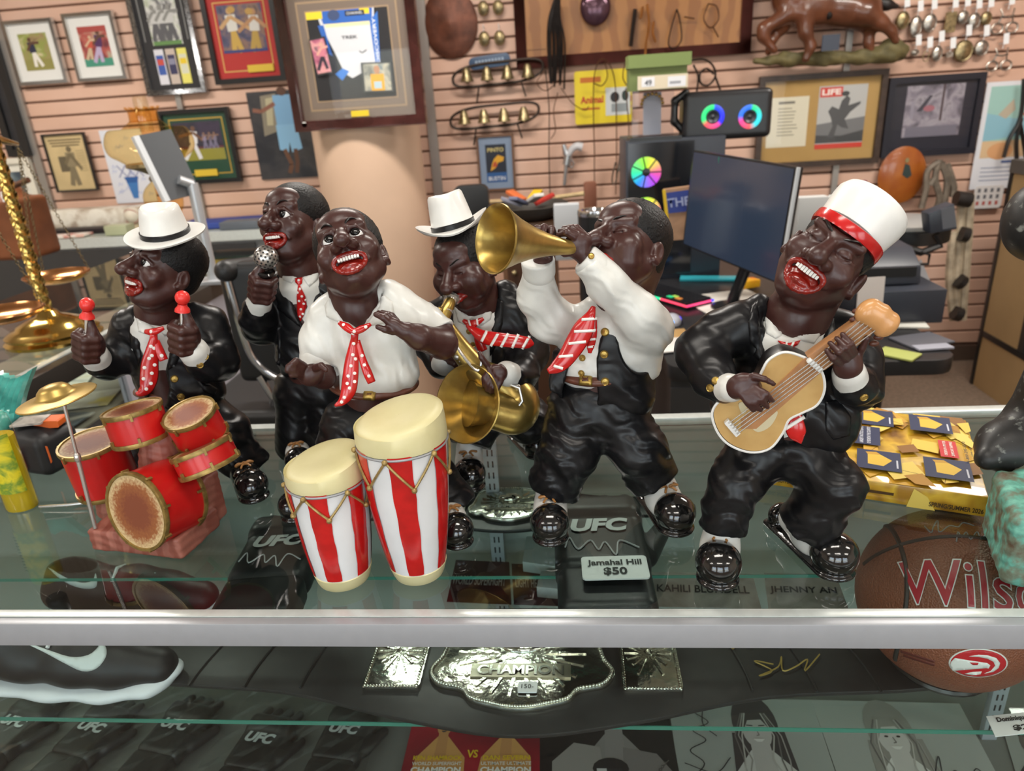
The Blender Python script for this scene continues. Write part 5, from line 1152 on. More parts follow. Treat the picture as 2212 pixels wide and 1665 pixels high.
def drum_kit():
    root = thing('drum_kit','miniature red drum kit with tan skins, gold rims and one cymbal','drums',tuple(atZ(300,1190,0)))
    M_DR = mat('red drum paint',(.52,.010,.009),.33,coat=.15,var=.12,vscale=18); M_RIM = mat('gold rim paint',(.30,.20,.06),.36,metal=.6,var=.3,vscale=90); M_WD = mat('reddish wood base',(.26,.075,.05),.5,tex='wave',vscale=14,col2=(.34,.12,.085),bump=.2,bscale=30)
    def skin_mat(name,R):
        m = bpy.data.materials.new(name); m.use_nodes = True; n,l = m.node_tree.nodes,m.node_tree.links; b = n['Principled BSDF']; b.inputs['Roughness'].default_value = .5
        tc = n.new('ShaderNodeAttribute'); tc.attribute_name = 'rad'; ns = n.new('ShaderNodeTexNoise'); ns.inputs['Scale'].default_value = 260; ns.inputs['Detail'].default_value = 4; t2 = n.new('ShaderNodeTexCoord'); l.new(t2.outputs['Object'],ns.inputs['Vector'])
        ma = n.new('ShaderNodeMath'); ma.operation = 'MULTIPLY_ADD'; ma.inputs[1].default_value = .55; l.new(ns.outputs[0],ma.inputs[0]); l.new(tc.outputs['Fac'],ma.inputs[2])
        r = n.new('ShaderNodeValToRGB'); e = r.color_ramp.elements; e[0].position = .45; e[0].color = (.20,.05,.02,1); e[1].position = .98; e[1].color = (.30,.10,.03,1); e.new(1.12/1.0 if False else .999)
        e[2].color = (.62,.46,.24,1); e[1].position = .80; e[0].position = .55
        sc = n.new('ShaderNodeMath'); sc.operation = 'MULTIPLY'; sc.inputs[1].default_value = .80; l.new(ma.outputs[0],sc.inputs[0]); l.new(sc.outputs[0],r.inputs[0]); l.new(r.outputs[0],b.inputs['Base Color']); return m
    M_SK = skin_mat('worn tan drum skin',1)
    def drum(name,o,axis,R,H,lug=8,both=True,ph=0.0):
        o,axis = V(*o),nrm(axis); mb = MB(); mb.lathe([(R,-H),(R,0)],o,axis,40); d = mb.build(name,M_DR,root,smooth=True)
        mb = MB(); rf = V(1,0,0) if abs(axis[0]) < .9 else V(0,1,0); u = nrm(rf-axis*(rf @ axis)); w = np.cross(axis,u)
        vs = []; fs = []; rad = []; N = 40; K = 8
        for i in range(K+1):
            for j in range(N): q = 2*math.pi*j/N; r = R*.97*i/K; vs.append(o+axis*.0012+(u*math.cos(q)+w*math.sin(q))*max(r,1e-5)); rad.append(i/K)
        for i in range(K):
            for j in range(N): fs.append((i*N+j,i*N+(j+1) % N,(i+1)*N+(j+1) % N,(i+1)*N+j))
        fs = [f[::-1] for f in fs]; mb.add(vs,fs); me = bpy.data.meshes.new('drum_skin'); me.from_pydata(mb.v,[],mb.f); at = me.attributes.new('rad','FLOAT','POINT'); at.data.foreach_set('value',rad); link('drum_skin',me,M_SK,d,smooth=True)
        for e,nm in ((0,'drum_rim'),(-H,'drum_rim')):
            mb = MB(); mb.lathe([(R*.97,e-.002),(R*1.04,e-.0032),(R*1.055,e),(R*1.04,e+.003),(R*.97,e+.003),(R*.955,e)],o,axis,40,capb=False,capt=False); mb.build(nm,M_RIM,d,smooth=True)
            for k in range(lug):
                q = 2*math.pi*(k+ph)/lug; p = o+axis*(e*.94-.0025*(1 if e == 0 else -1))+(u*math.cos(q)+w*math.sin(q))*R*1.05; rr = u*math.cos(q)+w*math.sin(q)
                lb = MB(); lb.obox(p,rr,np.cross(axis,rr),axis,.0016,.0016,.0045); lb.build('lug',M_RIM,d)
        return d
    up = V(0,0,1)
    bf = atY(296,1105,.098); drum('bass_drum',bf,nrm(V(-.34,-1,.16)),.0510,.062,8,ph=.3)
    drum('floor_tom',atY(197,956,.20),nrm(V(-.02,-.10,1)),.0415,.072,6,ph=.2)
    drum('rack_tom',atY(285,884,.175),nrm(V(-.12,.06,1)),.0365,.040,6)
    drum('rack_tom',atY(409,894,.175),nrm(V(-.10,-.28,1)),.0335,.040,6,ph=.4)
    drum('snare_drum',atY(434,967,.15),nrm(V(-.34,.14,1)),.0385,.026,6,ph=.1)
    ws = Sculpt(); c = atZ(296,1180,.02)
    ws.box(atY(436,1090,.175)*V(1,1,0)+V(0,.0,.038),(.012,.036,.037),np.array(Euler((0,0,.12)).to_matrix()),.005,.006)
    A_,B_ = atZ(204,1190,0),atZ(390,1211,0); d_ = nrm(B_-A_); n_ = np.cross(V(0,0,1),d_); ws.box((A_+B_)/2+n_*.042+V(0,0,.0165),(np.linalg.norm(B_-A_)/2+.004,.042,.016),np.array([d_,n_,V(0,0,1)]),.004,.004)
    ws.chain([atY(350,1080,.18),atY(352,975,.185),atY(350,940,.185)],[.030,.027,.024],.01); ws.cap(atY(330,1130,.18),atY(352,1000,.185),.032,.026,.01)
    ws.chain([atY(230,1060,.2)*V(1,1,0)+V(0,0,.02),atY(300,1090,.18)],[.02,.025],.01)
    ws.build('base',M_WD,root,vox=.0025,disp=wrinkle(.0007,.012,(.1,.2,1),3))
    a,b = atZ(208,1138,.042)*1.0,atY(138,872,.135); a = atY(206,1140,.125)
    mb = MB(); m = a+(b-a)*.58; mb.tube([a,m],.0028,10); mb.tube([m,b],.0022,10); mb.lathe([(.0024,-.006),(.0042,-.003),(.0042,.004),(.0024,.007)],m,nrm(b-a),12); st = mb.build('cymbal_stand',M_SILV,root,smooth=True)
    cax = nrm(V(-.13,-.02,1)); mb = MB(); R = .0465; oc = atY(123,860,.135)
    mb.lathe([(R*.98,-.001),(R,0),(R*.98,.0012),(R*.75,.003),(R*.55,.0045),(R*.46,.007),(R*.40,.0125),(R*.30,.0165),(R*.15,.0185),(.0003,.019)],oc,cax,48,capt=False); mb.build('cymbal',mat('matte brass cymbal',(.50,.34,.10),.36,metal=.75,var=.12,vscale=30),st,smooth=True)
    mb = MB(); mb.tube([atZ(85,1094,.004),atZ(150,1090,.006),atZ(185,1086,.007)],.0022,8); mb.build('pedal_rod',M_SILV,root,smooth=True)
drum_kit()
FLOOR = None
# ---------------------------------------------------------------- things hung on the slat wall
YP = YW-.045
M_CHR = mat('polished chrome frame',(.74,.74,.72),.2,metal=.55); M_BLKF = mat('black frame lacquer',(.012,.012,.013),.3); M_WMAT = pm('#e6e6e2'); M_BMAT = pm('#15151a',.6)
M_HOOK = mat('clear wall hook',(.75,.77,.78),.2,coat=.5)
def picmat(name,cols,scale,seed=0): return ramp_mat(name,[(.28+.44*i/(len(cols)-1),lin(c)) for i,c in enumerate(cols)],scale,.45,detail=5,seed=(seed*1.7,seed*.9,seed*.37),distort=.6)
def hook(px,py,Y=None,parent=None):
    p = atY(px,py,YW-.012); mb = MB(); mb.box((p[0]-.009,YW-.05,p[2]-.03),(p[0]+.009,YW+.0,p[2]+.03)); return mb
# -- football photographs in chrome frames
for (R,cols,jer,sd,lab) in ((rect3(0,46,146,178,YP),['#3b2a1c','#a08a60','#8d9a4a','#d8c9a2'],('#1c2440','#e8e4da'),1,'silver frame with a football player bending in dark jersey, white mat'),(rect3(129,30,274,170,YP),['#5a2030','#b0524a','#b9a58f','#2d8a6d'],('#4a1d55','#b8a8c8'),2,'silver frame with a purple football player tackled on turf, white mat')):
    r,pr = framed('picture_frame',lab,'picture',R,YP,.018,M_CHR,[(.001,M_WMAT),((.045,.045,.055,.05),picmat('football photo %d' % sd,cols,14,sd))],.03,bevel=.003)
    pr.rect(0,0,1,.2 if sd == 2 else .3,'#3f8f78' if sd == 2 else '#8f8a4a'); pr.man(.5,.1,.8,'#5a3a28',jer[0],jer[1],lean=-.1 if sd == 1 else .12,stride=.14)
    if sd == 2: pr.man(.2,.18,.6,'#d0b090','#c4503a','#c8b090',lean=.15); pr.rect(.0,.86,1,1,'#a8433c')
    pr.build(r)
# -- tall black frame with a team photo and three tickets
R = rect3(262,-30,447,200,YP); r,pr = framed('picture_frame','tall black frame with chrome edge holding a team photo and three tickets','picture',R,YP,.03,mat('beaded chrome',(.42,.43,.45),.22,metal=.9,bump=.8,bscale=140,tex='voronoi'),[(.001,M_BMAT)],.035,bevel=.004)
pr.rect(.22,.46,.80,1.0,picmat('team photo',['#1c1c1e','#6f6f70','#d8d8d4','#8fa070'],26,3)); pr.rect(.24,.46,.78,.5,'#5f8a4a')
for i in range(3): pr.man(.34+.15*i,.5,.36,'#8a8a86','#c8c8c6','#55555a')
for i,(a,b,c) in enumerate((('#dcdce4','#3458a8','#c84a3a'),('#c8b8ac','#2c2c54','#8888a0'),('#e8e070','#d8d8c0','#e8c820'))):
    x = .2+.22*i; pr.rect(x,.06,x+.18,.42,a); pr.rect(x+.02,.16,x+.16,.36,b); pr.rect(x+.03,.26,x+.15,.32,c)
pr.rect(.08,.5,.1,.95,'#8a8a88'); pr.rect(.9,.5,.92,.95,'#8a8a88'); pr.build(r)
# -- red mat football photograph
R = rect3(425,-20,618,173,YP); r,pr = framed('picture_frame','black framed photo of two football players in white on a red mat','picture',R,YP,.026,M_BLKF,[(.001,pm('#b3201c')),(.035,pm('#d8b060')),(.006,pm('#b3201c')),((.012,.012,.085,.01),picmat('stadium crowd photo',['#1c2038','#4a4a6a','#8a6a5a','#2a2a3a'],16,5))],.03)
pr.man(.34,.0,.95,'#c8a070','#dcdad2','#c8a44c',lean=-.05,arm=(.9,-.1),stride=.1); pr.man(.74,.0,.9,'#b88a60','#d8d6d0','#b89848',lean=.05,arm=(-.9,-.12),stride=.1); pr.ell(.33,.90,.09,.07,'#c09850'); pr.ell(.72,.84,.09,.07,'#c09850'); pr.rect(.0,.0,1,.06,'#2c3a78'); pr.build(r)
x0,x1,z0,z1 = R; mb = MB(); mb.box((x0+.19,YP+.006,z0+.05),(x0+.33,YP+.02,z0+.085)); mb.build('name_plate',pm('#d8b83c',.35),r)
# -- jersey in a deep frame, hung before the column
YJ = 2.70; R = rect3(583,-40,921,268,YJ); x0,x1,z0,z1 = R
M_MAH = mat('dark mahogany frame',(.055,.016,.014),.22,coat=.5,var=.3,vscale=12); r,pr = framed('jersey_frame','deep mahogany frame with a white and blue cycling jersey and two photos','picture',R,YJ,.045,M_MAH,[(.001,pm('#6e5f54')),(.045,pm('#9c8468')),(.008,pm('#75665a')),(.028,pm('#9c8468')),(.006,M_BMAT)],.05,bevel=.008)
C_J = '#d4d6dc'
pr.poly([(.13,1),(.16,.86),(.30,.52),(.38,.30),(.47,.24),(.62,.30),(.80,.40),(.82,.8),(.84,1)],C_J); pr.rect(.22,.82,.80,.86,'#e8dfae'); pr.poly([(.13,.85),(.2,.85),(.26,.5),(.2,.55)],'#2a62b8'); pr.poly([(.2,.86),(.8,.86),(.82,1),(.16,1)],'#2a62b8'); pr.poly([(.77,.86),(.88,.96),(.84,.36),(.78,.40)],'#2f6cc0'); pr.poly([(.26,.30),(.34,.22),(.44,.32),(.36,.36)],'#2f78d0'); pr.rect(.0,.92,.20,1.0,'#e8cf30'); pr.rect(.66,.94,.78,1,'#e8cf30'); pr.ell(.34,.95,.075,.06,'#3a4a70'); pr.rect(.48,.93,.72,.985,'#1c2030')
pr.line([(.60,.54),(.63,.515),(.69,.545)],.012,'#3a3a40')
pr.text('TREK',.50,.70,.20,'#55585e',h=.035).text('DISCOVERY',.82,.64,.5,'#eef2f8',h=.04,vert=True).text('CHANNEL',.60,.958,.2,'#c8ccd4',h=.03); pr.build(r,'jersey')
for (a,b,c,d),tl,cols,nm in (((.02,.30,.22,.72),-.10,['#6a2848','#b0607a','#d89a9a','#3a2a4a'],'inset photo pink'),((.60,.06,.98,.40),.03,['#3a4a4a','#8a8a80','#b8b4a0','#6a7a80'],'inset photo yellow')):
    P0 = pr.P((a+c)/2,(b+d)/2,0); hw,hh = (c-a)/2*np.linalg.norm(pr.u),(d-b)/2*np.linalg.norm(pr.v); u = V(math.cos(tl),0,-math.sin(tl)) if tl > 0 else V(math.cos(tl),0,-math.sin(tl)*1.0); v = V(math.sin(tl),0,math.cos(tl))
    mb = MB(); mb.obox(P0+V(0,-.006,0),u,v,V(0,-1,0),hw,hh,.005); q = mb.build('inset_frame',M_BLKF,r)
    p2 = Print(P0+V(0,-.0115,0)-u*hw*.88-v*hh*.90,u*hw*1.76,v*hh*1.80); p2.rect(0,0,1,1,picmat(nm,cols,24,a*7))
    if a < .3: p2.man(.45,.1,.8,'#d8a090','#c87888','#2a2030',lean=.1,stride=.2)
    else: p2.rect(.25,.0,.75,.62,'#d8a020'); p2.ell(.5,.78,.11,.16,'#b08060'); p2.rect(.36,.08,.64,.34,'#a8c0cc')
    p2.build(q)
mb = MB(); mb.box(((x0+x1)/2-.035,YJ+.012,z0+.05),((x0+x1)/2+.045,YJ+.02,z0+.075)); mb.build('name_plate',pm('#e0c020',.4),r)
mb = MB(); mb.lathe([(.012,0),(.012,.004)],(x0+.05,YJ+.004,z0+.03),(0,-1,0),16); mb.build('price_sticker',M_WMAT,r)
# -- newspaper page, signed poster, green baseball frame, dunk poster
R = rect3(86,291,212,411,YP); r,pr = framed('picture_frame','thin black frame with a yellowed newspaper page of a ball player','picture',R,YP,.010,M_BLKF,[(.001,mat('yellowed newsprint',lin('#c9b283'),.7,var=.08,vscale=9))],.02)
for i in range(3): pr.rect(.08+.03*i,.90-.05*i,.92-.04*i,.925-.05*i,'#6d5f44')
pr.rect(.22,.34,.46,.62,'#5f5540'); pr.man(.5,.08,.72,'#6f6248','#8a7d60','#7a6e54',lean=.03,arm=(.5,-.2),stride=.10)
for i in range(9): pr.rect(.70,.70-.045*i,.90,.712-.045*i,'#9c8a64')
pr.build(r)
R = rect3(203,283,333,437,YP); x0,x1,z0,z1 = R; mb = MB(); mb.box((x0,YW-.006,z0),(x1,YW-.003,z1)); po = mb.build('poster',pm('#d8dbe4',.4)); tag(po,'white signed poster with blue numerals and a trophy drawing','poster'); pr = Print((x0,YW-.0065,z0),(x1-x0,0,0),(0,0,z1-z0))
pr.poly([(.36,.30),(.64,.30),(.56,.06),(.44,.06)],'#3f78b8'); pr.poly([(.32,.36),(.68,.36),(.62,.28),(.38,.28)],'#2a5a9c')
for i in range(3): p2 = Print(pr.o,pr.u,pr.v); p2.line([(.22+.2*i,.36),(.42+.2*i,.52)],.03,'#8f94b4'); p2.line([(.42+.2*i,.36),(.22+.2*i,.52)],.03,'#8f94b4'); p2.build(po,'numeral')
for k in range(14): a = random.random(); b = random.random(); pr.line([(.05+.8*a,.05+.85*b),(.09+.8*a,.1+.85*b),(.12+.8*a,.06+.85*b),(.17+.8*a,.09+.85*b)],.008,'#8fa0d8')
pr.build(po)
R = rect3(336,240,522,392,YP); r,pr = framed('picture_frame','black framed baseball swing photo on a dark green mat','picture',R,YP,.022,M_BLKF,[(.001,pm('#16442f')),(.03,pm('#c8a23c')),(.006,pm('#16442f')),((.012,.012,.07,.012),picmat('night baseball photo',['#15161f','#232433','#3a3048','#1d1d28'],12,8))],.03)
pr.rect(0,0,1,.3,'#8f8a34'); pr.rect(0,.3,1,.36,'#5a2630'); pr.man(.30,.04,.86,'#6a4a38','#e0dfe2','#dcdce0',lean=.12,arm=(-.9,.1),stride=.26)
for x,c in ((.62,'#8a7f98'),(.84,'#7c7488'),(.74,'#6a6070')): pr.man(x,.30,.42,'#8a6a58',c,'#75708a')
pr.build(r); x0,x1,z0,z1 = R; mb = MB(); mb.box(((x0+x1)/2-.06,YP+.006,z0+.04),((x0+x1)/2+.07,YP+.02,z0+.075)); mb.build('name_plate',pm('#d8b83c',.35),r)
R = rect3(531,200,692,381,YW-.01); x0,x1,z0,z1 = R; mb = MB(); mb.box((x0,YW-.012,z0),(x1,YW-.006,z1)); po = mb.build('poster',picmat('dark dunk poster',['#191a20','#22242b','#3c3a3c','#17181c'],5,11)); tag(po,'dark glossy poster of a basketball player in light blue leaping','poster'); pr = Print((x0,YW-.0125,z0),(x1-x0,0,0),(0,0,z1-z0))
pr.poly([(.22,.95),(.48,.97),(.42,.55),(.18,.5)],'#8a8270'); pr.poly([(.30,.92),(.42,.93),(.36,.62),(.26,.62)],'#b8b090'); pr.rect(.42,.60,.72,.95,'#7fb0d8'); pr.poly([(.40,.62),(.74,.62),(.78,.34),(.60,.30),(.58,.42),(.54,.30),(.40,.34)],'#8abce0'); pr.line([(.48,.34),(.56,.16),(.50,.06)],.07,'#6a4630'); pr.line([(.66,.34),(.66,.18),(.62,.06)],.07,'#5c3c2a'); pr.line([(.44,.86),(.20,.78),(.06,.80)],.06,'#8a5a48'); pr.ell(.58,.99,.08,.05,'#5a3c2c'); pr.build(po)
# -- frames cut by the left edge
R = rect3(-60,90,66,337,YP); r,pr = framed('picture_frame','large black frame with a dark print at the far left of the wall','picture',R,YP,.04,M_BLKF,[(.001,picmat('dark print',['#14151a','#24262c','#101114'],5,13))],.04); pr.build(r)
R = rect3(-30,345,104,492,YP); r,pr = framed('picture_frame','white framed print low on the wall beside the wooden case','picture',R,YP,.03,pm('#e0dacb'),[(.001,pm('#e8e4d8')),(.05,picmat('blue grey print',['#2c3a4a','#4a5a66','#7a8a90'],7,14))],.03); pr.build(r)
# -- embossed copper disc and horse brasses
c = atY(972,50,YW-.03); mb = MB(); mb.lathe([(.135,0),(.140,.006),(.130,.012),(.09,.014),(.05,.022),(.02,.03),(.0005,.032)],c+V(0,.02,0),(0,-1,0),44,sy=1.18,capt=False); o = mb.build('copper_plaque',mat('hammered copper',(.13,.045,.025),.5,metal=.4,var=.35,vscale=14,bump=.7,bscale=34),smooth=True); tag(o,'round embossed copper plaque with a raised face on the slat wall','plaque')
M_ANT = mat('antique brass',(.30,.24,.13),.35,metal=.85,var=.35,vscale=60,bump=.5,bscale=90); M_PEW = mat('worn silver',(.40,.37,.33),.3,metal=.9,var=.35,vscale=60,bump=.7,bscale=110); M_TAG = pm('#eef0f2',.5)
def hung(name,label,cat,px,py,rx,ry,m,group,tagc=True,shape='disc',depth=.012):
    """a small metal piece hanging from a wall hook with a paper tag above it"""
    p = atY(px,py,YW-.035); k = mpp(p); a,b = rx*k,ry*k; r = thing(name,label,cat,(p[0],p[1],p[2]-b),group); mb = MB()
    if shape == 'disc': mb.lathe([(1,-.003),(1,.002),(.9,depth*.6),(.82,depth*.45),(.5,depth*.9),(.001,depth)],p,(0,-1,0),22,sx=a,sy=b,ref=(1,0,0),capt=False)
    elif shape == 'ring': mb.tube([p+V(a*math.cos(t),0,b*math.sin(t)) for t in np.linspace(0,2*math.pi,20)[:-1]],a*.13,8,closed=True)
    elif shape == 'box': mb.obox(p,(1,0,0),(0,0,1),(0,1,0),a,b,depth*.5,a*.25)
    elif shape == 'bit':
        for s in (-1,1): mb.tube([p+V(s*a*.55+a*.42*math.cos(t),0,-b*.45+b*.4*math.sin(t)) for t in np.linspace(0,2*math.pi,18)[:-1]],a*.07,6,closed=True); mb.tube([p+V(s*a*.55,0,-b*.05),p+V(s*a*.35,-.01,b*.5),p+V(s*a*.5,0,b)],a*.06,6)
        mb.tube([p+V(-a*.5,-.008,b*.45),p+V(0,-.012,b*.35),p+V(a*.5,-.008,b*.45)],a*.07,6)
    mb.build('medallion' if shape != 'bit' else 'bit_rings',m,r,smooth=True); mb = MB(); mb.tube([p+V(0,.033,b+.02),p+V(0,-.012,b+.022),p+V(0,-.015,b+.03)],.0025,6); mb.tube([p+V(0,-.006,b*.95),p+V(0,-.008,b+.022)],.0018,6); mb.build('hook',M_HOOK,r)
    if tagc: mb = MB(); mb.obox(p+V(.004,-.016,b+.040),(1,0,.12),(-.12,0,1),(0,-1,0),.0125,.024,.0006); mb.build('price_tag',M_TAG,r)
    return r
for i,(px,py) in enumerate(((1044,18),(1076,16),(1046,84),(1079,82))): hung('horse_brass','brass horse medallion, %s of four beside the copper plaque' % ('upper left','upper right','lower left','lower right')[i],'medallion',px,py,12,15,M_ANT,'horse brasses by the plaque',tagc=False)
ADJ = [('round silver concho nearest the horse tail',1950,44,14,18,'disc'),('oval grey buckle hanging by the concho',1978,58,13,22,'disc'),('green tinted oval medallion',2008,50,15,19,'disc'),('dark rectangular buckle',2053,48,11,20,'box'),('small round silver button piece',2080,38,12,14,'disc'),('tilted oval pewter buckle',2104,46,13,17,'disc'),('round silver rosette',2130,40,12,14,'disc'),('pair of snaffle bits, upper right',2172,48,28,26,'bit'),('tiny dark pendant, left of lower row',1976,114,9,7,'disc'),('small wire pendant',2000,122,6,10,'ring'),('oval silver cameo in lower row',2024,116,11,16,'disc'),('small bar pendant',2050,118,7,5,'box'),('large round silver medallion in lower row',2081,110,20,22,'disc'),('dull round medallion right of the large one',2120,104,15,16,'disc'),('ring bit hanging at the right of lower row',2160,130,26,24,'bit')]
for i,(lab,px,py,rx,ry,sh) in enumerate(ADJ): hung('hung_medallion',lab+' on the slat wall','medallion',px,py,rx,ry,M_PEW if i % 3 else M_ANT,'tagged metal pieces on wall hooks',shape=sh)
# -- carved sign board with leather straps before it
R = rect3(1106,-45,1622,115,YP); x0,x1,z0,z1 = R; r = thing('sign_board','orange wooden board with dark red border high on the slat wall','board',((x0+x1)/2,YP,z0)); mb = MB(); bar_frame(mb,x0,x1,z0,z1,YP,.055,.03); mb.build('border',mat('dark red wood',(.11,.028,.022),.4,var=.25,vscale=9),r,bevel=.004); mb = MB(); mb.box((x0+.05,YP+.012,z0+.05),(x1-.05,YP+.03,z1-.05)); mb.build('panel',mat('orange varnished wood',(.27,.105,.026),.35,tex='wave',vscale=3.2,col2=(.36,.155,.042)),r)
mb = MB(); xm = x0+.13; mb.obox((xm,YP+.01,z0+.10),(1,0,0),(0,0,1),(0,1,0),.12,.012,.004); mb.build('rail',MATS['orange varnished wood'],r)
def strap(name,label,cat,paths,m,rr=.006,Y=YW-.07,group=None,flat=.5):
    r = None; mb = MB()
    for p in paths: mb.tube([atY(q[0],q[1],Y-(q[2] if len(q) > 2 else 0)) for q in spline([np.array(w+(0,) if len(w) == 2 else w,float) for w in p],5)],rr,6,flat=flat)
    o = mb.build(name,m,smooth=True); return tag(o,label,cat,group)
M_LBK = mat('black leather',(.014,.011,.010),.45,var=.3,vscale=40); M_LBR = mat('brown leather',(.085,.035,.018),.45,var=.35,vscale=30); M_LTAN = mat('orange leather',(.36,.14,.035),.5,var=.2,vscale=25)
bun = []
for k in range(11): a = (k-5); bun.append([(1205+a*.8,-10,.05),(1198+a*2.4,40,.06),(1202+a*3.2+random.uniform(-4,4),95,.05),(1203+a*3.0+random.uniform(-5,5),140+random.uniform(0,60),.03)])
strap('leather_whip','bundle of black leather straps hanging in front of the orange board','whip',bun,M_LBK,.010,YP-.03)
strap('bull_whip','long thin black whip hanging straight down to the desk','whip',[[(1178,150),(1186,230),(1186,330),(1188,440),(1184,520)]],M_LBK,.006)
strap('bridle','thin brown bridle strap hanging left of the yellow sign','bridle',[[(1205,200),(1196,240),(1200,280),(1190,300)],[(1212,190),(1236,222),(1262,238),(1272,230)],[(1170,160),(1160,180),(1180,196),(1210,170)]],M_LBR,.005)
strap('bridle','brown bridle looped over the yellow sign','bridle',[[(1284,320),(1282,250),(1283,170),(1292,135),(1305,128),(1322,150),(1330,200),(1332,330),(1330,420)],[(1283,180),(1300,185),(1312,165),(1306,132)],[(1284,320),(1284,420),(1286,500)]],M_LBR,.006)
strap('bridle','looped brown leather bridle between the yellow sign and green box','bridle',[[(1358,190),(1346,170),(1348,145),(1356,128),(1362,150)],[(1352,190),(1358,300),(1340,380)]],M_LBR,.006,YW-.09)
strap('holster','orange leather holster strap hanging on the board','holster',[[(1398,10,.02),(1402,50,.03),(1396,90,.02),(1394,118,.02)],[(1412,48,.02),(1410,70,.03),(1416,90,.02)],[(1388,15),(1384,40)]],M_LTAN,.017,YP-.02,flat=.35)
strap('spur_strap','dark leather spur strap with buckle hanging on the board','strap',[[(1462,20),(1450,60),(1444,95),(1456,105),(1472,85),(1468,40),(1462,20)]],M_LBK,.007,YP-.02)
strap('spur_strap','brown looped spur strap at right of the board','strap',[[(1530,8),(1520,40),(1535,60),(1552,42),(1548,14),(1530,8)],[(1540,58),(1552,80)],[(1500,40),(1478,36)]],M_LBR,.006,YP-.02)
strap('headstall','black coiled leather headstall beside the green box','bridle',[[(1494,130),(1520,128),(1540,142),(1545,165),(1530,184),(1514,180),(1512,160),(1526,148),(1542,160)],[(1505,200),(1508,165),(1498,140)],[(1545,165),(1556,195)]],M_LBK,.010,YW-.07)
p = atY(1286,15,YP-.03); mb = MB(); mb.ball(p,(.075,.03,.085),20,14); o = mb.build('glass_bottle_flask',mat('plum silver flask',(.10,.05,.07),.18,metal=.6),smooth=True); tag(o,'round plum and silver flask hanging at the top of the board','flask')
strap('black_sheath','pointed black leather sheath on the orange board','sheath',[[(1372,20),(1368,50),(1362,100)]],M_LBK,.022,YP-.02)
# -- sleigh bells on two wire racks
for (cx_,cy_,lab) in ((1075,158,'upper wire rack of brass sleigh bells below the blue sign'),(1068,250,'lower wire rack of brass sleigh bells above the framed poster')):
    c = atY(cx_,cy_,YW-.06); r = thing('bell_rack',lab,'bells',(c[0],c[1],c[2]-.05),'wire racks of sleigh bells'); k = mpp(c); mb = MB(); pts = []
    for t in np.linspace(0,2*math.pi,40)[:-1]: pts.append(c+V(.235*math.copysign(abs(math.cos(t))**.55,math.cos(t)),0,.052*math.copysign(abs(math.sin(t))**.8,math.sin(t))+.02*math.cos(t)))
    mb.tube(pts,.007,8,closed=True); mb.tube([c+V(-.10,0,-.05),c+V(-.12,0,-.14)],.005,6); mb.tube([c+V(.12,0,-.05),c+V(.14,0,-.12)],.005,6); mb.build('wire',mat('dark iron wire',(.05,.035,.028),.5,metal=.6),r,smooth=True)
    for i in range(4):
        q = c+V(-.16+.105*i,-.01,.035); mb = MB(); mb.lathe([(.012,0),(.020,-.015),(.025,-.04),(.034,-.062),(.036,-.066),(.02,-.060)],q,(0,0,1),18,capb=False); b = mb.build('bell',M_ANT,r,smooth=True); mb = MB(); mb.ball(q+V(0,0,-.066),.010,8,6); mb.build('clapper',M_ANT,b,smooth=True)
R = rect3(1012,122,1103,143,YW-.05); x0,x1,z0,z1 = R; mb = MB(); mb.obox(((x0+x1)/2,YW-.05,(z0+z1)/2),(1,0,.07),(-.07,0,1),(0,1,0),(x1-x0)/2,.030,.008,.026); o = mb.build('enamel_sign',pm('#39506e',.35),bevel=.002); tag(o,'small oval blue enamel sign above the sleigh bells','sign')
Z_ = (z0+z1)/2
for k in range(9): mb = MB(); xx = (x0+x1)/2+(k-4)*.017; mb.box((xx-.006,YW-.0590,Z_-.011+(k-4)*.0012),(xx+.006,YW-.0582,Z_+.011+(k-4)*.0012)); mb.build('letter_mark',pm('#8fa0b4'),o)
# -- framed poster PINTO / BUSTIN, yellow tin sign, toy revolver
R = rect3(1027,293,1115,410,YP); r,pr = framed('picture_frame','thin wooden frame with a black and yellow rodeo poster, blue-grey mat','picture',R,YP,.012,pm('#6a4a34',.5),[(.001,pm('#7f90a8')),((.035,.035,.035,.04),pm('#1c2230'))],.02)
pr.rect(0,0,1,.26,'#25538c'); pr.poly([(.2,.30),(.45,.38),(.6,.52),(.85,.55),(.9,.66),(.6,.72),(.4,.62),(.3,.5)],'#d8a028'); pr.poly([(.3,.40),(.55,.42),(.5,.56),(.36,.52)],'#b04a28'); pr.text('PINTO',.5,.86,.8,'#c8b878',h=.11,bold=.03).text('BUSTIN',.5,.10,.84,'#c8ccd4',h=.11,bold=.03); pr.build(r)
R = rect3(1240,155,1365,262,YW-.02); x0,x1,z0,z1 = R; mb = MB(); mb.obox(((x0+x1)/2,YW-.022,(z0+z1)/2),(1,0,0),(0,0,1),(0,1,0),(x1-x0)/2,(z1-z0)/2,.004,.012); o = mb.build('tin_sign',pm('#e0c81c',.4)); tag(o,'yellow tin feed sign with red lettering behind the bridles','sign'); pr = Print((x0,YW-.0265,z0),(x1-x0,0,0),(0,0,z1-z0)); pr.rect(.54,.14,.98,.66,'#cfd4d6'); pr.ell(.70,.48,.08,.10,'#2a2a2e'); pr.rect(.64,.2,.92,.36,'#8f989c'); pr.ell(.88,.5,.06,.1,'#2a3a36'); pr.rect(.10,.78,.46,.88,'#c06a1c'); pr.rect(.12,.27,.44,.31,'#b8641c'); pr.text('Animal',.30,.46,.40,'#b82820',h=.14,bold=.03); pr.build(o)
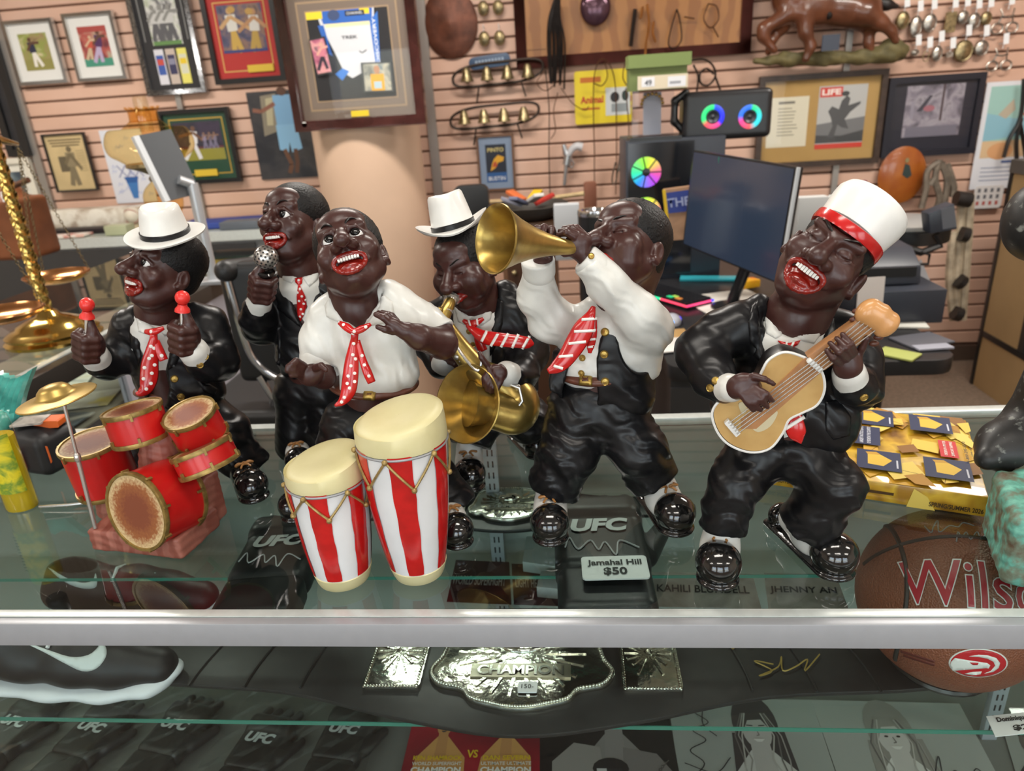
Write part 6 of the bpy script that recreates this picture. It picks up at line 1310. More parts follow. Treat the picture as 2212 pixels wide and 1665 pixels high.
def revolver():
    r = thing('toy_revolver','silver toy revolver hanging muzzle down on the slat wall','toy gun',tuple(atY(1226,400,YW-.06))); P = lambda x,y: atY(x,y,YW-.06); M = mat('bright cast silver',(.55,.57,.6),.25,metal=.8)
    mb = MB(); mb.tube([P(1224,350),P(1219,400)],[.012,.010],10); mb.build('barrel',M,r,smooth=True); mb = MB(); mb.tube([P(1228,334),P(1224,356)],.022,14); mb.build('cylinder',M,r,smooth=True); mb = MB(); mb.tube([P(1218,312),P(1222,332),P(1230,338)],[.012,.016,.016],10); mb.tube([P(1232,340),P(1240,352),P(1236,362),P(1226,358)],.005,6); mb.build('frame',M,r,smooth=True); mb = MB(); mb.tube([P(*q) for q in spline([(1228,334),(1236,322),(1246,316),(1258,318)],4)],[.016+.0006*i for i in range(13)],10); mb.build('grip',pm('#c8c8cc',.3),r,smooth=True)
revolver()
strap('key_cluster','small bunch of grey metal pieces hanging right of the toy revolver','keys',[[(1340,330),(1336,360),(1330,395)],[(1330,350),(1322,385),(1326,400)],[(1344,340),(1338,370)]],M_PEW,.011)
strap('hanging_rope','brown rope hanging down beside the column','rope',[[(705,275),(712,330),(722,400),(730,470),(735,540)]],mat('tan cord',(.30,.14,.05),.5),.009,YW-.05)
# -- LIFE magazine frame, dark mirror-like frame, calendar
R = rect3(1643,166,1897,352,YP); x0,x1,z0,z1 = R; r,pr = framed('picture_frame','brown framed letter and black-and-white magazine cover on tan mat','picture',R,YP,.028,mat('dark walnut',(.045,.026,.018),.4,var=.3,vscale=20),[(.001,mat('tan mat board',lin('#b08d52'),.7,var=.03,vscale=6))],.035)
pr.rect(.05,.20,.40,.80,'#d8d2bc')
for i in range(9): pr.rect(.14,.66-.04*i,.14+.18*(.5+.5*random.random()),.672-.04*i,'#8f8a78')
pr.rect(.14,.72,.28,.75,'#77736a'); pr.rect(.48,.15,.89,.90,'#b4b4b2'); pr.poly([(.48,.45),(.89,.52),(.89,.22),(.48,.22)],'#6f7072'); pr.poly([(.48,.32),(.7,.3),(.89,.36),(.89,.22),(.48,.22)],'#3f4042'); pr.rect(.48,.15,.89,.21,'#c83c2c'); pr.rect(.49,.77,.68,.885,'#c83a30')
pr.poly([(.58,.28),(.62,.42),(.60,.52),(.57,.60),(.60,.66),(.66,.62),(.68,.72),(.72,.78),(.75,.74),(.74,.66),(.84,.70),(.84,.67),(.76,.58),(.72,.50),(.76,.38),(.70,.40),(.66,.44),(.64,.28)],'#4a4b4d'); pr.ell(.705,.80,.035,.03,'#3a3b3c'); pr.text('LIFE',.585,.828,.16,'#f0e0d8',h=.07,bold=.04); pr.build(r)
R = rect3(1925,168,2104,331,YP); r,pr = framed('picture_frame','wide black frame with dark blue mat and a grey street photo, reflecting the windows','picture',R,YP,.03,mat('blue black frame',(.012,.013,.022),.35),[(.001,pm('#1b1c2a',.5)),((.07,.06,.07,.02),picmat('grey street photo',['#4a4650','#7d7784','#a09aa4','#5c5862'],15,21))],.035); pr.rect(.05,.0,.95,.2,'#6f6c7a'); pr.rect(.1,.36,.16,.7,'#8f8a98'); pr.poly([(.2,.5),(.4,.8),(.46,.8),(.3,.5)],'#3c3a46'); pr.rect(.62,.30,.66,1,'#4d3f44'); pr.ell(.42,.55,.1,.06,'#a06470'); pr.build(r)
R = rect3(2138,178,2270,402,YW-.05); x0,x1,z0,z1 = R; mb = MB(); mb.box((x0,YW-.03,z0),(x1,YW-.026,z1)); o = mb.build('wall_calendar',pm('#dfe0e6',.5)); tag(o,'large beach painting calendar sheet at the right edge of the wall','calendar'); pr = Print((x0,YW-.0305,z0),(x1-x0,0,0),(0,0,z1-z0)); pr.rect(.06,.30,1,.96,'#9cc4bc'); pr.rect(.06,.30,1,.46,'#d8b890'); pr.poly([(.06,.46),(.5,.5),(1,.44),(1,.68),(.4,.66),(.06,.72)],'#8ab8c8'); pr.poly([(.2,.70),(.36,.84),(.40,.74),(.3,.66)],'#b8ac98'); pr.poly([(.5,.7),(.8,.78),(1,.74),(1,.62),(.6,.60)],'#c05040'); pr.ell(.3,.36,.16,.08,'#d8a070')
for i in range(4): pr.rect(.1,.20-.04*i,.5,.21-.04*i,'#98a0b4')
pr.rect(.34,.245,.95,.27,'#5a6a98'); pr.build(o)
strap('hair_braid','black braided horsehair tassel hanging before the calendar','tassel',[[(2212,170),(2208,230),(2200,265),(2180,300),(2168,340)],[(2206,255),(2196,300),(2196,345)],[(2202,262),(2210,300),(2216,340)]],M_LBK,.016,YW-.09); 
mb = MB(); R = rect3(2107,402,2160,448,YW-.03); mb.obox(((R[0]+R[1])/2,YW-.03,(R[2]+R[3])/2),(1,0,0),(0,0,1),(0,1,0),(R[1]-R[0])/2,(R[3]-R[2])/2,.004,.015); o = mb.build('card_sheet',pm('#dad6d4')); tag(o,'white sheet of small printed tokens below the beach calendar','card'); pr = Print((R[0],YW-.0345,R[2]),(R[1]-R[0],0,0),(0,0,R[3]-R[2]))
for i in range(4):
    for j in range(3): pr.rect(.1+.22*i,.15+.28*j,.2+.22*i,.32+.28*j,'#b86058' if j == 0 else '#6a6a70')
pr.build(o)
# -- orange glazed shield, bronze horse
c = atY(1947,378,YW-.04); mb = MB(); mb.lathe([(.118,0),(.120,.006),(.10,.016),(.05,.024),(.0005,.026)],c,(0,-1,0),36,sy=1.2,capt=False,fn=lambda x,y,z,q,i: (x,y,z)); o = mb.build('wooden_plaque',mat('orange varnished gourd',(.42,.13,.02),.3,coat=.4,var=.3,vscale=9,col2=(.30,.07,.012)),smooth=True); tag(o,'oval orange varnished wooden plaque with a painted figure, below the black frame','plaque'); mb = MB(); pr = Print(c+V(-.1,-.027,-.1),(.2,0,0),(0,0,.2)); pr.poly([(.5,.8),(.62,.75),(.7,.5),(.6,.42),(.46,.52)],'#2a3a38'); pr.ell(.54,.88,.05,.06,'#8a7f58'); pr.build(o)
def horse_relief():
    Y = YW-.11; r = thing('horse_sculpture','brown galloping horse sculpture with saddle on a mossy base above the tan framed magazine','sculpture',tuple(atY(1790,140,Y))); g = Fig(Y,r); M = mat('glossy chestnut horse',(.13,.045,.022),.28,coat=.3,var=.3,vscale=9)
    s = Sculpt(); ch = lambda pts,rs: g.chain(s,pts,rs,.03)
    ch([(1712,-5),(1760,12),(1815,18),(1862,22)],[44,40,36,40]); ch([(1712,-5),(1690,-40),(1665,-70)],[34,26,22]); ch([(1665,-70),(1640,-50)],[18,12])
    ch([(1715,25,.0),(1690,58),(1668,85),(1660,112)],[20,13,9,8]); ch([(1735,30,-.06),(1740,70,-.06),(1752,100,-.06),(1740,128,-.06)],[19,13,9,8]); ch([(1700,30,-.05),(1650,62,-.05),(1648,80,-.05),(1672,108,-.05)],[18,12,9,8]); ch([(1862,30),(1880,60),(1876,92),(1882,118)],[22,12,9,8]); ch([(1870,28,-.05),(1905,50,-.05),(1925,66,-.05),(1935,88,-.05)],[22,13,9,8])
    s.build('horse',M,r,vox=.008); t = Sculpt(); g.chain(t,[(1888,2),(1915,10),(1938,14)],[12,11,5],.02); t.build('tail',M_LBK,r,vox=.008); t = Sculpt(); g.chain(t,[(1780,10,-.06),(1790,32,-.06)],[14,10],.02); t.build('stirrup',M_LBK,r,vox=.008)
    b = Sculpt(); g.chain(b,[(1635,132),(1700,128),(1780,126),(1860,124),(1900,118)],[7,13,14,13,15],.03); g.chain(b,[(1900,118),(1925,108),(1945,112)],[16,24,16],.03); b.build('base',mat('mossy rock base',(.10,.085,.035),.7,var=.5,vscale=22,col2=(.16,.13,.05),bump=.8,bscale=40),r,vox=.008,disp=lambda X,Y_,Z: .006*np.sin(X*60+Z*40)*np.sin(Z*90+Y_*50)); mb = MB(); q = atY(1795,92,Y-.1); mb.box((q[0]-.04,q[1],q[2]-.035),(q[0]+.04,q[1]+.01,q[2]+.035)); mb.build('price_card',pm('#39404e'),r)
horse_relief()
strap('antler_mount','cluster of grey antler and driftwood pieces below the black frame','antlers',[[(2030,345),(2020,385),(2030,430),(2016,460)],[(2028,350),(2004,370),(2000,410),(1990,450)],[(2034,352),(2046,390),(2040,440)],[(2046,355),(2060,400),(2058,425)],[(2022,380),(2010,400)]],mat('weathered antler',(.16,.13,.10),.7,var=.3,vscale=25),.016,YW-.12,flat=1)
# ---------------------------------------------------------------- left: the side counter and the counter under the wall
M_DKF = mat('dark bronze frame',(.06,.055,.05),.4,metal=.6); M_LIL = mat('lilac grey laminate',(.40,.40,.46),.45,var=.04,vscale=3)
sc_ = thing('side_counter','long glass topped counter with dark frame and lilac grey side running to the back','counter',(-1.6,1.4,FLZ)); SX,SX0,SY0,SY1 = -1.245,-1.95,.53,2.35
mb = MB(); mb.box((SX0,SY0,-.008),(SX-.05,SY1,0)); mb.build('top_glass',M_GLT,sc_)
mb = MB(); mb.box((SX-.055,SY0,-.05),(SX,SY1,.002)); mb.build('edge_rail',M_DKF,sc_,bevel=.002); mb = MB(); mb.box((SX-.055,SY0,.002),(SX-.035,SY1,.005)); mb.build('rail_strip',M_ALUL,sc_)
mb = MB(); mb.box((SX-.02,SY0,-.75),(SX-.015,1.12,-.05)); mb.build('side_glass',M_GLC,sc_); mb = MB(); mb.box((SX-.03,1.12,FLZ),(SX-.005,SY1,-.05)); mb.build('side_panel',M_LIL,sc_); mb = MB(); mb.box((SX0,SY0,FLZ),(SX-.03,SY1,-.45)); mb.build('lower_body',M_LIL,sc_)
mb = MB(); mb.box((SX0,SY0,-.20),(SX-.04,SY1,-.195)); mb.build('shelf',pm('#8a8478',.5),sc_)
cols = ['#c9c3b2','#8f8a80','#6a7a86','#d8d4c8','#c8b030','#50585c','#b0a898','#e0dcd0']
ORD = 'first second third fourth fifth sixth seventh eighth ninth tenth'.split()
for i in range(10):
    x = SX-.12-.52*random.random(); y = SY0+.12+1.6*i/10; a = random.uniform(-.5,.5); mb = MB(); mb.obox((x,y,-.190+.003*(i % 3)),(math.cos(a),math.sin(a),0),(-math.sin(a),math.cos(a),0),(0,0,1),.07+.05*random.random(),.05+.05*random.random(),.0015)
    o = mb.build('paper_card',picmat('case paper %d' % (i % 5),[cols[i % 8],cols[(i+3) % 8],cols[(i+1) % 8]],12,i % 5)); tag(o,'%s printed sheet under the side counter glass, %s from the near end' % (('cream','grey','slate','pale','yellow','charcoal','beige','white')[i % 8],ORD[i]),'paper','sheets under the side counter glass')
bc = thing('back_counter','grey fronted glass counter standing under the pictures at the back left','counter',(-2.9,3.1,FLZ)); M_GRF = mat('grey metal front',(.25,.26,.27),.4,metal=.3)
mb = MB(); mb.box((-4.1,2.86,-.03),(-1.5,3.36,-.0)); mb.build('top',mat('pale green counter top',(.46,.50,.44),.25,coat=.3,var=.05,vscale=5),bc); mb = MB(); mb.box((-4.1,2.87,FLZ),(-1.5,3.36,-.03)); mb.build('body',M_GRF,bc); mb = MB(); mb.box((-4.1,2.85,-.045),(-1.49,2.86,.004)); mb.build('front_rail',M_ALUL,bc)
mb = MB(); mb.box((-3.6,2.855,-.40),(-1.6,2.868,-.06)); mb.build('dark_glass',mat('dark case window',(.03,.032,.035),.15,coat=.4),bc)
# brass balance scale
M_GB = mat('polished brass',(.62,.42,.12),.16,metal=1.0,var=.12,vscale=30); M_COP = mat('polished copper pan',(.72,.34,.14),.2,metal=1.0,var=.1,vscale=8)
b0 = atZ(76,752,0)+V(0,.08,0); r = thing('balance_scale','brass balance scale with twisted column and copper pans on the side counter','scale',tuple(b0))
mb = MB(); mb.lathe([(.118,0),(.120,.008),(.112,.016),(.115,.024),(.100,.034),(.085,.040),(.080,.048),(.050,.060),(.030,.068),(.024,.078),(.012,.086)],b0,(0,0,1),44); mb.build('base',M_GB,r,smooth=True)
def rope(mb,a,b,R,n=40,tw=9):
    vs = []; fs = []; m = 16
    for i in range(n+1):
        for j in range(m): q = 2*math.pi*j/m; rr = R*(1+.22*math.cos(4*q+tw*2*math.pi*i/n)); vs.append(V(*a)+(V(*b)-V(*a))*i/n+V(rr*math.cos(q),rr*math.sin(q),0))
    for i in range(n):
        for j in range(m): fs.append((i*m+j,i*m+(j+1) % m,(i+1)*m+(j+1) % m,(i+1)*m+j))
    mb.add(vs,fs)
mb = MB(); rope(mb,b0+V(0,0,.08),b0+V(0,0,.52),.0145,70,14); mb.build('column',M_GB,r,smooth=True)
pc = [atY(122,592,1.30),atY(8,672,.95)]; top = b0+V(0,0,.50)
mb = MB(); mb.tube([V(pc[0][0],pc[0][1],top[2]),top+V(0,0,.02),V(pc[1][0],pc[1][1],top[2])],[.006,.012,.006],10); mb.build('beam',M_GB,r,smooth=True)
for c in pc:
    mb = MB(); R_ = .088; mb.lathe([(R_,.002),(R_*1.01,0),(R_*.9,-.012),(R_*.6,-.022),(R_*.3,-.027),(.0005,-.028),(.0005,-.026),(R_*.3,-.025),(R_*.6,-.020),(R_*.9,-.009),(R_*.98,.0025)],c,(0,0,1),40,capb=False,capt=False); pan = mb.build('pan',M_COP,r,smooth=True); t = V(c[0],c[1],top[2]-.01)
    for k in range(3):
        q = 2*math.pi*k/3+.5; e = c+V(R_*.97*math.cos(q),R_*.97*math.sin(q),0); L_ = np.linalg.norm(t-e); n = int(L_/.009); d = nrm(t-e); u = nrm(np.cross(d,V(0,0,1))); w = np.cross(d,u); mb = MB()
        for i in range(n):
            p = e+d*(i+.5)*L_/n; a = u if i % 2 else w; mb.tube([p+d*.006*math.cos(s)+a*.0032*math.sin(s) for s in np.linspace(0,2*math.pi,9)[:-1]],.0009,4,closed=True)
        o = mb.build('chain',mat('old brass chain',(.16,.12,.06),.4,metal=.8),pan); o['kind'] = 'stuff'
# amber oil lamp
lp = atY(322,300,2.0); lx,ly = lp[0],lp[1]; Zp = lambda py,px=322: atY(px,py,2.0)[2]; M_AMB = glass('amber glass',(.96,.82,.56),1.6,.04); M_CLR = glass('clear lamp chimney',(.96,.95,.9),1.5)
r = thing('oil_lamp','amber glass parlour oil lamp with globe shade and clear chimney','lamp',(lx,ly,.001)); o = (lx,ly,0)
z = [Zp(p) for p in (205,232,262,268,300,340,352,392,425,462)]
mb = MB(); mb.lathe([(.024,z[1]-.08),(.026,z[1]),(.024,z[0]),(.022,z[0]),(.024,z[1]),(.022,z[1]-.08)],o,(0,0,1),28,capb=False,capt=False); mb.build('chimney',M_CLR,r,smooth=True)
mb = MB(); mb.lathe([(.052,z[2]),(.050,z[2]+.03),(.058,z[1]),(.056,z[1]),(.048,z[2]+.03),(.050,z[2])],o,(0,0,1),48,capb=False,capt=False,fn=lambda x,y,zz,q,i: (x*(1+.05*math.cos(14*q)*(i in (2,3))),y*(1+.05*math.cos(14*q)*(i in (2,3))),zz+.006*math.cos(14*q)*(i in (2,3)))); mb.build('ruffled_crown',M_AMB,r,smooth=True)
mb = MB(); mb.lathe([tuple(q) for q in spline([(.050,z[2]+.004),(.085,z[3]-.012),(.130,z[4]+.035),(.150,z[4]-.005),(.145,z[4]-.045),(.115,z[5]-.005),(.095,z[5]-.02)],5)],o,(0,0,1),48,capb=False,capt=False); mb.build('shade',M_AMB,r,smooth=True)
mb = MB(); mb.lathe([(.098,z[5]-.018),(.100,z[5]-.030),(.060,z[6]-.025),(.030,z[6]-.04),(.022,z[7]+.03),(.034,z[7]+.01),(.030,z[7])],o,(0,0,1),36); mb.build('burner',M_ANT,r,smooth=True)
mb = MB(); mb.lathe([tuple(q) for q in spline([(.028,z[7]),(.055,z[7]-.025),(.068,z[8]),(.064,z[9]+.02),(.045,z[9]-.01),(.03,z[9]-.02)],5)],o,(0,0,1),40); mb.build('font',M_AMB,r,smooth=True)
mb = MB(); mb.lathe([(.085,.002),(.085,.02),(.05,.04),(.028,.07),(.022,max(.1,z[9]-.05)),(.032,z[9]-.015)],o,(0,0,1),36); mb.build('foot',M_ANT,r,smooth=True)
# screen on a silver arm
Yq = 1.72; r = thing('customer_display','thin tilted screen on a silver post beside the lamp','screen',tuple(atY(446,525,Yq))); M_SLV = mat('satin silver plastic',(.55,.57,.60),.35,metal=.5)
mb = MB(); pb = atY(448,545,Yq)*V(1,1,0); pt = V(pb[0],pb[1],atY(424,395,Yq)[2]); mb.tube([pb,pt],.018,12); mb.tube([pt-V(0,0,.004),atY(386,388,Yq-.03)],.015,12); mb.build('post',M_SLV,r,smooth=True)
a,b = atY(306,292,Yq-.05),atY(374,432,Yq-.05); d = nrm(b-a); w = nrm(V(.55,.75,.1)); n = np.cross(d,w); mb = MB(); mb.obox((a+b)/2+w*.04,d,w,n,np.linalg.norm(b-a)/2,.055,.009,.004); mb.build('screen',pm('#55585c',.3),r); mb = MB(); mb.obox((a+b)/2-w*.022,d,w,n,np.linalg.norm(b-a)/2,.009,.011); mb.build('bezel',pm('#d4d8dc',.4),r); mb = MB(); mb.box(tuple(pb-V(.05,.045,-.001)),tuple(pb+V(.05,.045,.012))); mb.build('foot',M_SLV,r)
# clutter on the back counter
def flatbox(name,label,cat,px0,py0,px1,py1,Y,d,m,group=None,bevel=.003):
    x0,x1,z0,z1 = rect3(px0,py0,px1,py1,Y); z0 = max(z0,z0); mb = MB(); mb.box((x0,Y,z0),(x1,Y+d,z1)); return tag(mb.build(name,m,bevel=bevel),label,cat,group)
YB = 2.95
def onb(name,label,cat,x,y,hx,hy,h,m,rz=0.0,z=.004,group=None):
    mb = MB(); mb.obox((x,y,z+h/2),(math.cos(rz),math.sin(rz),0),(-math.sin(rz),math.cos(rz),0),(0,0,1),hx,hy,h/2); return tag(mb.build(name,m,bevel=min(.004,h*.2)),label,cat,group)
X = lambda px,py,Y=3.1: atY(px,py,Y)[0]
bx = onb('long_carton','long white printed carton lying on the back counter behind the lamp','box',X(190,460),3.2,.34,.06,.11,picmat('white carton print',['#d8d2c2','#e8e4d8','#b8aa98','#8f7f78'],9,31)); mb = MB()
p = atY(287,462,3.08); mb.ball((p[0],3.08,.075),.045,20,14); o = mb.build('baseball',mat('worn baseball leather',(.62,.56,.46),.5,var=.06,vscale=14),smooth=True); tag(o,'white baseball on a stand next to the long carton','ball'); mb = MB(); mb.tube([(p[0]+.045*math.cos(t)*.9,3.08-.045*.55+.01*math.cos(2*t),.075+.038*math.sin(t)) for t in np.linspace(0,2*math.pi,26)[:-1]],.0015,5,closed=True); mb.build('stitching',pm('#a83a30'),o)
mb = MB(); mb.lathe([(.02,0),(.034,.004),(.030,.02),(.028,.030)],(p[0],3.08,.003),(0,0,1),20); tag(mb.build('ball_stand',pm('#b8a888'),smooth=True),'small cream stand holding the baseball','stand')
onb('album','black flat album lying in front of the long carton','book',X(160,495),3.06,.26,.05,.025,pm('#1c1416')); onb('magazine','red and white magazine on the back counter','magazine',X(190,512),2.93,.12,.05,.012,picmat('red magazine',['#b8482c','#e0dcd4','#c86a4a'],12,33),.1); onb('magazine','pale grey magazine left of the red one','magazine',X(115,512),2.93,.12,.05,.014,pm('#c4c2bc'),-.06)
onb('green_dish','pale green dish under the baseball','dish',X(300,490),2.93,.06,.04,.05,pm('#a8ac8c',.3)); onb('folder','blue folder lying by the silver post','folder',X(500,478),3.05,.22,.10,.03,pm('#2a3f8a'),.1); onb('folder','grey plastic tray on the back counter right of the post','tray',X(560,500),2.92,.10,.05,.04,pm('#5a6068',.4))
r = thing('wooden_case','brown leather case with white price tag at the far left','case',(X(25,520,2.4),2.4,0)); s = Sculpt(); c = atY(22,440,2.4); s.box(V(c[0]-.06,2.4,.135),(.17,.10,.13),None,.02); s.ell(V(c[0]-.08,2.4,.26),(.15,.10,.11),None,.03); s.build('body',mat('chestnut leather',(.17,.055,.02),.4,var=.25,vscale=7),r,vox=.007); mb = MB(); q = atY(12,425,2.27); mb.box((q[0]-.018,q[1],q[2]-.02),(q[0]+.018,q[1]+.004,q[2]+.02)); mb.build('price_tag',M_TAG,r); mb = MB(); mb.tube([atY(*t,2.28) for t in ((-10,395),(30,402),(62,388))],.012,8); mb.build('strap',M_LBR,r,smooth=True)
# black tub chair with chrome tube, in the aisle behind the singer
r = thing('office_chair','black padded chair with bent chrome tube frame in the aisle behind the singer','chair',tuple(V(*atY(560,800,1.1)[:2],FLZ))); Yc = 1.05; s = Sculpt(); P = lambda x,y,d=0: atY(x,y,Yc+d); s.box((P(600,700)+V(0,.03,0)),(.135,.03,.16),None,.02); s.build('backrest',mat('black vinyl',(.012,.012,.013),.45),r,vox=.006); s = Sculpt(); s.cap(P(488,585),P(560,575,.1),.028,.026); s.build('armrest',MATS['black vinyl'],r,vox=.005); s = Sculpt(); s.box(P(600,830,.1)+V(0,.05,-.06),(.2,.2,.04),None,.02); s.build('seat',MATS['black vinyl'],r,vox=.007)
M_CT = mat('chrome tube',(.6,.6,.62),.12,metal=1.0); mb = MB(); mb.tube([P(*q) for q in spline([np.array(w,float) for w in ((490,596,0),(505,650,0),(525,720,0),(548,775,0),(590,812,0),(640,826,0))],6)],.011,10); mb.tube([P(*q) for q in ((560,812,0),(590,860,0),(612,940,.05))],.010,10); mb.tube([P(590,860),P(588,990,.1)],.010,10); mb.build('tube_frame',M_CT,r,smooth=True)
mb = MB(); ft = P(600,900,.2); mb.tube([V(ft[0],ft[1],FLZ+.01),V(ft[0],ft[1],-.3)],.03,12); mb.build('pedestal',M_CT,r,smooth=True)
# teal fish tail ornament, bottle and tape on the counter
r = thing('fish_ornament','teal glazed fish tail ornament at the left edge of the counter','ornament',tuple(atZ(-10,930,0))); Yf = .40; M_TEAL = mat('teal glaze',(.10,.42,.36),.2,coat=.5,var=.25,vscale=40); mb = MB(); A0 = atY(-40,905,Yf); n = 12; vs = []; fs = []
for i in range(n+1):
    t = i/n; tip = atY(20+48*t**.7-60*(1-t),800+95*(1-t)**0+(-30+115*t*0),Yf) if False else atY(68-75*t,797+(t**1.6)*6+18*math.sin(t*3),Yf); low = atY(38-70*t,905-6*t,Yf-.01)
    for j in range(9): q = j/8; p = low+(tip-low)*q+V(0,-.006*math.sin(q*3.1)+.003*math.cos(i*math.pi),0); vs.append(p)
for i in range(n):
    for j in range(8): a = i*9+j; fs.append((a,a+1,a+10,a+9))
m = len(vs); mb.add(vs+[V(*p)+V(0,.012,0) for p in vs],fs+[tuple(k+m for k in f[::-1]) for f in fs]+[(i*9+8,(i+1)*9+8,(i+1)*9+8+m,i*9+8+m) for i in range(n)]+[(j,j+1,j+1+m,j+m) for j in range(8)]); mb.build('tail_fin',M_TEAL,r,smooth=True); s = Sculpt(); s.cap(atY(20,895,Yf),atY(-40,940,Yf)*V(1,1,0)+V(0,0,.03),.02,.035); s.build('fish_body',M_TEAL,r,vox=.003)
# ---------------------------------------------------------------- right: the desk with computer, register and cabinet
MTR,MBL = 1.5,2.06; DZ = -.20; M_DESK = mat('black desk laminate',(.014,.014,.016),.35,var=.1,vscale=30); M_NAVY = mat('dark blue grey plastic',(.028,.033,.046),.4,var=.05,vscale=10)
dk = thing('computer_desk','black computer desk with rounded corner behind the display case','desk',(.7,1.8,FLZ)); dx0,dx1,dy0,dy1 = .25,1.05,1.26,2.75
mb = MB(); q = []
for (cx_,cy_,a0) in ((dx1-.07,dy1-.07,0),(dx0+.02,dy1-.02,90),(dx0+.05,dy0+.05,180),(dx1-.07,dy0+.07,270)):
    rr = .07 if cx_ > .9 else .04
    for k in range(5): t = math.radians(a0+k*22.5); q.append((cx_+rr*math.cos(t),cy_+rr*math.sin(t),DZ-.045))
mb.prism(q,(0,0,.045)); mb.build('desktop',M_DESK,dk,bevel=.006)
mb = MB(); mb.box((.27,1.29,FLZ),(.44,2.25,DZ-.045)); mb.build('drawer_unit',M_DESK,dk,bevel=.004)
mb = MB(); mb.box((.445,1.32,FLZ),(.47,2.25,DZ-.045)); mb.build('panel',M_DESK,dk); mb = MB(); mb.box((.68,1.38,FLZ),(.78,2.2,DZ-.05)); mb.build('leg_panel',M_DESK,dk)
mb = MB(); mb.box((.27,1.282,-.62),(.44,1.29,-.27)); dd = mb.build('drawer',mat('charcoal drawer',(.03,.03,.032),.4),dk); mb = MB(); mb.box((.30,1.272,-.36),(.41,1.282,-.35)); mb.build('handle',M_ALU,dd)
mb = MB(); mb.box((.485,1.5,FLZ),(.665,1.8,-.62)); o = mb.build('storage_box',mat('brown carton',(.30,.17,.08),.7,var=.1),bevel=.004); tag(o,'brown carton on the floor under the desk','box')
# monitor
TL,TR,BL = atY(1497,324,2.06),atY(1722,361,MTR),atY(1474,528,MBL); BR = TR+BL-TL
def quadbox(mb,c,d):
    n = nrm(np.cross(c[1]-c[0],c[3]-c[0])); n = n if n @ (CAM-c[0]) > 0 else -n; mb.prism([p-n*d for p in c],n*d); return n
r = thing('computer_monitor','large black flat monitor with silver side edge standing on the desk','monitor',tuple(((BL+BR)/2)*V(1,1,0)+V(0,0,DZ))); mb = MB(); nm = quadbox(mb,[BL,BR,TR,TL],.022); mb.build('casing',M_BLKF,r,bevel=.003)
c = (TL+TR+BR+BL)/4; mb = MB(); mb.add([c+(p-c)*.965+nm*.0012 for p in (BL,BR,TR,TL)],[(0,1,2,3)]); mb.build('screen',mat('dark blue screen',(.020,.030,.050),.16,coat=.2,emit=(.02,.035,.07),estr=.35),r)
mb = MB(); mb.tube([TR+(TR-TL)*.012,BR+(BR-BL)*.012-(BR-TR)*.2],.006,8); mb.build('side_edge',pm('#c4c8cc',.3),r); sb_ = (BL+BR)/2-nm*.05; mb = MB(); mb.tube([c-nm*.03,sb_-nm*.04,V(sb_[0],sb_[1]+.05,DZ+.02)],.02,10); mb.lathe([(.075,0),(.075,.008),(.05,.016),(.02,.02)],(sb_[0],sb_[1]+.04,DZ+.001),(0,0,1),30); mb.build('stand',M_BLKF,r,smooth=True)
mb = MB(); p = TL+(TR-TL)*.30+(BL-TL)*.03; mb.box(tuple(p+V(-.002,-.004,-.018)),tuple(p+V(.002,-.001,.002))); mb.build('sticker',pm('#1f8a6a'),r)
# computer tower with coloured fans
def ring_mat(name,stops):
    if name in MATS: return MATS[name]
    m = bpy.data.materials.new(name); m.use_nodes = True; n,l = m.node_tree.nodes,m.node_tree.links; b = n['Principled BSDF']; a = n.new('ShaderNodeAttribute'); a.attribute_name = 'ang'; r_ = n.new('ShaderNodeValToRGB'); e = r_.color_ramp.elements
    while len(e) < len(stops): e.new(.5)
    for i,(p,c_) in enumerate(stops): e[i].position = p; e[i].color = tuple(c_)+(1,)
    l.new(a.outputs['Fac'],r_.inputs[0]); l.new(r_.outputs[0],b.inputs['Emission Color']); b.inputs['Emission Strength'].default_value = 1.15; b.inputs['Base Color'].default_value = (.02,.02,.02,1); MATS[name] = m; return m
def led_ring(name,c,u,v,r0,r1,m,parent,n=36):
    me = bpy.data.meshes.new(name); vs = []; an = []; fs = []
    for i in range(n+1):
        t = 2*math.pi*i/n
        for rr,l in ((r0,0),((r0+r1)/2,.006),(r1,0)): vs.append(tuple(c+u*rr*math.cos(t)+v*rr*math.sin(t)+nrm(np.cross(u,v))*l)); an.append(i/n)
    for i in range(n):
        for j in range(2): fs.append((i*3+j,i*3+j+1,i*3+j+4,i*3+j+3))
    me.from_pydata(vs,[],fs); at = me.attributes.new('ang','FLOAT','POINT'); at.data.foreach_set('value',an); return link(name,me,m,parent,smooth=True)
G_,B_,P_,R_,C_ = (.02,.9,.25),(.01,.02,1.0),(1,.06,.35),(1,.12,.12),(.03,.8,.9)
Yt = 2.30; x0,x1,z0,z1 = rect3(1352,305,1500,620,Yt); r = thing('computer_tower','black computer tower with glowing rainbow fans on the desk','computer',((x0+x1)/2,Yt+.2,DZ)); mb = MB(); mb.box((x0,Yt,DZ+.001),(x1+.10,Yt+.38,z1)); mb.build('case',M_NAVY,r,bevel=.004); mb = MB(); mb.box((x0+.008,Yt-.004,DZ+.02),(x1-.02,Yt-.001,z1-.01)); mb.build('front_panel',mat('smoked glass panel',(.008,.009,.012),.12,coat=.4),r)
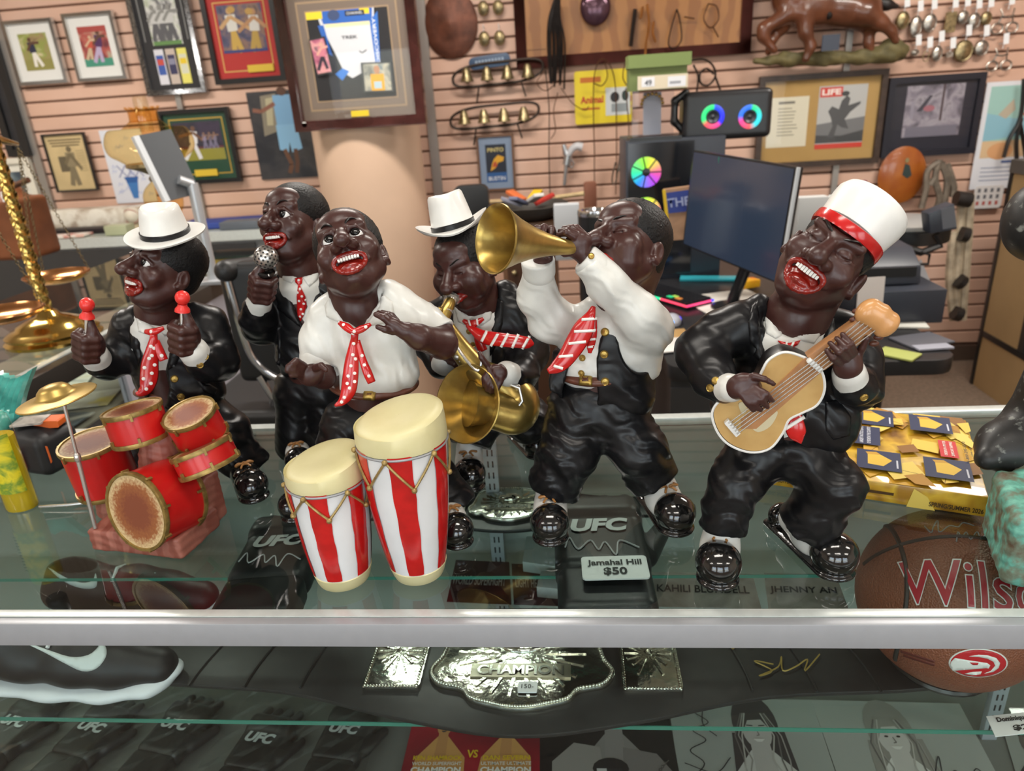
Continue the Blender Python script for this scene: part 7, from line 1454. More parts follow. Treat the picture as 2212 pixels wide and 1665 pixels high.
for k,py in enumerate((372,458)):
    c_ = atY(1396,py,Yt-.008); u,v = V(1,0,0),V(0,0,1); led_ring('fan_light',c_,u,v,.016,.058,ring_mat('rainbow fan %d' % k,[(0,(.9,.1,.3)),(.15,(.9,.8,.05)),(.3,(.3,1,.05)),(.5,(.02,.9,.4)),(.65,(.02,.3,1)),(.85,(.5,.05,.9)),(1,(.9,.1,.3))]),r); mb = MB(); mb.lathe([(.015,0),(.015,.006),(.001,.008)],c_,(0,-1,0),20); mb.build('fan_hub',M_BLKF,r)
    for b_ in range(7): t = 2*math.pi*b_/7; mb = MB(); mb.obox(c_+V(.037*math.cos(t),-.007,.037*math.sin(t)),(math.cos(t),.0,math.sin(t)),(-math.sin(t),.3,math.cos(t)),(0,-1,0),.021,.0025,.001); mb.build('fan_blade',pm('#23252a',.3),r)
# speaker, clear case and green carton on the tower
Ys = 2.33; x0,x1,z0,z1 = rect3(1478,200,1666,296,Ys); zt = z0; r = thing('party_speaker','black portable speaker with two glowing rainbow rings','speaker',((x0+x1)/2,Ys+.08,z0)); s = Sculpt(); s.box(V((x0+x1)/2,Ys+.07,(z0+z1)/2),((x1-x0)/2,.07,(z1-z0)/2),None,.022); s.build('body',mat('black speaker shell',(.012,.012,.014),.35),r,vox=.005); s = Sculpt(); s.chain([atY(1478,285,Ys+.05),atY(1456,262,Ys+.05),atY(1458,218,Ys+.05),atY(1482,200,Ys+.05)],.014,.01); s.build('handle',M_BLKF,r,vox=.004)
for k,(px,py) in enumerate(((1540,252),(1620,252))):
    c_ = atY(px,py,Ys-.003); led_ring('led_ring',c_,V(1,0,0),V(0,0,1),.026,.044,ring_mat('led ring %d' % k,[(0,B_),(.22,(.02,.1,1)),(.25,G_),(.55,G_),(.62,R_),(.85,P_),(.9,B_),(1,B_)] if k == 0 else [(0,C_),(.2,G_),(.25,(.02,.2,1)),(.48,(.02,.2,1)),(.56,P_),(.75,R_),(.85,C_),(1,C_)]),r); mb = MB(); mb.lathe([(.025,.0),(.022,.004),(.010,-.004),(.001,.004)],c_,(0,-1,0),24,capt=False,capb=False); mb.build('cone',pm('#30343c',.4),r,smooth=True)
x0,x1,z0,z1 = rect3(1366,190,1456,300,Yt); r = thing('clear_display_box','clear acrylic box with gold trinkets on top of the computer tower','box',((x0+x1)/2,Yt+.05,z0)); mb = MB(); mb.box((x0,Yt+.02,z0+.012),(x1,Yt+.12,z1)); mb.build('acrylic',glass('acrylic',(.88,.89,.92),1.5),r); mb = MB(); mb.box((x0-.01,Yt,z0-.002),(x1+.03,Yt+.14,z0+.012)); mb.build('black_base',M_BLKF,r); mb = MB()
for k in range(9): t = math.pi*k/8; mb = MB(); mb.ball(V((x0+x1)/2+.04*math.cos(t),Yt+.05,z1-.06+.035*math.sin(t)),.007,8,6); mb.build('gold_charm',M_GB,r,smooth=True)
mb = MB(); mb.box(((x0+x1)/2-.03,Yt+.09,z0+.015),((x0+x1)/2+.04,Yt+.095,z1-.02)); mb.build('card',pm('#b4b6c0'),r)
x0,x1,z0,z1 = rect3(1360,120,1490,190,Yt); mb = MB(); mb.box((x0,Yt+.01,z0+.001),(x1-.01,Yt+.14,z1-.012)); r = thing('green_carton','olive green lidded carton with white label on the clear box','box',((x0+x1)/2,Yt+.07,z0)); mb.build('body',pm('#6c7a48',.7),r); mb = MB(); mb.box((x0-.004,Yt,z1-.045),(x1+.004,Yt+.15,z1)); mb.build('lid',pm('#76864e',.7),r); mb = MB(); mb.box((x0+.03,Yt-.001,z0+.004),(x1-.008,Yt+.002,z0+.052)); lb = mb.build('label',pm('#d4c8b0'),r); pr = Print((x0+.03,Yt-.0015,z0+.004),(x1-x0-.038,0,0),(0,0,.048)); pr.rect(.08,.2,.34,.9,'#dfe0e4'); pr.rect(.6,.1,.96,.85,'#dcdde2'); pr.rect(.64,.3,.86,.5,'#9a9ca4'); pr.text('49',.21,.5,.14,'#60626a'); pr.build(lb)
# desk clutter
def ondesk(name,label,cat,px,py,hx,hy,h,m,rz=0.0,z=None,bevel=None,group=None):
    z = DZ if z is None else z; p = atZ(px,py,z+h/2); mb = MB(); mb.obox((p[0],p[1],z+h/2+.0008),(math.cos(rz),math.sin(rz),0),(-math.sin(rz),math.cos(rz),0),(0,0,1),hx,hy,h/2,0); o = mb.build(name,m,bevel=min(.004,h*.3) if bevel is None else bevel); return tag(o,label,cat,group)
# keyboard
p0 = atZ(1448,640,DZ+.01); rz = -.98; ku,kv = V(math.cos(rz),math.sin(rz),0),V(-math.sin(rz),math.cos(rz),0); r = thing('keyboard','black gaming keyboard with glowing green and red edges on the desk','keyboard',tuple(p0*V(1,1,0)+V(0,0,DZ))); mb = MB(); mb.obox(V(p0[0],p0[1],DZ+.011),ku,kv,(0,0,1),.155,.062,.010); mb.build('body',M_BLKF,r,bevel=.003)
mk = pm('#15161a',.4); me = None
for i in range(15):
    for j in range(6):
        c_ = V(p0[0],p0[1],DZ+.0235)+ku*(-.140+.020*i)+kv*(-.05+.020*j); mb = MB(); mb.obox(c_,ku,kv,(0,0,1),.0085,.0085,.003); mb.build('key',mk,r)
def strip(a,b,col,w=.004,st=1.6): mb = MB(); mb.tube([a,b],w,6); mb.build('led_strip',mat('led %s' % (col,),(.02,.02,.02),.4,emit=col,estr=st),r)
K = lambda u_,v_: V(p0[0],p0[1],DZ+.016)+ku*u_+kv*v_
strip(K(-.155,-.064),K(.02,-.064),(.02,.9,.35)); strip(K(.02,-.064),K(.157,-.064),(1,.05,.12)); strip(K(.157,-.064),K(.157,.05),(1,.05,.2)); strip(K(.157,.05),K(.157,.064),(.02,.05,1)); strip(K(-.1,.066),K(.06,.066),(.05,.35,.9))
for q,col in ((K(.06,-.03)+V(0,0,.012),(.5,.8,.1)),(K(.05,-.045)+V(0,0,.012),(.02,.8,.3)),(K(.09,-.04)+V(0,0,.012),(.9,.3,.05))): mb = MB(); mb.obox(q,ku,kv,(0,0,1),.012,.008,.0012); mb.build('lit_key',mat('led key %s' % (col,),(.02,.02,.02),.4,emit=col,estr=.9),r)
p = atZ(1452,688,DZ+.02); r = thing('computer_mouse','white computer mouse with blue light at the end of the keyboard','mouse',tuple(p*V(1,1,0)+V(0,0,DZ))); s = Sculpt(); s.ell(V(p[0],p[1],DZ+.012),(.030,.046,.024),None,0); s.build('shell',pm('#b8bcc8',.3),r,vox=.003); mb = MB(); mb.ball(V(p[0]-.006,p[1]-.034,DZ+.018),(.012,.012,.008),12,8); mb.build('light',mat('blue mouse light',(.02,.05,.3),.3,emit=(.03,.35,1),estr=2.2),r,smooth=True); mb = MB(); mb.ball(V(p[0]+.022,p[1]+.01,DZ+.016),(.010,.022,.008),12,8); mb.build('side_light',mat('deep blue light',(.02,.02,.3),.3,emit=(.02,.03,1),estr=1.6),r,smooth=True)
ondesk('paper_sheet','white sheet of paper lying before the monitor','paper',1575,652,.14,.13,.003,pm('#d4d0c8'),.3); ondesk('paper_sheet','curled white receipt paper beside the keyboard','paper',1650,690,.05,.06,.006,pm('#c8c6c2'),-.4); ondesk('paper_sheet','white envelope at the front edge of the desk','paper',1455,745,.10,.06,.004,pm('#d8d6d2'),.2,z=DZ+.003); ondesk('cardboard_flap','tan cardboard sheet at the front left of the desk','cardboard',1440,735,.08,.10,.004,pm('#b8935c'),.1)
ondesk('snack_bag','small orange and yellow snack bag under the monitor','bag',1615,612,.040,.025,.03,picmat('snack bag print',['#d85a18','#e8b020','#d88a20'],18,41),.4,z=DZ+.003); ondesk('blue_folder','turquoise plastic folder behind the keyboard','folder',1540,602,.13,.03,.012,pm('#2f9aa8',.35),-.2); ondesk('mouse_pad','black mouse pad under the white mouse','pad',1490,700,.10,.08,.002,pm('#101114',.8),.2,z=DZ+.0005)
# tall book by the monitor
a = atY(1462,470,2.15); r = thing('yellow_book','yellow edged book with blue THE lettering left of the monitor','book',(a[0],a[1],DZ)); q = [atY(1446,520,2.15),atY(1500,515,2.15),atY(1492,402,2.15),atY(1434,410,2.15)]; mb = MB(); quadbox(mb,q,.03); mb.build('cover',picmat('brown photo cover',['#8a6a50','#a88468','#6a5040'],9,43),r); mb = MB(); e = nrm(q[1]-q[0]); mb.prism([q[0]-e*.006,q[0]+e*.006,q[3]+e*.006,q[3]-e*.006],(0,-.004,0)); mb.build('spine_edge',pm('#d8b41c'),r); mb = MB(); mb.add([q[3]+(q[0]-q[3])*.06+V(0,-.003,0),q[3]+(q[0]-q[3])*.46+V(0,-.003,0),q[2]+(q[1]-q[2])*.46+V(0,-.003,0),q[2]+(q[1]-q[2])*.06+V(0,-.003,0)],[(0,1,2,3)]); bl = mb.build('blue_band',pm('#2a3c88'),r); cc = (q[3]*.74+q[0]*.26+q[2]*.74+q[1]*.26)/2+V(0,-.0045,0); text('lettering','THE',cc,q[2]-q[3],q[3]-q[0],np.linalg.norm(q[2]-q[3])*.85,pm('#9aa4c8'),bl,bold=.02)
# register, trays, card reader
Yr = 1.62; x0,x1,z0,z1 = rect3(1868,565,1985,700,Yr); r = thing('cash_register','dark blue grey cash register with drawer on the desk','register',((x0+x1)/2,Yr+.1,DZ)); s = MB(); s.prism([(x0-.02,Yr+.03,DZ+.11),(x0-.02,Yr+.26,DZ+.11),(x0-.02,Yr+.24,z1+.02),(x0-.02,Yr+.12,z1+.015),(x0-.02,Yr+.04,z1-.03)],(x1-x0+.02,0,0)); s.build('housing',M_NAVY,r,bevel=.006); mb = MB(); mb.box((x0-.03,Yr-.04,DZ+.001),(x1+.05,Yr+.30,DZ+.108)); mb.build('cash_drawer',M_NAVY,r,bevel=.004); mb = MB(); mb.box((x0,Yr+.025,z1-.06),(x1-.02,Yr+.035,z1-.03)); mb.build('display',M_BLKF,r)
q = atY(1880,640,1.56); mb = MB(); mb.obox(q,(1,.1,0),(0,.1,1),(.1,-1,.1),.040,.058,.002); o = mb.build('greeting_card',pm('#d8cfc8')); tag(o,'white printed card leaning against the cash register','card'); pr = Print(q+V(-.036,-.006,-.054),(.072,.006,0),(0,.010,.108)); pr.ell(.5,.66,.3,.22,'#c8beb8'); pr.rect(.15,.14,.85,.22,'#8a8480'); pr.build(o)
mb = MB(); q = [atY(1990,560,1.95),atY(2035,670,1.95),atY(1985,655,1.95),atY(1975,580,1.95)]; mb.prism([p for p in q],(0,.004,0)); o = mb.build('paper_sheet',pm('#c8c8cc')); tag(o,'white printed sheet standing behind the cash register','paper')
Yq = 1.9; r = thing('card_reader','grey card terminal on a black swing arm above the register','terminal',tuple(V(*atY(1960,560,Yq)[:2],DZ))); mb = MB(); q = [atY(2010,505,Yq),atY(2068,495,Yq),atY(2062,440,Yq),atY(2006,462,Yq)]; quadbox(mb,q,.06); mb.build('terminal',M_NAVY,r,bevel=.004); mb = MB(); q2 = [p+V(0,-.002,0) for p in (atY(2036,495,Yq),atY(2066,490,Yq),atY(2061,444,Yq),atY(2032,452,Yq))]; mb.prism(q2,(0,.002,0)); mb.build('keypad',pm('#5c5f66',.4),r)
mb = MB(); mb.tube([atY(*p,Yq+.03) for p in ((2020,505),(2030,530),(1990,545),(1940,530),(1920,560))],.014,8); mb.tube([atY(1940,530,Yq+.03),V(*atY(1940,600,Yq+.03)[:2],DZ)],.014,8); mb.tube([atY(*p,Yq) for p in ((1925,555),(1965,572),(2005,570),(2008,550),(1990,545))],.005,6); mb.build('arm',M_BLKF,r,smooth=True)
Yt2 = 2.2; c_ = atY(1945,486,Yt2); r = thing('round_tray_table','round grey tray on a black stand behind the card terminal','table',(c_[0],c_[1],FLZ)); mb = MB(); mb.lathe([(.16,0),(.165,.006),(.165,.018),(.15,.022)],c_,(0,0,1),36); mb.build('tray',mat('grey tray',(.30,.30,.29),.3),r,smooth=True); mb = MB(); mb.lathe([(.17,-.05),(.17,-.002)],c_,(0,0,1),30); mb.tube([c_+V(0,0,-.05),V(c_[0],c_[1],FLZ+.02)],.025,10); mb.build('stand',M_BLKF,r,smooth=True)
strap('feather_duster','magenta and brown feather duster lying behind the cap','duster',[[(1860,395),(1875,425),(1900,448),(1940,462)],[(1868,400),(1890,440)]],mat('magenta feathers',(.16,.02,.07),.8,var=.4,vscale=30),.022,2.3,flat=1)
mb = MB(); p = atY(1800,440,2.1); mb.lathe([(.028,-.12),(.028,.02),(.02,.03)],p,(0,0,1),18); tag(mb.build('white_canister',pm('#c8c8c4',.4),smooth=True),'white canister behind the guitarist cap','canister'); mb = MB(); p = atY(1815,440,2.15); mb.lathe([(.05,-.08),(.035,-.02),(.012,.05),(.001,.062)],p,(0,0,1),14); tag(mb.build('green_cone',mat('green felt',(.02,.20,.10),.7)),'small green cone shaped cap behind the guitarist','cone')
mb = MB(); p = atY(1755,470,1.95); mb.box(tuple(p-V(.05,0,.08)),tuple(p+V(.05,.05,.07))); tag(mb.build('white_box',pm('#c0c0be',.6),bevel=.004),'white carton behind the guitarist, right of the monitor','box')
for i,(px,py,hx,hy,c_,rz_,lab) in enumerate(((1990,735,.07,.05,'#55565e',.3,'dark pamphlet lying at the right end of the desk'),(1955,700,.06,.04,'#c8c8c0',-.2,'white slip of paper by the cash drawer'),(1940,765,.035,.05,'#a8b060',.8,'yellow green pouch at the front of the desk'),(2015,750,.05,.02,'#9a9ca8',.1,'silver wrapped packet at the desk corner'))): ondesk('paper_item',lab,'paper',px,py,hx,hy,.006,pm(c_),rz_,z=DZ+.0006*i)
# middle cabinet with a tray of odds and ends, cylinder speaker
Ym = 2.3; x0,x1,z0,z1 = rect3(1080,485,1205,640,Ym); r = thing('wood_cabinet','brown wooden cabinet under the tray of odds and ends behind the trumpet','cabinet',((x0+x1)/2,Ym+.2,FLZ)); mb = MB(); mb.box((x0,Ym,FLZ),(x1,Ym+.4,z1)); mb.build('body',mat('brown cabinet wood',(.14,.065,.03),.5,var=.2,vscale=10),r,bevel=.005); mb = MB(); mb.box((x0+.02,Ym-.008,FLZ+.1),(x1-.02,Ym,z1-.04)); dr = mb.build('door',mat('dark cabinet door',(.07,.03,.015),.45),r); mb = MB(); mb.ball((x0+.05,Ym-.018,z1-.2),.012,10,8); mb.build('knob',M_ANT,dr)
ct = V((x0+x1)/2,Ym+.12,z1); mb = MB(); mb.lathe([(.10,.002),(.15,.03),(.17,.06),(.165,.062),(.14,.03),(.09,.008)],ct,(0,0,1),30,capt=False); tag(mb.build('wire_bowl',mat('dark bowl',(.04,.035,.03),.5),smooth=True),'dark bowl full of small packets on the wooden cabinet','bowl')
for i,(c_,a,lab) in enumerate((('#b02a20',.2,'red packet'),('#d8b020',1.2,'yellow packet'),('#c8683a',2.4,'orange packet'),('#8a8a98',3.3,'grey packet'),('#5a5f78',4.2,'blue grey packet'),('#c8c4c0',5.2,'white packet'))): mb = MB(); d_ = V(math.cos(a),math.sin(a),0); mb.obox(ct+d_*.07+V(0,0,.075+.008*(i % 3)),nrm(d_+V(0,0,.4)),np.cross(V(0,0,1),d_),nrm(V(-d_[0]*.4,-d_[1]*.4,1)),.045,.022,.007); tag(mb.build('packet',pm(c_,.4),bevel=.002),lab+' heaped in the dark bowl on the cabinet','packet','packets in the bowl')
c_ = atY(1285,530,2.0); mb = MB(); zt_ = atY(1285,452,2.0)[2]; r = thing('cylinder_bin','black cylindrical speaker with chrome lid ring behind the trumpeter','speaker',(c_[0],c_[1],DZ)); mb.lathe([(.058,DZ+.001),(.060,DZ+.02),(.060,zt_-.02)],(c_[0],c_[1],0),(0,0,1),30); mb.build('barrel',M_BLKF,r,smooth=True); mb = MB(); mb.lathe([(.060,zt_-.02),(.062,zt_-.012),(.060,zt_),(.048,zt_),(.044,zt_-.01)],(c_[0],c_[1],0),(0,0,1),30); mb.build('lid_ring',M_CT,r,smooth=True)
mb = MB(); mb.tube([atY(1060,436,2.7),atY(1160,432,2.6),atY(1262,418,2.55)],.010,8); tag(mb.build('bamboo_stick',mat('pale bamboo',(.50,.36,.18),.5,var=.15,vscale=30),smooth=True),'pale bamboo stick lying across the clutter below the poster','stick')
mb = MB(); p = atY(1020,440,2.5); mb.obox(p,(1,0,0),(0,0,1),(0,1,0),.075,.08,.03,.03); tag(mb.build('black_headrest',MATS['black vinyl'],bevel=.004),'black padded chair back behind the white hat','chair')
mb = MB(); p = atY(1275,425,2.85); mb.obox(p,(1,0,0),(0,0,1),(0,1,0),.03,.07,.02,.012); tag(mb.build('leather_pouch',mat('red brown pouch',(.22,.08,.045),.6),bevel=.003),'small red brown pouch hanging left of the trumpeter head','pouch')
mb = MB(); p = atY(1165,590,2.05); mb.obox(p,(1,0,0),(0,0,1),(0,1,0),.035,.04,.03); tag(mb.build('red_white_box',picmat('red white box',['#c02a22','#c83a30','#e0dcd8'],10,51),bevel=.003),'red and white carton under the trumpet','box')
mb = MB(); p = atY(1225,500,2.25); mb.obox(p,(1,0,0),(0,0,1),(0,1,0),.05,.11,.03); tag(mb.build('white_file_box',pm('#b4b8bc'),bevel=.003),'white file box between the cabinet and the black cylinder','box')
# tan shelf cabinet at the right edge
XC = 2.09; Z = lambda px,py: atX(px,py,XC)[2]; Yc = lambda px,py: atX(px,py,XC)[1]; r = thing('shelf_cabinet','tan shelving cabinet with black edging at the right edge','cabinet',(XC+.3,2.3,FLZ)); M_TAN = mat('tan board',(.40,.27,.13),.55,var=.06,vscale=4); zt_ = Z(2185,372); y1 = 3.02; y0 = 1.3; zm = Z(2100,700)
mb = MB(); mb.box((XC,y0,FLZ+.001),(XC+.03,y1,zm-.03)); mb.build('lower_panel',M_TAN,r); mb = MB(); mb.box((XC-.004,y0,zm-.03),(XC+.5,y1,zm)); mb.build('shelf',M_BLKF,r); mb = MB(); mb.box((XC,y1-.30,zm),(XC+.03,y1,zt_)); mb.build('rear_upright',M_TAN,r); mb = MB(); mb.box((XC+.45,y0,zm),(XC+.5,y1,zt_)); mb.build('rear_panel',M_TAN,r); mb = MB(); mb.box((XC-.006,y1-.004,FLZ+.001),(XC+.5,y1+.02,zt_)); mb.build('black_edge',M_BLKF,r); mb = MB(); mb.box((XC,y1-.34,zm),(XC+.012,y1-.30,zt_)); mb.build('shelf_standard',M_DKF,r); mb = MB(); mb.box((XC-.01,y0,zt_),(XC+.5,y1+.02,zt_+.06)); mb.build('crown',pm('#55524e'),r); mb = MB(); mb.box((XC+.03,y0,FLZ+.001),(XC+.45,y1,FLZ+.02)); mb.build('bottom',M_TAN,r)
for i in range(4): mb = MB(); mb.box((XC+.06,2.25+.08*i,zm+.001),(XC+.30,2.31+.08*i,zm+.05+.02*(i % 2))); tag(mb.build('folded_cloth',pm(['#c8c2b8','#8a5a58','#55565c','#b4b0a4'][i],.8),bevel=.01),['white','dull red','dark grey','beige'][i]+' folded bundle on the shelf of the tan cabinet','cloth','bundles on the cabinet shelf')
r = thing('tool_bundle','tall sticks and tools with black grips leaning by the cabinet','tools',tuple(V(*atY(2070,690,3.0)[:2],FLZ))); M_TW = mat('pale tool wood',(.42,.34,.24),.6,var=.3,vscale=15)
for p in ([(2078,430),(2072,520),(2062,690)],[(2095,420),(2090,520),(2078,690)],[(2060,500),(2052,600),(2060,690)]): mb = MB(); mb.tube([atY(*q,3.0) for q in spline(p,5)],.022,8); mb.build('stick',M_TW,r,smooth=True)
for p in ([(2065,428),(2095,432)],[(2075,505),(2090,508)],[(2060,675),(2075,680)],[(2070,605),(2080,612)]): mb = MB(); mb.tube([atY(*q,2.96) for q in p],.036,10); mb.build('grip',M_LBK,r,smooth=True)
# ---------------------------------------------------------------- on the counter top
def bottle():
    b = atZ(50,1096,0); r = thing('oil_bottle','slim bottle of yellow liquid with dark cap at the left edge of the counter','bottle',tuple(b)); M_YL = mat('yellow liquid',(.80,.60,.02),.12,trans=.35,coat=.5); R = .0235
    mb = MB(); mb.lathe([(R*.7,0),(R*.95,.002),(R,.006),(R,.118),(R*.98,.122)],b,(0,0,1),32,sy=.8); mb.build('liquid',M_YL,r,smooth=True); mb = MB(); mb.lathe([(R*1.02,.0),(R*1.05,.004),(R*1.05,.140),(R*.95,.152),(R*.55,.164),(R*.5,.172)],b,(0,0,1),32,sy=.8,capb=False,capt=False); mb.build('bottle_glass',M_CLR,r,smooth=True); mb = MB(); mb.lathe([(R*.60,.166),(R*.66,.168),(R*.66,.200),(R*.58,.203)],b,(0,0,1),24,sy=.9); mb.build('cap',pm('#14161c',.35),r,smooth=True)
    vs = []; fs = []; n = 14
    for i in range(n+1):
        a = math.radians(-170+150*i/n)
        for z in (.034,.128): vs.append(b+V(R*1.07*math.cos(a),R*.86*math.sin(a),z))
    for i in range(n): fs.append((2*i,2*i+2,2*i+3,2*i+1))
    mb = MB(); mb.add(vs,fs); lb = mb.build('label',picmat('yellow green label',['#b8a810','#d8c820','#6a8a28','#c8b818'],40,61),r,smooth=True)
    for i in range(12): mb = MB(); z = .042+.0055*i; a = math.radians(-150); mb.box(tuple(b+V(-.0190,-.0166,z)),tuple(b+V(-.0105+.001*(i % 3),-.0160,z+.002))); mb.build('label_line',pm('#2a2a18'),lb)
bottle()
def tape():
    c = atZ(95,985,.02); r = thing('tape_measure','black and orange tape measure behind the drum kit','tape measure',tuple(c*V(1,1,0))); M_RB = mat('black rubber',(.014,.014,.016),.5); s = Sculpt(); s.box(c+V(0,0,.018),(.052,.038,.036),np.array(Euler((0,0,.25)).to_matrix()),.016); s.ell(c+V(.0,0,.035),(.045,.034,.030),None,.01); s.build('case',M_RB,r,vox=.0025)
    s = Sculpt(); s.box(c+V(-.068,-.012,.012),(.024,.020,.022),None,.008); s.cap(c+V(-.05,0,.03),c+V(-.085,-.01,.02),.012,.014); s.build('grip',M_RB,r,vox=.0025)
    for q,h in (((-.012,-.041,.014),(.011,.004,.020)),((.034,-.036,.022),(.010,.004,.016)),((.030,.004,.062),(.020,.014,.006))): mb = MB(); mb.obox(c+V(*q),(1,.1,0),(0,0,1),(-.1,1,0),h[0],h[2],h[1],.003); mb.build('orange_grip',pm('#d8621c',.45),r)
    mb = MB(); mb.obox(c+V(.002,-.005,.068),(1,.2,0),(-.2,1,0),(0,0,1),.024,.018,.0015,.002); mb.build('label',picmat('silver label',['#8a7f78','#b8b0a8','#4a4440'],40,63),r)
tape()
def catalogue():
    h = .031; a,b,d = atZ(2137,1073,h),atZ(2091,906,h),atZ(1640,1003,h); u = nrm(a-d); v = nrm(b-a); v = nrm(v-u*(v @ u)); W_ = np.linalg.norm(a-d); D_ = (b-a) @ v; r = thing('catalogue','thick yellow shipping supply catalogue lying on the counter behind the guitarist','book',tuple((d+u*W_/2+v*D_/2)*V(1,1,0)))
    o = d*V(1,1,0); M_YC = ramp_mat('yellow box photo',[(.3,lin('#7a5216')),(.45,lin('#c89a28')),(.55,lin('#e0b838')),(.7,lin('#a87a20'))],26,.3,detail=2,coat=.4)
    mb = MB(); mb.prism([o+V(0,0,.001),o+u*W_+V(0,0,.001),o+u*W_+v*D_+V(0,0,.001),o+v*D_+V(0,0,.001)],(0,0,h-.002)); mb.build('pages',M_YC,r,bevel=.002); pr = Print(o+V(0,0,h-.0005),u*W_,v*D_)
    for k in range(64):                                            # printed boxes strewn over the cover
        x,y = random.random(),random.random(); s = .05+.05*random.random(); a_ = random.uniform(0,3.1); c_ = ['#e2c04a','#d0a030','#b4821e','#e8cc60','#8a5c18'][k % 5]; pts = [(min(1,max(0,x+s*math.cos(a_+t))),min(1,max(0,y+1.5*s*math.sin(a_+t)))) for t in (0,1.2,3.1,4.4)]; pr.poly(pts,c_)
        if k % 3 == 0: pr.line([pts[0],pts[2]],.003,'#6a4410')
    NB = '#16244c'
    for x,y in ((.02,.10),(.45,.10),(.75,.10),(.02,.72),(.43,.70),(.71,.69)):
        pr.rect(x,y,x+.20,y+.24,NB); pr.poly([(x+.05,y+.06),(x+.12,y+.05),(x+.16,y+.13),(x+.11,y+.19),(x+.05,y+.18)],'#e0b838'); pr.poly([(x+.05,y+.18),(x+.11,y+.19),(x+.09,y+.22),(x+.04,y+.21)],'#c89828'); pr.rect(x+.178,y+.04,x+.186,y+.14,'#c8ccd8')
    pr.rect(.42,.40,.56,.66,NB); pr.rect(.38,.40,.42,.66,'#c02428'); pr.rect(.83,.36,.91,.58,'#c8242a')
    pr.text('LARGEST IN-STOCK SUPPLY',.47,.53,.24,'#d8dce8',h=.018,vert=True).text('OF BOXES IN THE COUNTRY',.505,.53,.24,'#d8dce8',h=.018,vert=True).text('ORDER BY 6 PM FOR',.855,.47,.19,'#f0e8e0',h=.014,vert=True).text('SAME DAY SHIPPING',.885,.47,.19,'#f0e8e0',h=.014,vert=True).text('1-800-295-5510',.945,.46,.26,'#2a2008',h=.014,vert=True).text('uline.com',.968,.46,.12,'#2a2008',h=.010,vert=True); pr.build(r,'cover_print')
    p2 = Print(o-v*.0008+V(0,0,.0),u*W_,V(0,0,h)); p2.rect(.5,.1,.505,.9,'#6a4a10'); p2.rect(.505,.42,.62,.55,'#4a3008'); p2.poly([(.68,0),(.8,0),(.76,.6),(.7,.9)],'#e8cc60'); p2.text('SPRING/SUMMER 2026',.88,.30,.22,'#3a2a08',h=.22).text('1-800-295-5510',.43,.40,.12,'#3a2a08',h=.2).text('SHIPPING SUPPLY SPECIALISTS',.14,.36,.26,'#3a2a08',h=.2); p2.build(r,'spine_print')
catalogue()
def statue():
    r = thing('bronze_statue','statue on a verdigris green base with black flaking foot and ball at right edge','statue',tuple(atZ(2230,1150,0))); M_BK = ramp_mat('flaking black paint',[(.30,(.010,.010,.010)),(.60,(.016,.016,.016)),(.70,(.20,.21,.19))],90,.45,detail=6,seed=(2,3,4)); M_VD = ramp_mat('verdigris',[(.30,lin('#5a4a38')),(.45,lin('#6a7a68')),(.55,lin('#5fa090')),(.70,lin('#7fc4b0'))],60,.6,detail=7)
    s = Sculpt(); s.chain([atY(2132,990,.16),atY(2172,962,.18),atY(2235,930,.20)],[.014,.026,.034],.02); s.ell(atY(2205,965,.18),(.042,.036,.028),None,.02); s.cap(atY(2260,920,.2),atY(2390,600,.16),.045,.035,.02); s.build('foot',M_BK,r,vox=.003); mb = MB(); p = atY(2250,478,.10); s = Sculpt(); s.ell(p,(.034,.034,.040),None,0); s.build('ball',M_BK,r,vox=.003)
    c = atZ(2270,1180,.03); s = Sculpt(); s.box(atZ(2262,1150,.045)+V(.012,0,0),(.060,.060,.044),np.array(Euler((0,0,.32)).to_matrix()),.012,.01); s.ell(atY(2240,1030,.16),(.036,.04,.045),None,.02); s.build('base',M_VD,r,vox=.003,disp=lambda X,Y,Z: .0011*np.sin(X*260+Z*170)*np.sin(Z*330+Y*210))
statue()
# ---------------------------------------------------------------- inside the case
def sneaker(px,py,z0,ang,L_=.29,label='',m1='#17171a',sw=None):
    """low sneaker: toe tip at the pixel, lying along ang on height z0"""
    t = atZ(px,py,z0+.03); d = V(math.cos(ang),math.sin(ang),0); sd = V(-math.sin(ang),math.cos(ang),0); up = V(0,0,1); r = thing('sneaker',label,'shoe',tuple((t-d*L_/2)*V(1,1,0)+V(0,0,z0))); Q = lambda a,b,c: V(t[0],t[1],z0)-d*(L_*a)+sd*(L_*b)+up*(L_*c); s = Sculpt()
    s.chain([Q(.10,.0,.11),Q(.30,.0,.15),Q(.48,.0,.19)],[.028,.036,.040],.02); s.chain([Q(.48,0,.19),Q(.72,0,.22),Q(.92,0,.22)],[.040,.037,.030],.02); s.ell(Q(.82,0,.30),(.045,.03,.05),np.array([d,sd,up]),.02); s.ell(Q(.80,0,.40),(.036,.020,.05),np.array([d,sd,up]),.006,'s'); uo = s.build('upper',pm(m1,.5),r,vox=.0035)
    s = Sculpt(); s.chain([Q(.05,.01,.085),Q(.14,.0,.045),Q(.35,.0,.03),Q(.6,0,.05),Q(.92,0,.075)],[.018,.034,.037,.036,.034],.012,flat=(up,.42)); so = s.build('sole',mat('white rubber sole',(.68,.70,.74),.4,var=.03),r,vox=.003)
    if sw: patch('side_mark',[tuple(p) for p in cspline(sw,3)],bvh_of(uo),pm('#c8d0d0',.4),r,.002,8,maxjump=.05)
    lc = MB()
    for k in range(4): a = .34+.07*k; lc.tube([Q(a,-.08,.26+.02*k),Q(a,0,.30+.02*k),Q(a,.08,.26+.02*k)],.003,6)
    lc.build('laces',pm('#e0e2e4',.6),r,smooth=True); return r
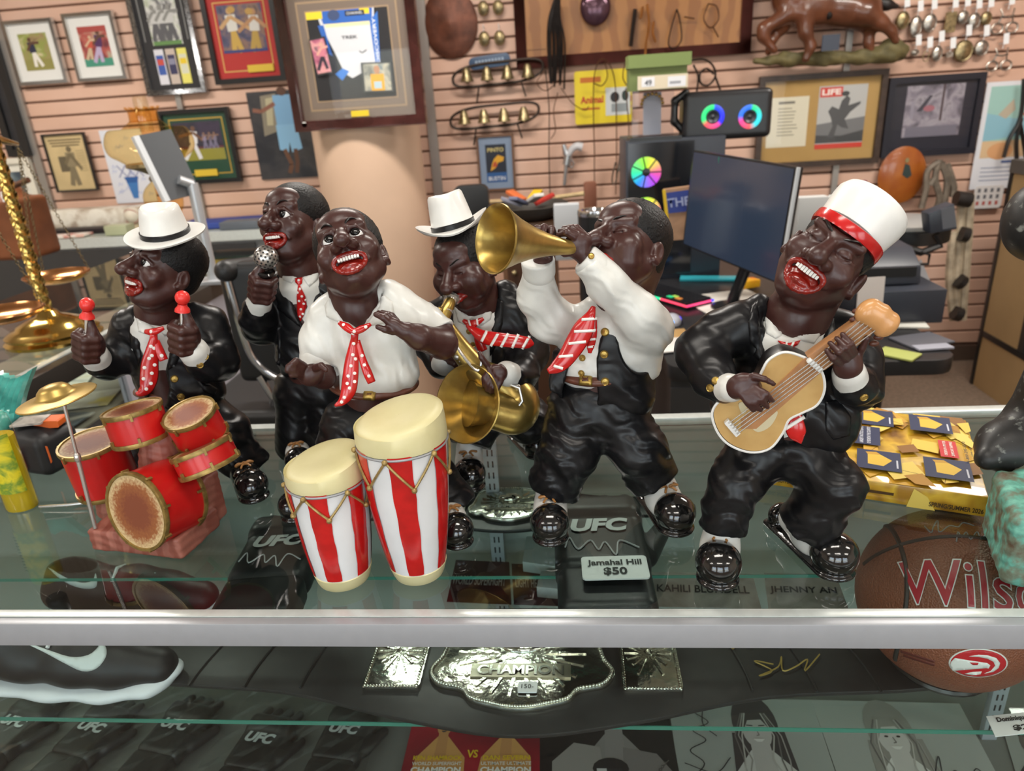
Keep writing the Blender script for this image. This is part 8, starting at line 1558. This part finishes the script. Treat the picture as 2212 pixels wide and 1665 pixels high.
sneaker(386,1440,SHZ+.002,.06,.30,'black sneaker with white sole and curved white side mark, seen through the front glass',sw=[(45,1384),(100,1402),(150,1418),(190,1415),(212,1398),(217,1386),(229,1398),(228,1420),(208,1444),(178,1449),(140,1432),(95,1408)])
sneaker(472,1288,SHZ+.002,.10,.28,'second black sneaker further back in the case, toe under the drum kit','#2a1a1c',sw=[(104,1226),(140,1246),(175,1258),(200,1254),(206,1238),(210,1256),(204,1270),(175,1270),(140,1256)])
M_GLV = mat('black padded leather',(.016,.017,.018),.42,var=.2,vscale=20,bump=.15,bscale=50); M_LOGO = pm('#cfd6d6',.5)
def glove(px,py,z,ang,s=1.0,label='',bag=False,sig=False,tagtext=None,txt='UFC',group=None):
    """open-finger fight glove lying flat: centre of its back at the pixel"""
    c = atZ(px,py,z+.045*s); d = V(math.cos(ang),math.sin(ang),0); sd = V(math.sin(ang),-math.cos(ang),0); up = V(0,0,1); r = thing('fight_glove',label,'glove',tuple(c*V(1,1,0)+V(0,0,z)),group); Q = lambda a,b,h: V(c[0],c[1],z)+d*a*s+sd*b*s+up*h*s; A = np.array([sd,d,up]); S = Sculpt(); S.box(Q(0,0,.024),(.052*s,.060*s,.022*s),A,.016*s,.01); S.box(Q(.052,0,.028),(.052*s,.024*s,.026*s),A,.016*s,.006)
    for k in range(4): S.cap(Q(.070,-.037+.0245*k,.028),Q(.105,-.038+.0255*k,.020),.0125*s,.010*s,.004)
    S.cap(Q(-.01,.05,.02),Q(.04,.075,.018),.015*s,.011*s,.008); S.build('shell',M_GLV,r,vox=.003); S = Sculpt(); S.box(Q(-.088,0,.022),(.050*s,.036*s,.021*s),A,.012*s,.004); S.build('wrist_strap',M_GLV,r,vox=.003)
    text('lettering',txt,Q(.012,0,.0475),sd,d,.066*s,M_LOGO,r,height=.026*s,bold=.05,shear=.18)
    if sig: mb = MB(); mb.tube([Q(a,b,.0475) for a,b in spline([(-.03,-.04),(-.012,-.035),(-.034,-.026),(-.018,-.012),(-.036,-.004),(-.022,.004),(-.046,.014),(-.020,.020),(-.034,.040)],5)],.0009*s,5); mb.build('signature',pm('#c8ccd0',.4),r)
    if tagtext:
        p,a2 = Q(-.075,.01,.052),ang+math.pi/2*0; mb = MB(); mb.obox(p,sd,d,up,.034*s,.019*s,.0012,.004*s); t = mb.build('price_tag',M_TAG,r)
        for i,line in enumerate(tagtext): text('lettering',line,p+d*(.006-.014*i)*s+up*.0018,sd,d,(.056 if i == 0 else .024)*s,pm('#18181a'),t,bold=.03)
    if bag:
        bp = MB(); pts = [Q(a,b,.056+.006*math.sin(a*90+b*70)) for a in np.linspace(-.15,.16,10) for b in np.linspace(-.085,.085,7)]; bp.add(pts,[(i*7+j,i*7+j+1,(i+1)*7+j+1,(i+1)*7+j) for i in range(9) for j in range(6)]); bp.build('plastic_bag',glass('crinkled bag film',(.93,.95,.94),1.5,.08),r)
    return r
glove(1296,1150,UPZ+.002,math.pi/2+.03,1.30,'large signed black glove with price tag behind the trumpeter feet, in the case',sig=True,tagtext=('Jamahal Hill','$50')); glove(598,1182,UPZ+.002,math.pi/2+.10,1.15,'signed black glove in the case left of the short conga',sig=True)
for i,(px,py,a,lab) in enumerate(((22,1568,1.35,'leftmost'),(190,1580,1.36,'second from left'),(372,1575,1.38,'third from left'),(556,1605,1.42,'fourth from left'),(740,1585,1.46,'rightmost'))): glove(px,py,DKZ+.002,a,.82,'bagged black glove on the lower deck, %s of five' % lab,bag=True,group='bagged gloves on the lower deck')
text_blocks = None
# champion belt on the shelf
def belt(cx_,cy_,z,s,label,full=True):
    c = atZ(cx_,cy_,z+.012); r = thing('champion_belt',label,'belt',tuple(c*V(1,1,0)+V(0,0,z))); M_PL = mat('embossed silver plate',(.70,.70,.62),.14,metal=1.0,bump=.45,bscale=70,var=.15,vscale=30); up = V(0,0,1); Q = lambda x,y,h=0: c+V(x*s,y*s,h)
    out = cspline([(-.56,.05),(-.30,.075),(-.12,.12),(.12,.12),(.30,.075),(.56,.05),(.58,-.03),(.34,-.055),(.16,-.10),(.0,-.125),(-.16,-.10),(-.34,-.055),(-.58,-.03)],6); mb = MB(); mb.prism([Q(x,y,-.010) for x,y in out],(0,0,.007)); st = mb.build('strap',M_GLV,r,bevel=.002)
    for k in (-1,1):
        for i in range(3): x = k*(.30+.085*i); mb = MB(); mb.tube([Q(x+k*.02*math.cos(t*1.5),-.048+.11*t,-.002) for t in np.linspace(0,1,8)],.0022*s,6); mb.build('stitch_ridge',M_GLV,st,smooth=True)
    pl = cspline([(-.115,.05),(-.105,.085),(-.07,.10),(-.03,.108),(.03,.108),(.07,.10),(.105,.085),(.115,.05),(.122,.01),(.135,-.02),(.12,-.045),(.085,-.055),(.07,-.072),(.04,-.082),(.015,-.088),(-.015,-.088),(-.04,-.082),(-.07,-.072),(-.085,-.055),(-.12,-.045),(-.135,-.02),(-.122,.01)],4); mb = MB(); mb.prism([Q(x,y,-.003) for x,y in pl],(0,0,.008)); p = mb.build('centre_plate',M_PL,r,bevel=.002)
    n = len(pl); mb = MB()
    for i in range(0,n):
        for f in (0,.5): q = pl[i]*(1-f)+pl[(i+1) % n]*f; mb.ball(Q(q[0]*.965,q[1]*.965,.006),.0026*s,6,5)
    o = mb.build('beaded_edge',M_PL,p,smooth=True); o['kind'] = 'stuff'
    for k in range(22): a = 2*math.pi*k/22; mb = MB(); mb.obox(Q(.065*math.cos(a),.015+.055*math.sin(a),.0055),(math.cos(a),math.sin(a),0),(-math.sin(a),math.cos(a),0),up,.030*s,.0022*s,.0018); mb.build('ray',M_PL,p)
    mb = MB(); mb.obox(Q(0,-.022,.0065),(1,0,0),(0,1,0),up,.072*s,.013*s,.0016); b = mb.build('name_bar',mat('dark silver',(.30,.28,.22),.3,metal=.9),p); text('lettering','CHAMPION',Q(0,-.022,.0088),(1,0,0),(0,1,0),.125*s,mat('bright silver',(.8,.8,.74),.15,metal=1),b,height=.018*s,bold=.03)
    mb = MB(); mb.ball(Q(0,.05,.006),(.045*s,.035*s,.010),20,10); mb.build('globe_boss',M_PL,p,smooth=True)
    for k in (-1,1):
        mb = MB(); mb.obox(Q(k*.185,.012,.0),(1,0,0),(0,1,0),up,.042*s,.062*s,.004,.006); sp = mb.build('side_plate',M_PL,r,bevel=.001); mb = MB()
        for t in range(16):
            a = 2*math.pi*t/16; m2 = MB(); L_ = .034 if abs(math.cos(a)) > .7 else .046; m2.obox(Q(k*.185+L_*.55*math.cos(a),.018+L_*.55*math.sin(a),.0048),(math.cos(a),math.sin(a),0),(-math.sin(a),math.cos(a),0),up,L_*.45*s,.0016*s,.0012); m2.build('ray',M_PL,sp)
        for e in np.linspace(0,1,18): 
            for q in ((-.038+.076*e,-.057),(-.038+.076*e,.069)): mb.ball(Q(k*.185+q[0],.006+q[1],.005),.0022*s,6,4)
        for e in np.linspace(0,1,26):
            for q in (-.038,.038): mb.ball(Q(k*.185+q,-.052+.122*e,.005),.0022*s,6,4)
        o = mb.build('beaded_edge',M_PL,sp,smooth=True); o['kind'] = 'stuff'
    return r,Q
br,BQ = belt(1127,1432,SHZ+.004,1.0,'silver plated champion belt on black leather lying across the case shelf')
mb = MB(); mb.obox(BQ(.012,-.055,.009),(1,0,0),(0,1,0),(0,0,1),.0135,.0095,.001,.002); t = mb.build('price_sticker',M_TAG,br); text('lettering','150-',BQ(.012,-.055,.0105),(1,0,0),(0,1,0),.017,pm('#18181a'),t)
mb = MB(); mb.tube([BQ(x,y,.0006) for x,y in spline([(.29,.035),(.30,.06),(.31,.03),(.32,.055),(.335,.035),(.345,.05),(.36,.038),(.375,.06),(.38,.04)],5)],.0011,5); mb.tube([BQ(x,y,.0006) for x,y in spline([(.36,.0),(.335,.006),(.355,-.012),(.335,-.022),(.365,-.005),(.375,.015),(.37,-.012),(.39,-.004),(.41,.01),(.40,-.012),(.43,.02)],5)],.0011,5); mb.build('signature',mat('gold ink',(.42,.30,.08),.4,metal=.4),br)
# a second belt further back
p = atZ(1105,1100,SHZ+.012); r2,_ = belt(1100,1095,UPZ+.004,.52,'smaller silver belt further back in the case behind the upright')
# basketball
def ball():
    c = atZ(2056,1290,-.132); R_ = .119; r = thing('basketball','signed brown basketball with red lettering and a red bird emblem, in the case','ball',tuple(c-V(0,0,R_))); mb = MB(); mb.ball(c,R_,56,36); cov = mb.build('cover',mat('brown pebbled leather',(.23,.070,.035),.45,var=.08,vscale=8,bump=.6,bscale=420,tex='voronoi'),r,smooth=True); n = nrm(V(-.12,-.62,.78)); u = nrm(np.cross(V(0,0,1),-n)); u = u if u[0] > 0 else -u; v = np.cross(n,u); v = v if v[2] > 0 else -v
    def S(a,b,h=.0006): q = n*math.cos(math.hypot(a,b))+(u*a+v*b)*(math.sin(math.hypot(a,b))/max(1e-6,math.hypot(a,b))); return c+q*(R_+h)
    M_SM = mat('black seam',(.012,.012,.012),.5)
    for pts in ([S(a,.34+.10*math.cos(a*1.3)-.02*a*a,-.001) for a in np.linspace(-1.3,1.3,30)],[S(-.95+.25*math.cos(t*1.5),t,-.001) for t in np.linspace(-1.2,1.2,26)],[S(a,-.62+.12*a*a,-.001) for a in np.linspace(-1.3,1.3,30)]): mb = MB(); mb.tube(pts,.0034,6); mb.build('seam',M_SM,r,smooth=True)
    text('lettering','Wilson',c,u,v,.195,mat('white outline print',(.75,.75,.75),.4),r,height=.060,bold=.022,warp=lambda x,y: S(x/R_+.03,y/R_-.10,.0009)); text('lettering','Wilson',c,u,v,.190,pm('#a8182c',.4),r,height=.056,bold=.004,warp=lambda x,y: S(x/R_+.03,y/R_-.10,.0015))
    sg = [(-.45,.62),(-.40,.50),(-.36,.60),(-.30,.70),(-.32,.50),(-.2,.60),(-.12,.58),(-.05,.66),(.05,.62)]; mb = MB(); mb.tube([S(*q,.0006) for q in spline(sg,5)],.0009,5); mb.tube([S(*q,.0006) for q in spline([(-.18,.36),(-.14,.50),(-.12,.42),(-.06,.50),(-.04,.40),(.05,.52),(.06,.42),(.14,.50),(.16,.42),(.28,.50),(.26,.42),(.38,.46)],4)],.0009,5); mb.build('signature',pm('#8a8f98',.4),r)
    WH,RD = pm('#e4e4e2',.4),pm('#c01c28',.4); bv = bvh_of(cov)
    for pts,m,lf in (([(850+268*a_,195+130*b_) for a_,b_ in circ(36)],WH,.0002),([(850+252*a_,195+121*b_) for a_,b_ in circ(36)],RD,.0007),([(596,215),(604,180),(640,145),(760,165),(860,180),(930,190),(955,210),(940,240),(920,235),(800,245),(620,260)],WH,.0012),([(765,130),(850,115),(930,120),(1010,145),(1045,190),(1030,235),(980,270),(900,285),(960,260),(1000,215),(985,180),(930,150),(850,135)],WH,.0012),([(725,285),(800,270),(880,265),(870,290),(790,298)],WH,.0012),([(770,182),(850,185),(840,205),(800,205)],RD,.0017)): patch('emblem',[(1910+x/4.189,1385+y/4.189) for x,y in pts],bv,m,r,.0004,5,lift=lf,maxjump=.06)
    for k in range(2): patch('small_print',[(1946+6*k,1404+9*k),(2020,1427+7*k),(2018,1432+7*k),(1945+6*k,1409+9*k)],bv,pm('#5a1c14'),r,.0004,5,maxjump=.06)
    mb = MB(); mb.tube([c+V(.06*math.cos(t),.06*math.sin(t),-.108) for t in np.linspace(0,2*math.pi,30)[:-1]],.006,8,closed=True); mb.tube([V(c[0]+.06,c[1],c[2]-.108),V(c[0]+.065,c[1],SHZ+.003)],.004,6); mb.tube([V(c[0]-.06,c[1],c[2]-.108),V(c[0]-.065,c[1],SHZ+.003)],.004,6); mb.build('ball_stand',M_BLKF,r,smooth=True)
ball()
# photographs and poster on the lower deck
def deckquad(name,label,cat,q,m,z=DKZ+.002,lift=.001):
    P_ = [atZ(*p,z) for p in q]; mb = MB(); mb.prism(P_,(0,0,lift)); o = mb.build(name,m); tag(o,label,cat); pr = Print(P_[0]+V(0,0,lift+.0003),P_[1]-P_[0],P_[3]-P_[0]); return o,pr
def bust(pr,x,y,s,hair,skin,top,long=True):
    """printed head and shoulders portrait"""
    a = 1/pr.asp
    if long: pr.ell(x,y+.10*s,.20*s,.34*s*a,hair,20); pr.poly([(x-.22*s,y-.02*s*a),(x+.24*s,y),(x+.27*s,y-.62*s*a),(x+.12*s,y-.72*s*a),(x-.16*s,y-.72*s*a),(x-.28*s,y-.6*s*a)],hair)
    pr.poly([(x-.09*s,y-.2*s*a),(x+.09*s,y-.2*s*a),(x+.42*s,y-.62*s*a),(x+.45*s,y-1.1*s*a),(x-.45*s,y-1.1*s*a),(x-.40*s,y-.62*s*a)],top); pr.poly([(x-.08*s,y-.1*s*a),(x+.08*s,y-.1*s*a),(x+.10*s,y-.62*s*a),(x-.10*s,y-.62*s*a)],skin)
    pr.ell(x,y,.125*s,.19*s*a,skin,18)
    if not long: pr.poly([(x-.125*s,y+.06*s*a),(x-.10*s,y+.19*s*a),(x+.06*s,y+.21*s*a),(x+.13*s,y+.14*s*a),(x+.125*s,y+.05*s*a),(x+.0*s,y+.12*s*a)],hair)
    else: pr.poly([(x-.14*s,y-.05*s*a),(x-.13*s,y+.18*s*a),(x+.02*s,y+.22*s*a),(x+.15*s,y+.10*s*a),(x+.14*s,y-.02*s*a),(x+.06*s,y+.13*s*a),(x-.06*s,y+.12*s*a)],hair)
    for k in (-1,1): pr.ell(x+k*.05*s,y+.02*s*a,.018*s,.011*s*a,'#1c1a1c',10); pr.line([(x+k*.025*s,y+.06*s*a),(x+k*.08*s,y+.065*s*a)],.012*s,'#2a2628')
    if long:
        for k in range(14):
            t = -1+2*k/13
            if abs(t) < .68: continue
            x0 = x+t*.17*s; pr.line([(x0*.6+x*.4,y+.20*s*a),(x0+.03*s*t,y-.05*s*a),(x0+.05*s*math.sin(k*2.1),y-.30*s*a),(x0+.06*s*t+.05*s*math.cos(k*1.7),y-.62*s*a)],.012*s,['#6a6664','#9a9692','#b8b4ae'][k % 3])
    pr.line([(x,y+.01*s*a),(x+.012*s,y-.045*s*a),(x-.012*s,y-.05*s*a)],.008*s,'#77706e'); pr.poly([(x-.05*s,y-.085*s*a),(x+.05*s,y-.085*s*a),(x+.02*s,y-.115*s*a),(x-.02*s,y-.115*s*a)],'#dcdad6' if long else '#4a4446')
o,pr = deckquad('photo_print','grey portrait photo of a smiling woman with long dark hair and signature','photo',[(1475,1735),(1830,1745),(1752,1512),(1442,1508)],pm('#9fa39e',.3)); bust(pr,.58,.66,.78,'#3a3638','#b8b4b0','#c8c6c2'); pr.line([tuple(p) for p in spline([(.08,.20),(.18,.34),(.10,.46),(.22,.56),(.14,.66),(.26,.74),(.16,.86),(.24,.92),(.22,.72),(.30,.60)],5)],.007,'#1c1c22'); pr.line([tuple(p) for p in spline([(.05,.34),(.24,.26),(.36,.40)],6)],.007,'#1c1c22'); pr.build(o)
o,pr = deckquad('photo_print','grey portrait photo of a smiling fair haired woman, signed at right','photo',[(1835,1750),(2200,1760),(2072,1520),(1752,1512)],pm('#a3a6a1',.3)); bust(pr,.46,.62,.80,'#8f8c86','#c4c0bc','#d4d2ce'); pr.line([tuple(p) for p in spline([(.62,.30),(.70,.46),(.66,.24),(.76,.34),(.80,.22),(.90,.36),(.94,.22)],5)],.007,'#2a2a30'); pr.build(o)
o,pr = deckquad('photo_print','dark photo of a bare chested fighter with a gloved fist raised','photo',[(1160,1735),(1480,1740),(1438,1508),(1168,1510)],pm('#17181b',.3),z=DKZ+.003); bust(pr,.56,.80,.80,'#141416','#8f8a88','#8a8684',False); pr.poly([(.1,.0),(.1,.36),(.26,.54),(.45,.50),(.5,.0)],'#98938f'); pr.poly([(.62,.5),(.86,.44),(1,.2),(1,0),(.6,0)],'#7d7876'); pr.ell(.52,.30,.13,.10,'#1c1d20'); pr.rect(.44,.18,.60,.3,'#2a2b2e'); pr.rect(.42,.24,.49,.30,'#c8c8c8')
for k in range(9): pr.line([tuple(p) for p in spline([(.74+.02*k,.12+.03*k),(.80+.015*k,.16+.025*k),(.78+.02*k,.22+.02*k)],4)],.008,'#5a5654')
pr.build(o)
o,pr = deckquad('event_poster','red fight poster with two bare chested fighters and yellow lettering','poster',[(850,1735),(1166,1735),(1166,1500),(906,1500)],ramp_mat('red poster ground',[(.3,lin('#5a1020')),(.6,lin('#a8142a'))],5,.3),z=DKZ+.004)
for x,hc_ in ((.26,'#3a2418'),(.74,'#2a1a14')): bust(pr,x,.66,.44,hc_,'#c89058','#d8a05c',False)
pr.rect(.02,.90,.98,.98,'#6a1420'); pr.ell(.5,.66,.07,.075,'#1c2c4a'); pr.poly([(.45,.64),(.5,.72),(.55,.64),(.5,.60)],'#c8d0d8'); pr.text('WORLD SUPERFIGHT',.25,.315,.36,'#e8e4d8',h=.03).text('CHAMPION',.25,.26,.36,'#f4f0e8',h=.05,bold=.04).text('KEN SHAMROCK',.25,.365,.36,'#e8c020',h=.04,bold=.03).text('DAN SEVERN',.75,.365,.34,'#e8c020',h=.04,bold=.03).text('ULTIMATE ULTIMATE',.75,.315,.36,'#e8e4d8',h=.03).text('CHAMPION',.75,.26,.36,'#f4f0e8',h=.05,bold=.04).text('VS',.5,.40,.08,'#e8c020',h=.07,bold=.03); pr.build(o)
o,pr = deckquad('photo_print','photo of a man partly cut by the right edge of the case','photo',[(2215,1740),(2500,1740),(2420,1560),(2160,1555)],pm('#8f928e',.3)); bust(pr,.22,.72,.9,'#1c1a1a','#5a524e','#2a2a2c',False); pr.build(o)
# price cards standing in the case
for q,ln,lab in (([(912,1532),(1005,1562),(1016,1535),(922,1508)],('SHOGUN RUA','$150'),'white price card reading $150 below the belt'),([(2150,1592),(2260,1580),(2250,1535),(2130,1548)],('Dominique W','$2'),'white price card at the right edge of the case below the basketball')):
    z = SHZ+.004; P_ = [atZ(*p,z) for p in q]; mb = MB(); mb.prism(P_,(0,0,.001)); o = mb.build('price_card',M_TAG); tag(o,lab,'price card'); u,v = P_[1]-P_[0],P_[3]-P_[0]; cc = (P_[0]+P_[2])/2
    for i,t in enumerate(ln): text('lettering',t,cc+v*(.22-.44*i)+V(0,0,.0012),u,v,np.linalg.norm(u)*(.8 if i == 0 else .32),pm('#18181a'),o,height=np.linalg.norm(v)*.30,bold=.04)
# foam blocks; reflections of prints in the shelf glass, built as lettered sheets
for q,lab in (([(1160,1290),(1262,1300),(1250,1262),(1170,1255)],'white foam block behind the belt in the case'),([(1130,1235),(1235,1250),(1225,1180),(1140,1170)],'white folded card behind the foam block in the case')):
    P_ = [atZ(*p,SHZ+.003) for p in q]; mb = MB(); mb.prism(P_,(0,0,.022 if 'foam' in lab else .003)); tag(mb.build('foam_block' if 'foam' in lab else 'white_card',pm('#b8bcb8',.8),bevel=.002),lab,'foam' if 'foam' in lab else 'card')
for q,ln,c_,lab in (([(965,1300),(1105,1306),(1100,1215),(985,1210)],'WORLD SUPERFIGHT','#5a1418','poster reflection built as a dark red printed sheet in the case below the congas'),([(1110,1306),(1240,1310),(1220,1222),(1105,1218)],'LIGHT HEAVY CHAMP','#5a1c20','second reflection built as a dark red sheet right of the upright in the case'),([(1405,1310),(1645,1316),(1625,1240),(1405,1236)],'KAHILI BLUNDELL','#8a8078','reflected photo built as a beige sheet with dark name lettering under the guitarist left shoe'),([(1660,1318),(1835,1322),(1805,1240),(1650,1238)],'JHENNY AN','#8f8880','reflected photo built as a beige sheet with dark name lettering beside the basketball')):
    P_ = [atZ(*p,SHZ+.0025) for p in q]; mb = MB(); mb.prism(P_,(0,0,.001)); o = mb.build('leaflet',picmat('leaflet '+c_+ln[:3],[c_,'#b8b0a8' if c_ > '#7' else '#3a1014',c_],14,len(ln))); tag(o,lab,'leaflet'); u,v = P_[1]-P_[0],P_[3]-P_[0]; text('lettering',ln,(P_[0]+P_[2])/2+V(0,0,.0018),u,v,np.linalg.norm(u)*.86,pm('#2a2422') if c_ > '#7' else pm('#b8a8a0'),o,height=np.linalg.norm(v)*.22,bold=.02)
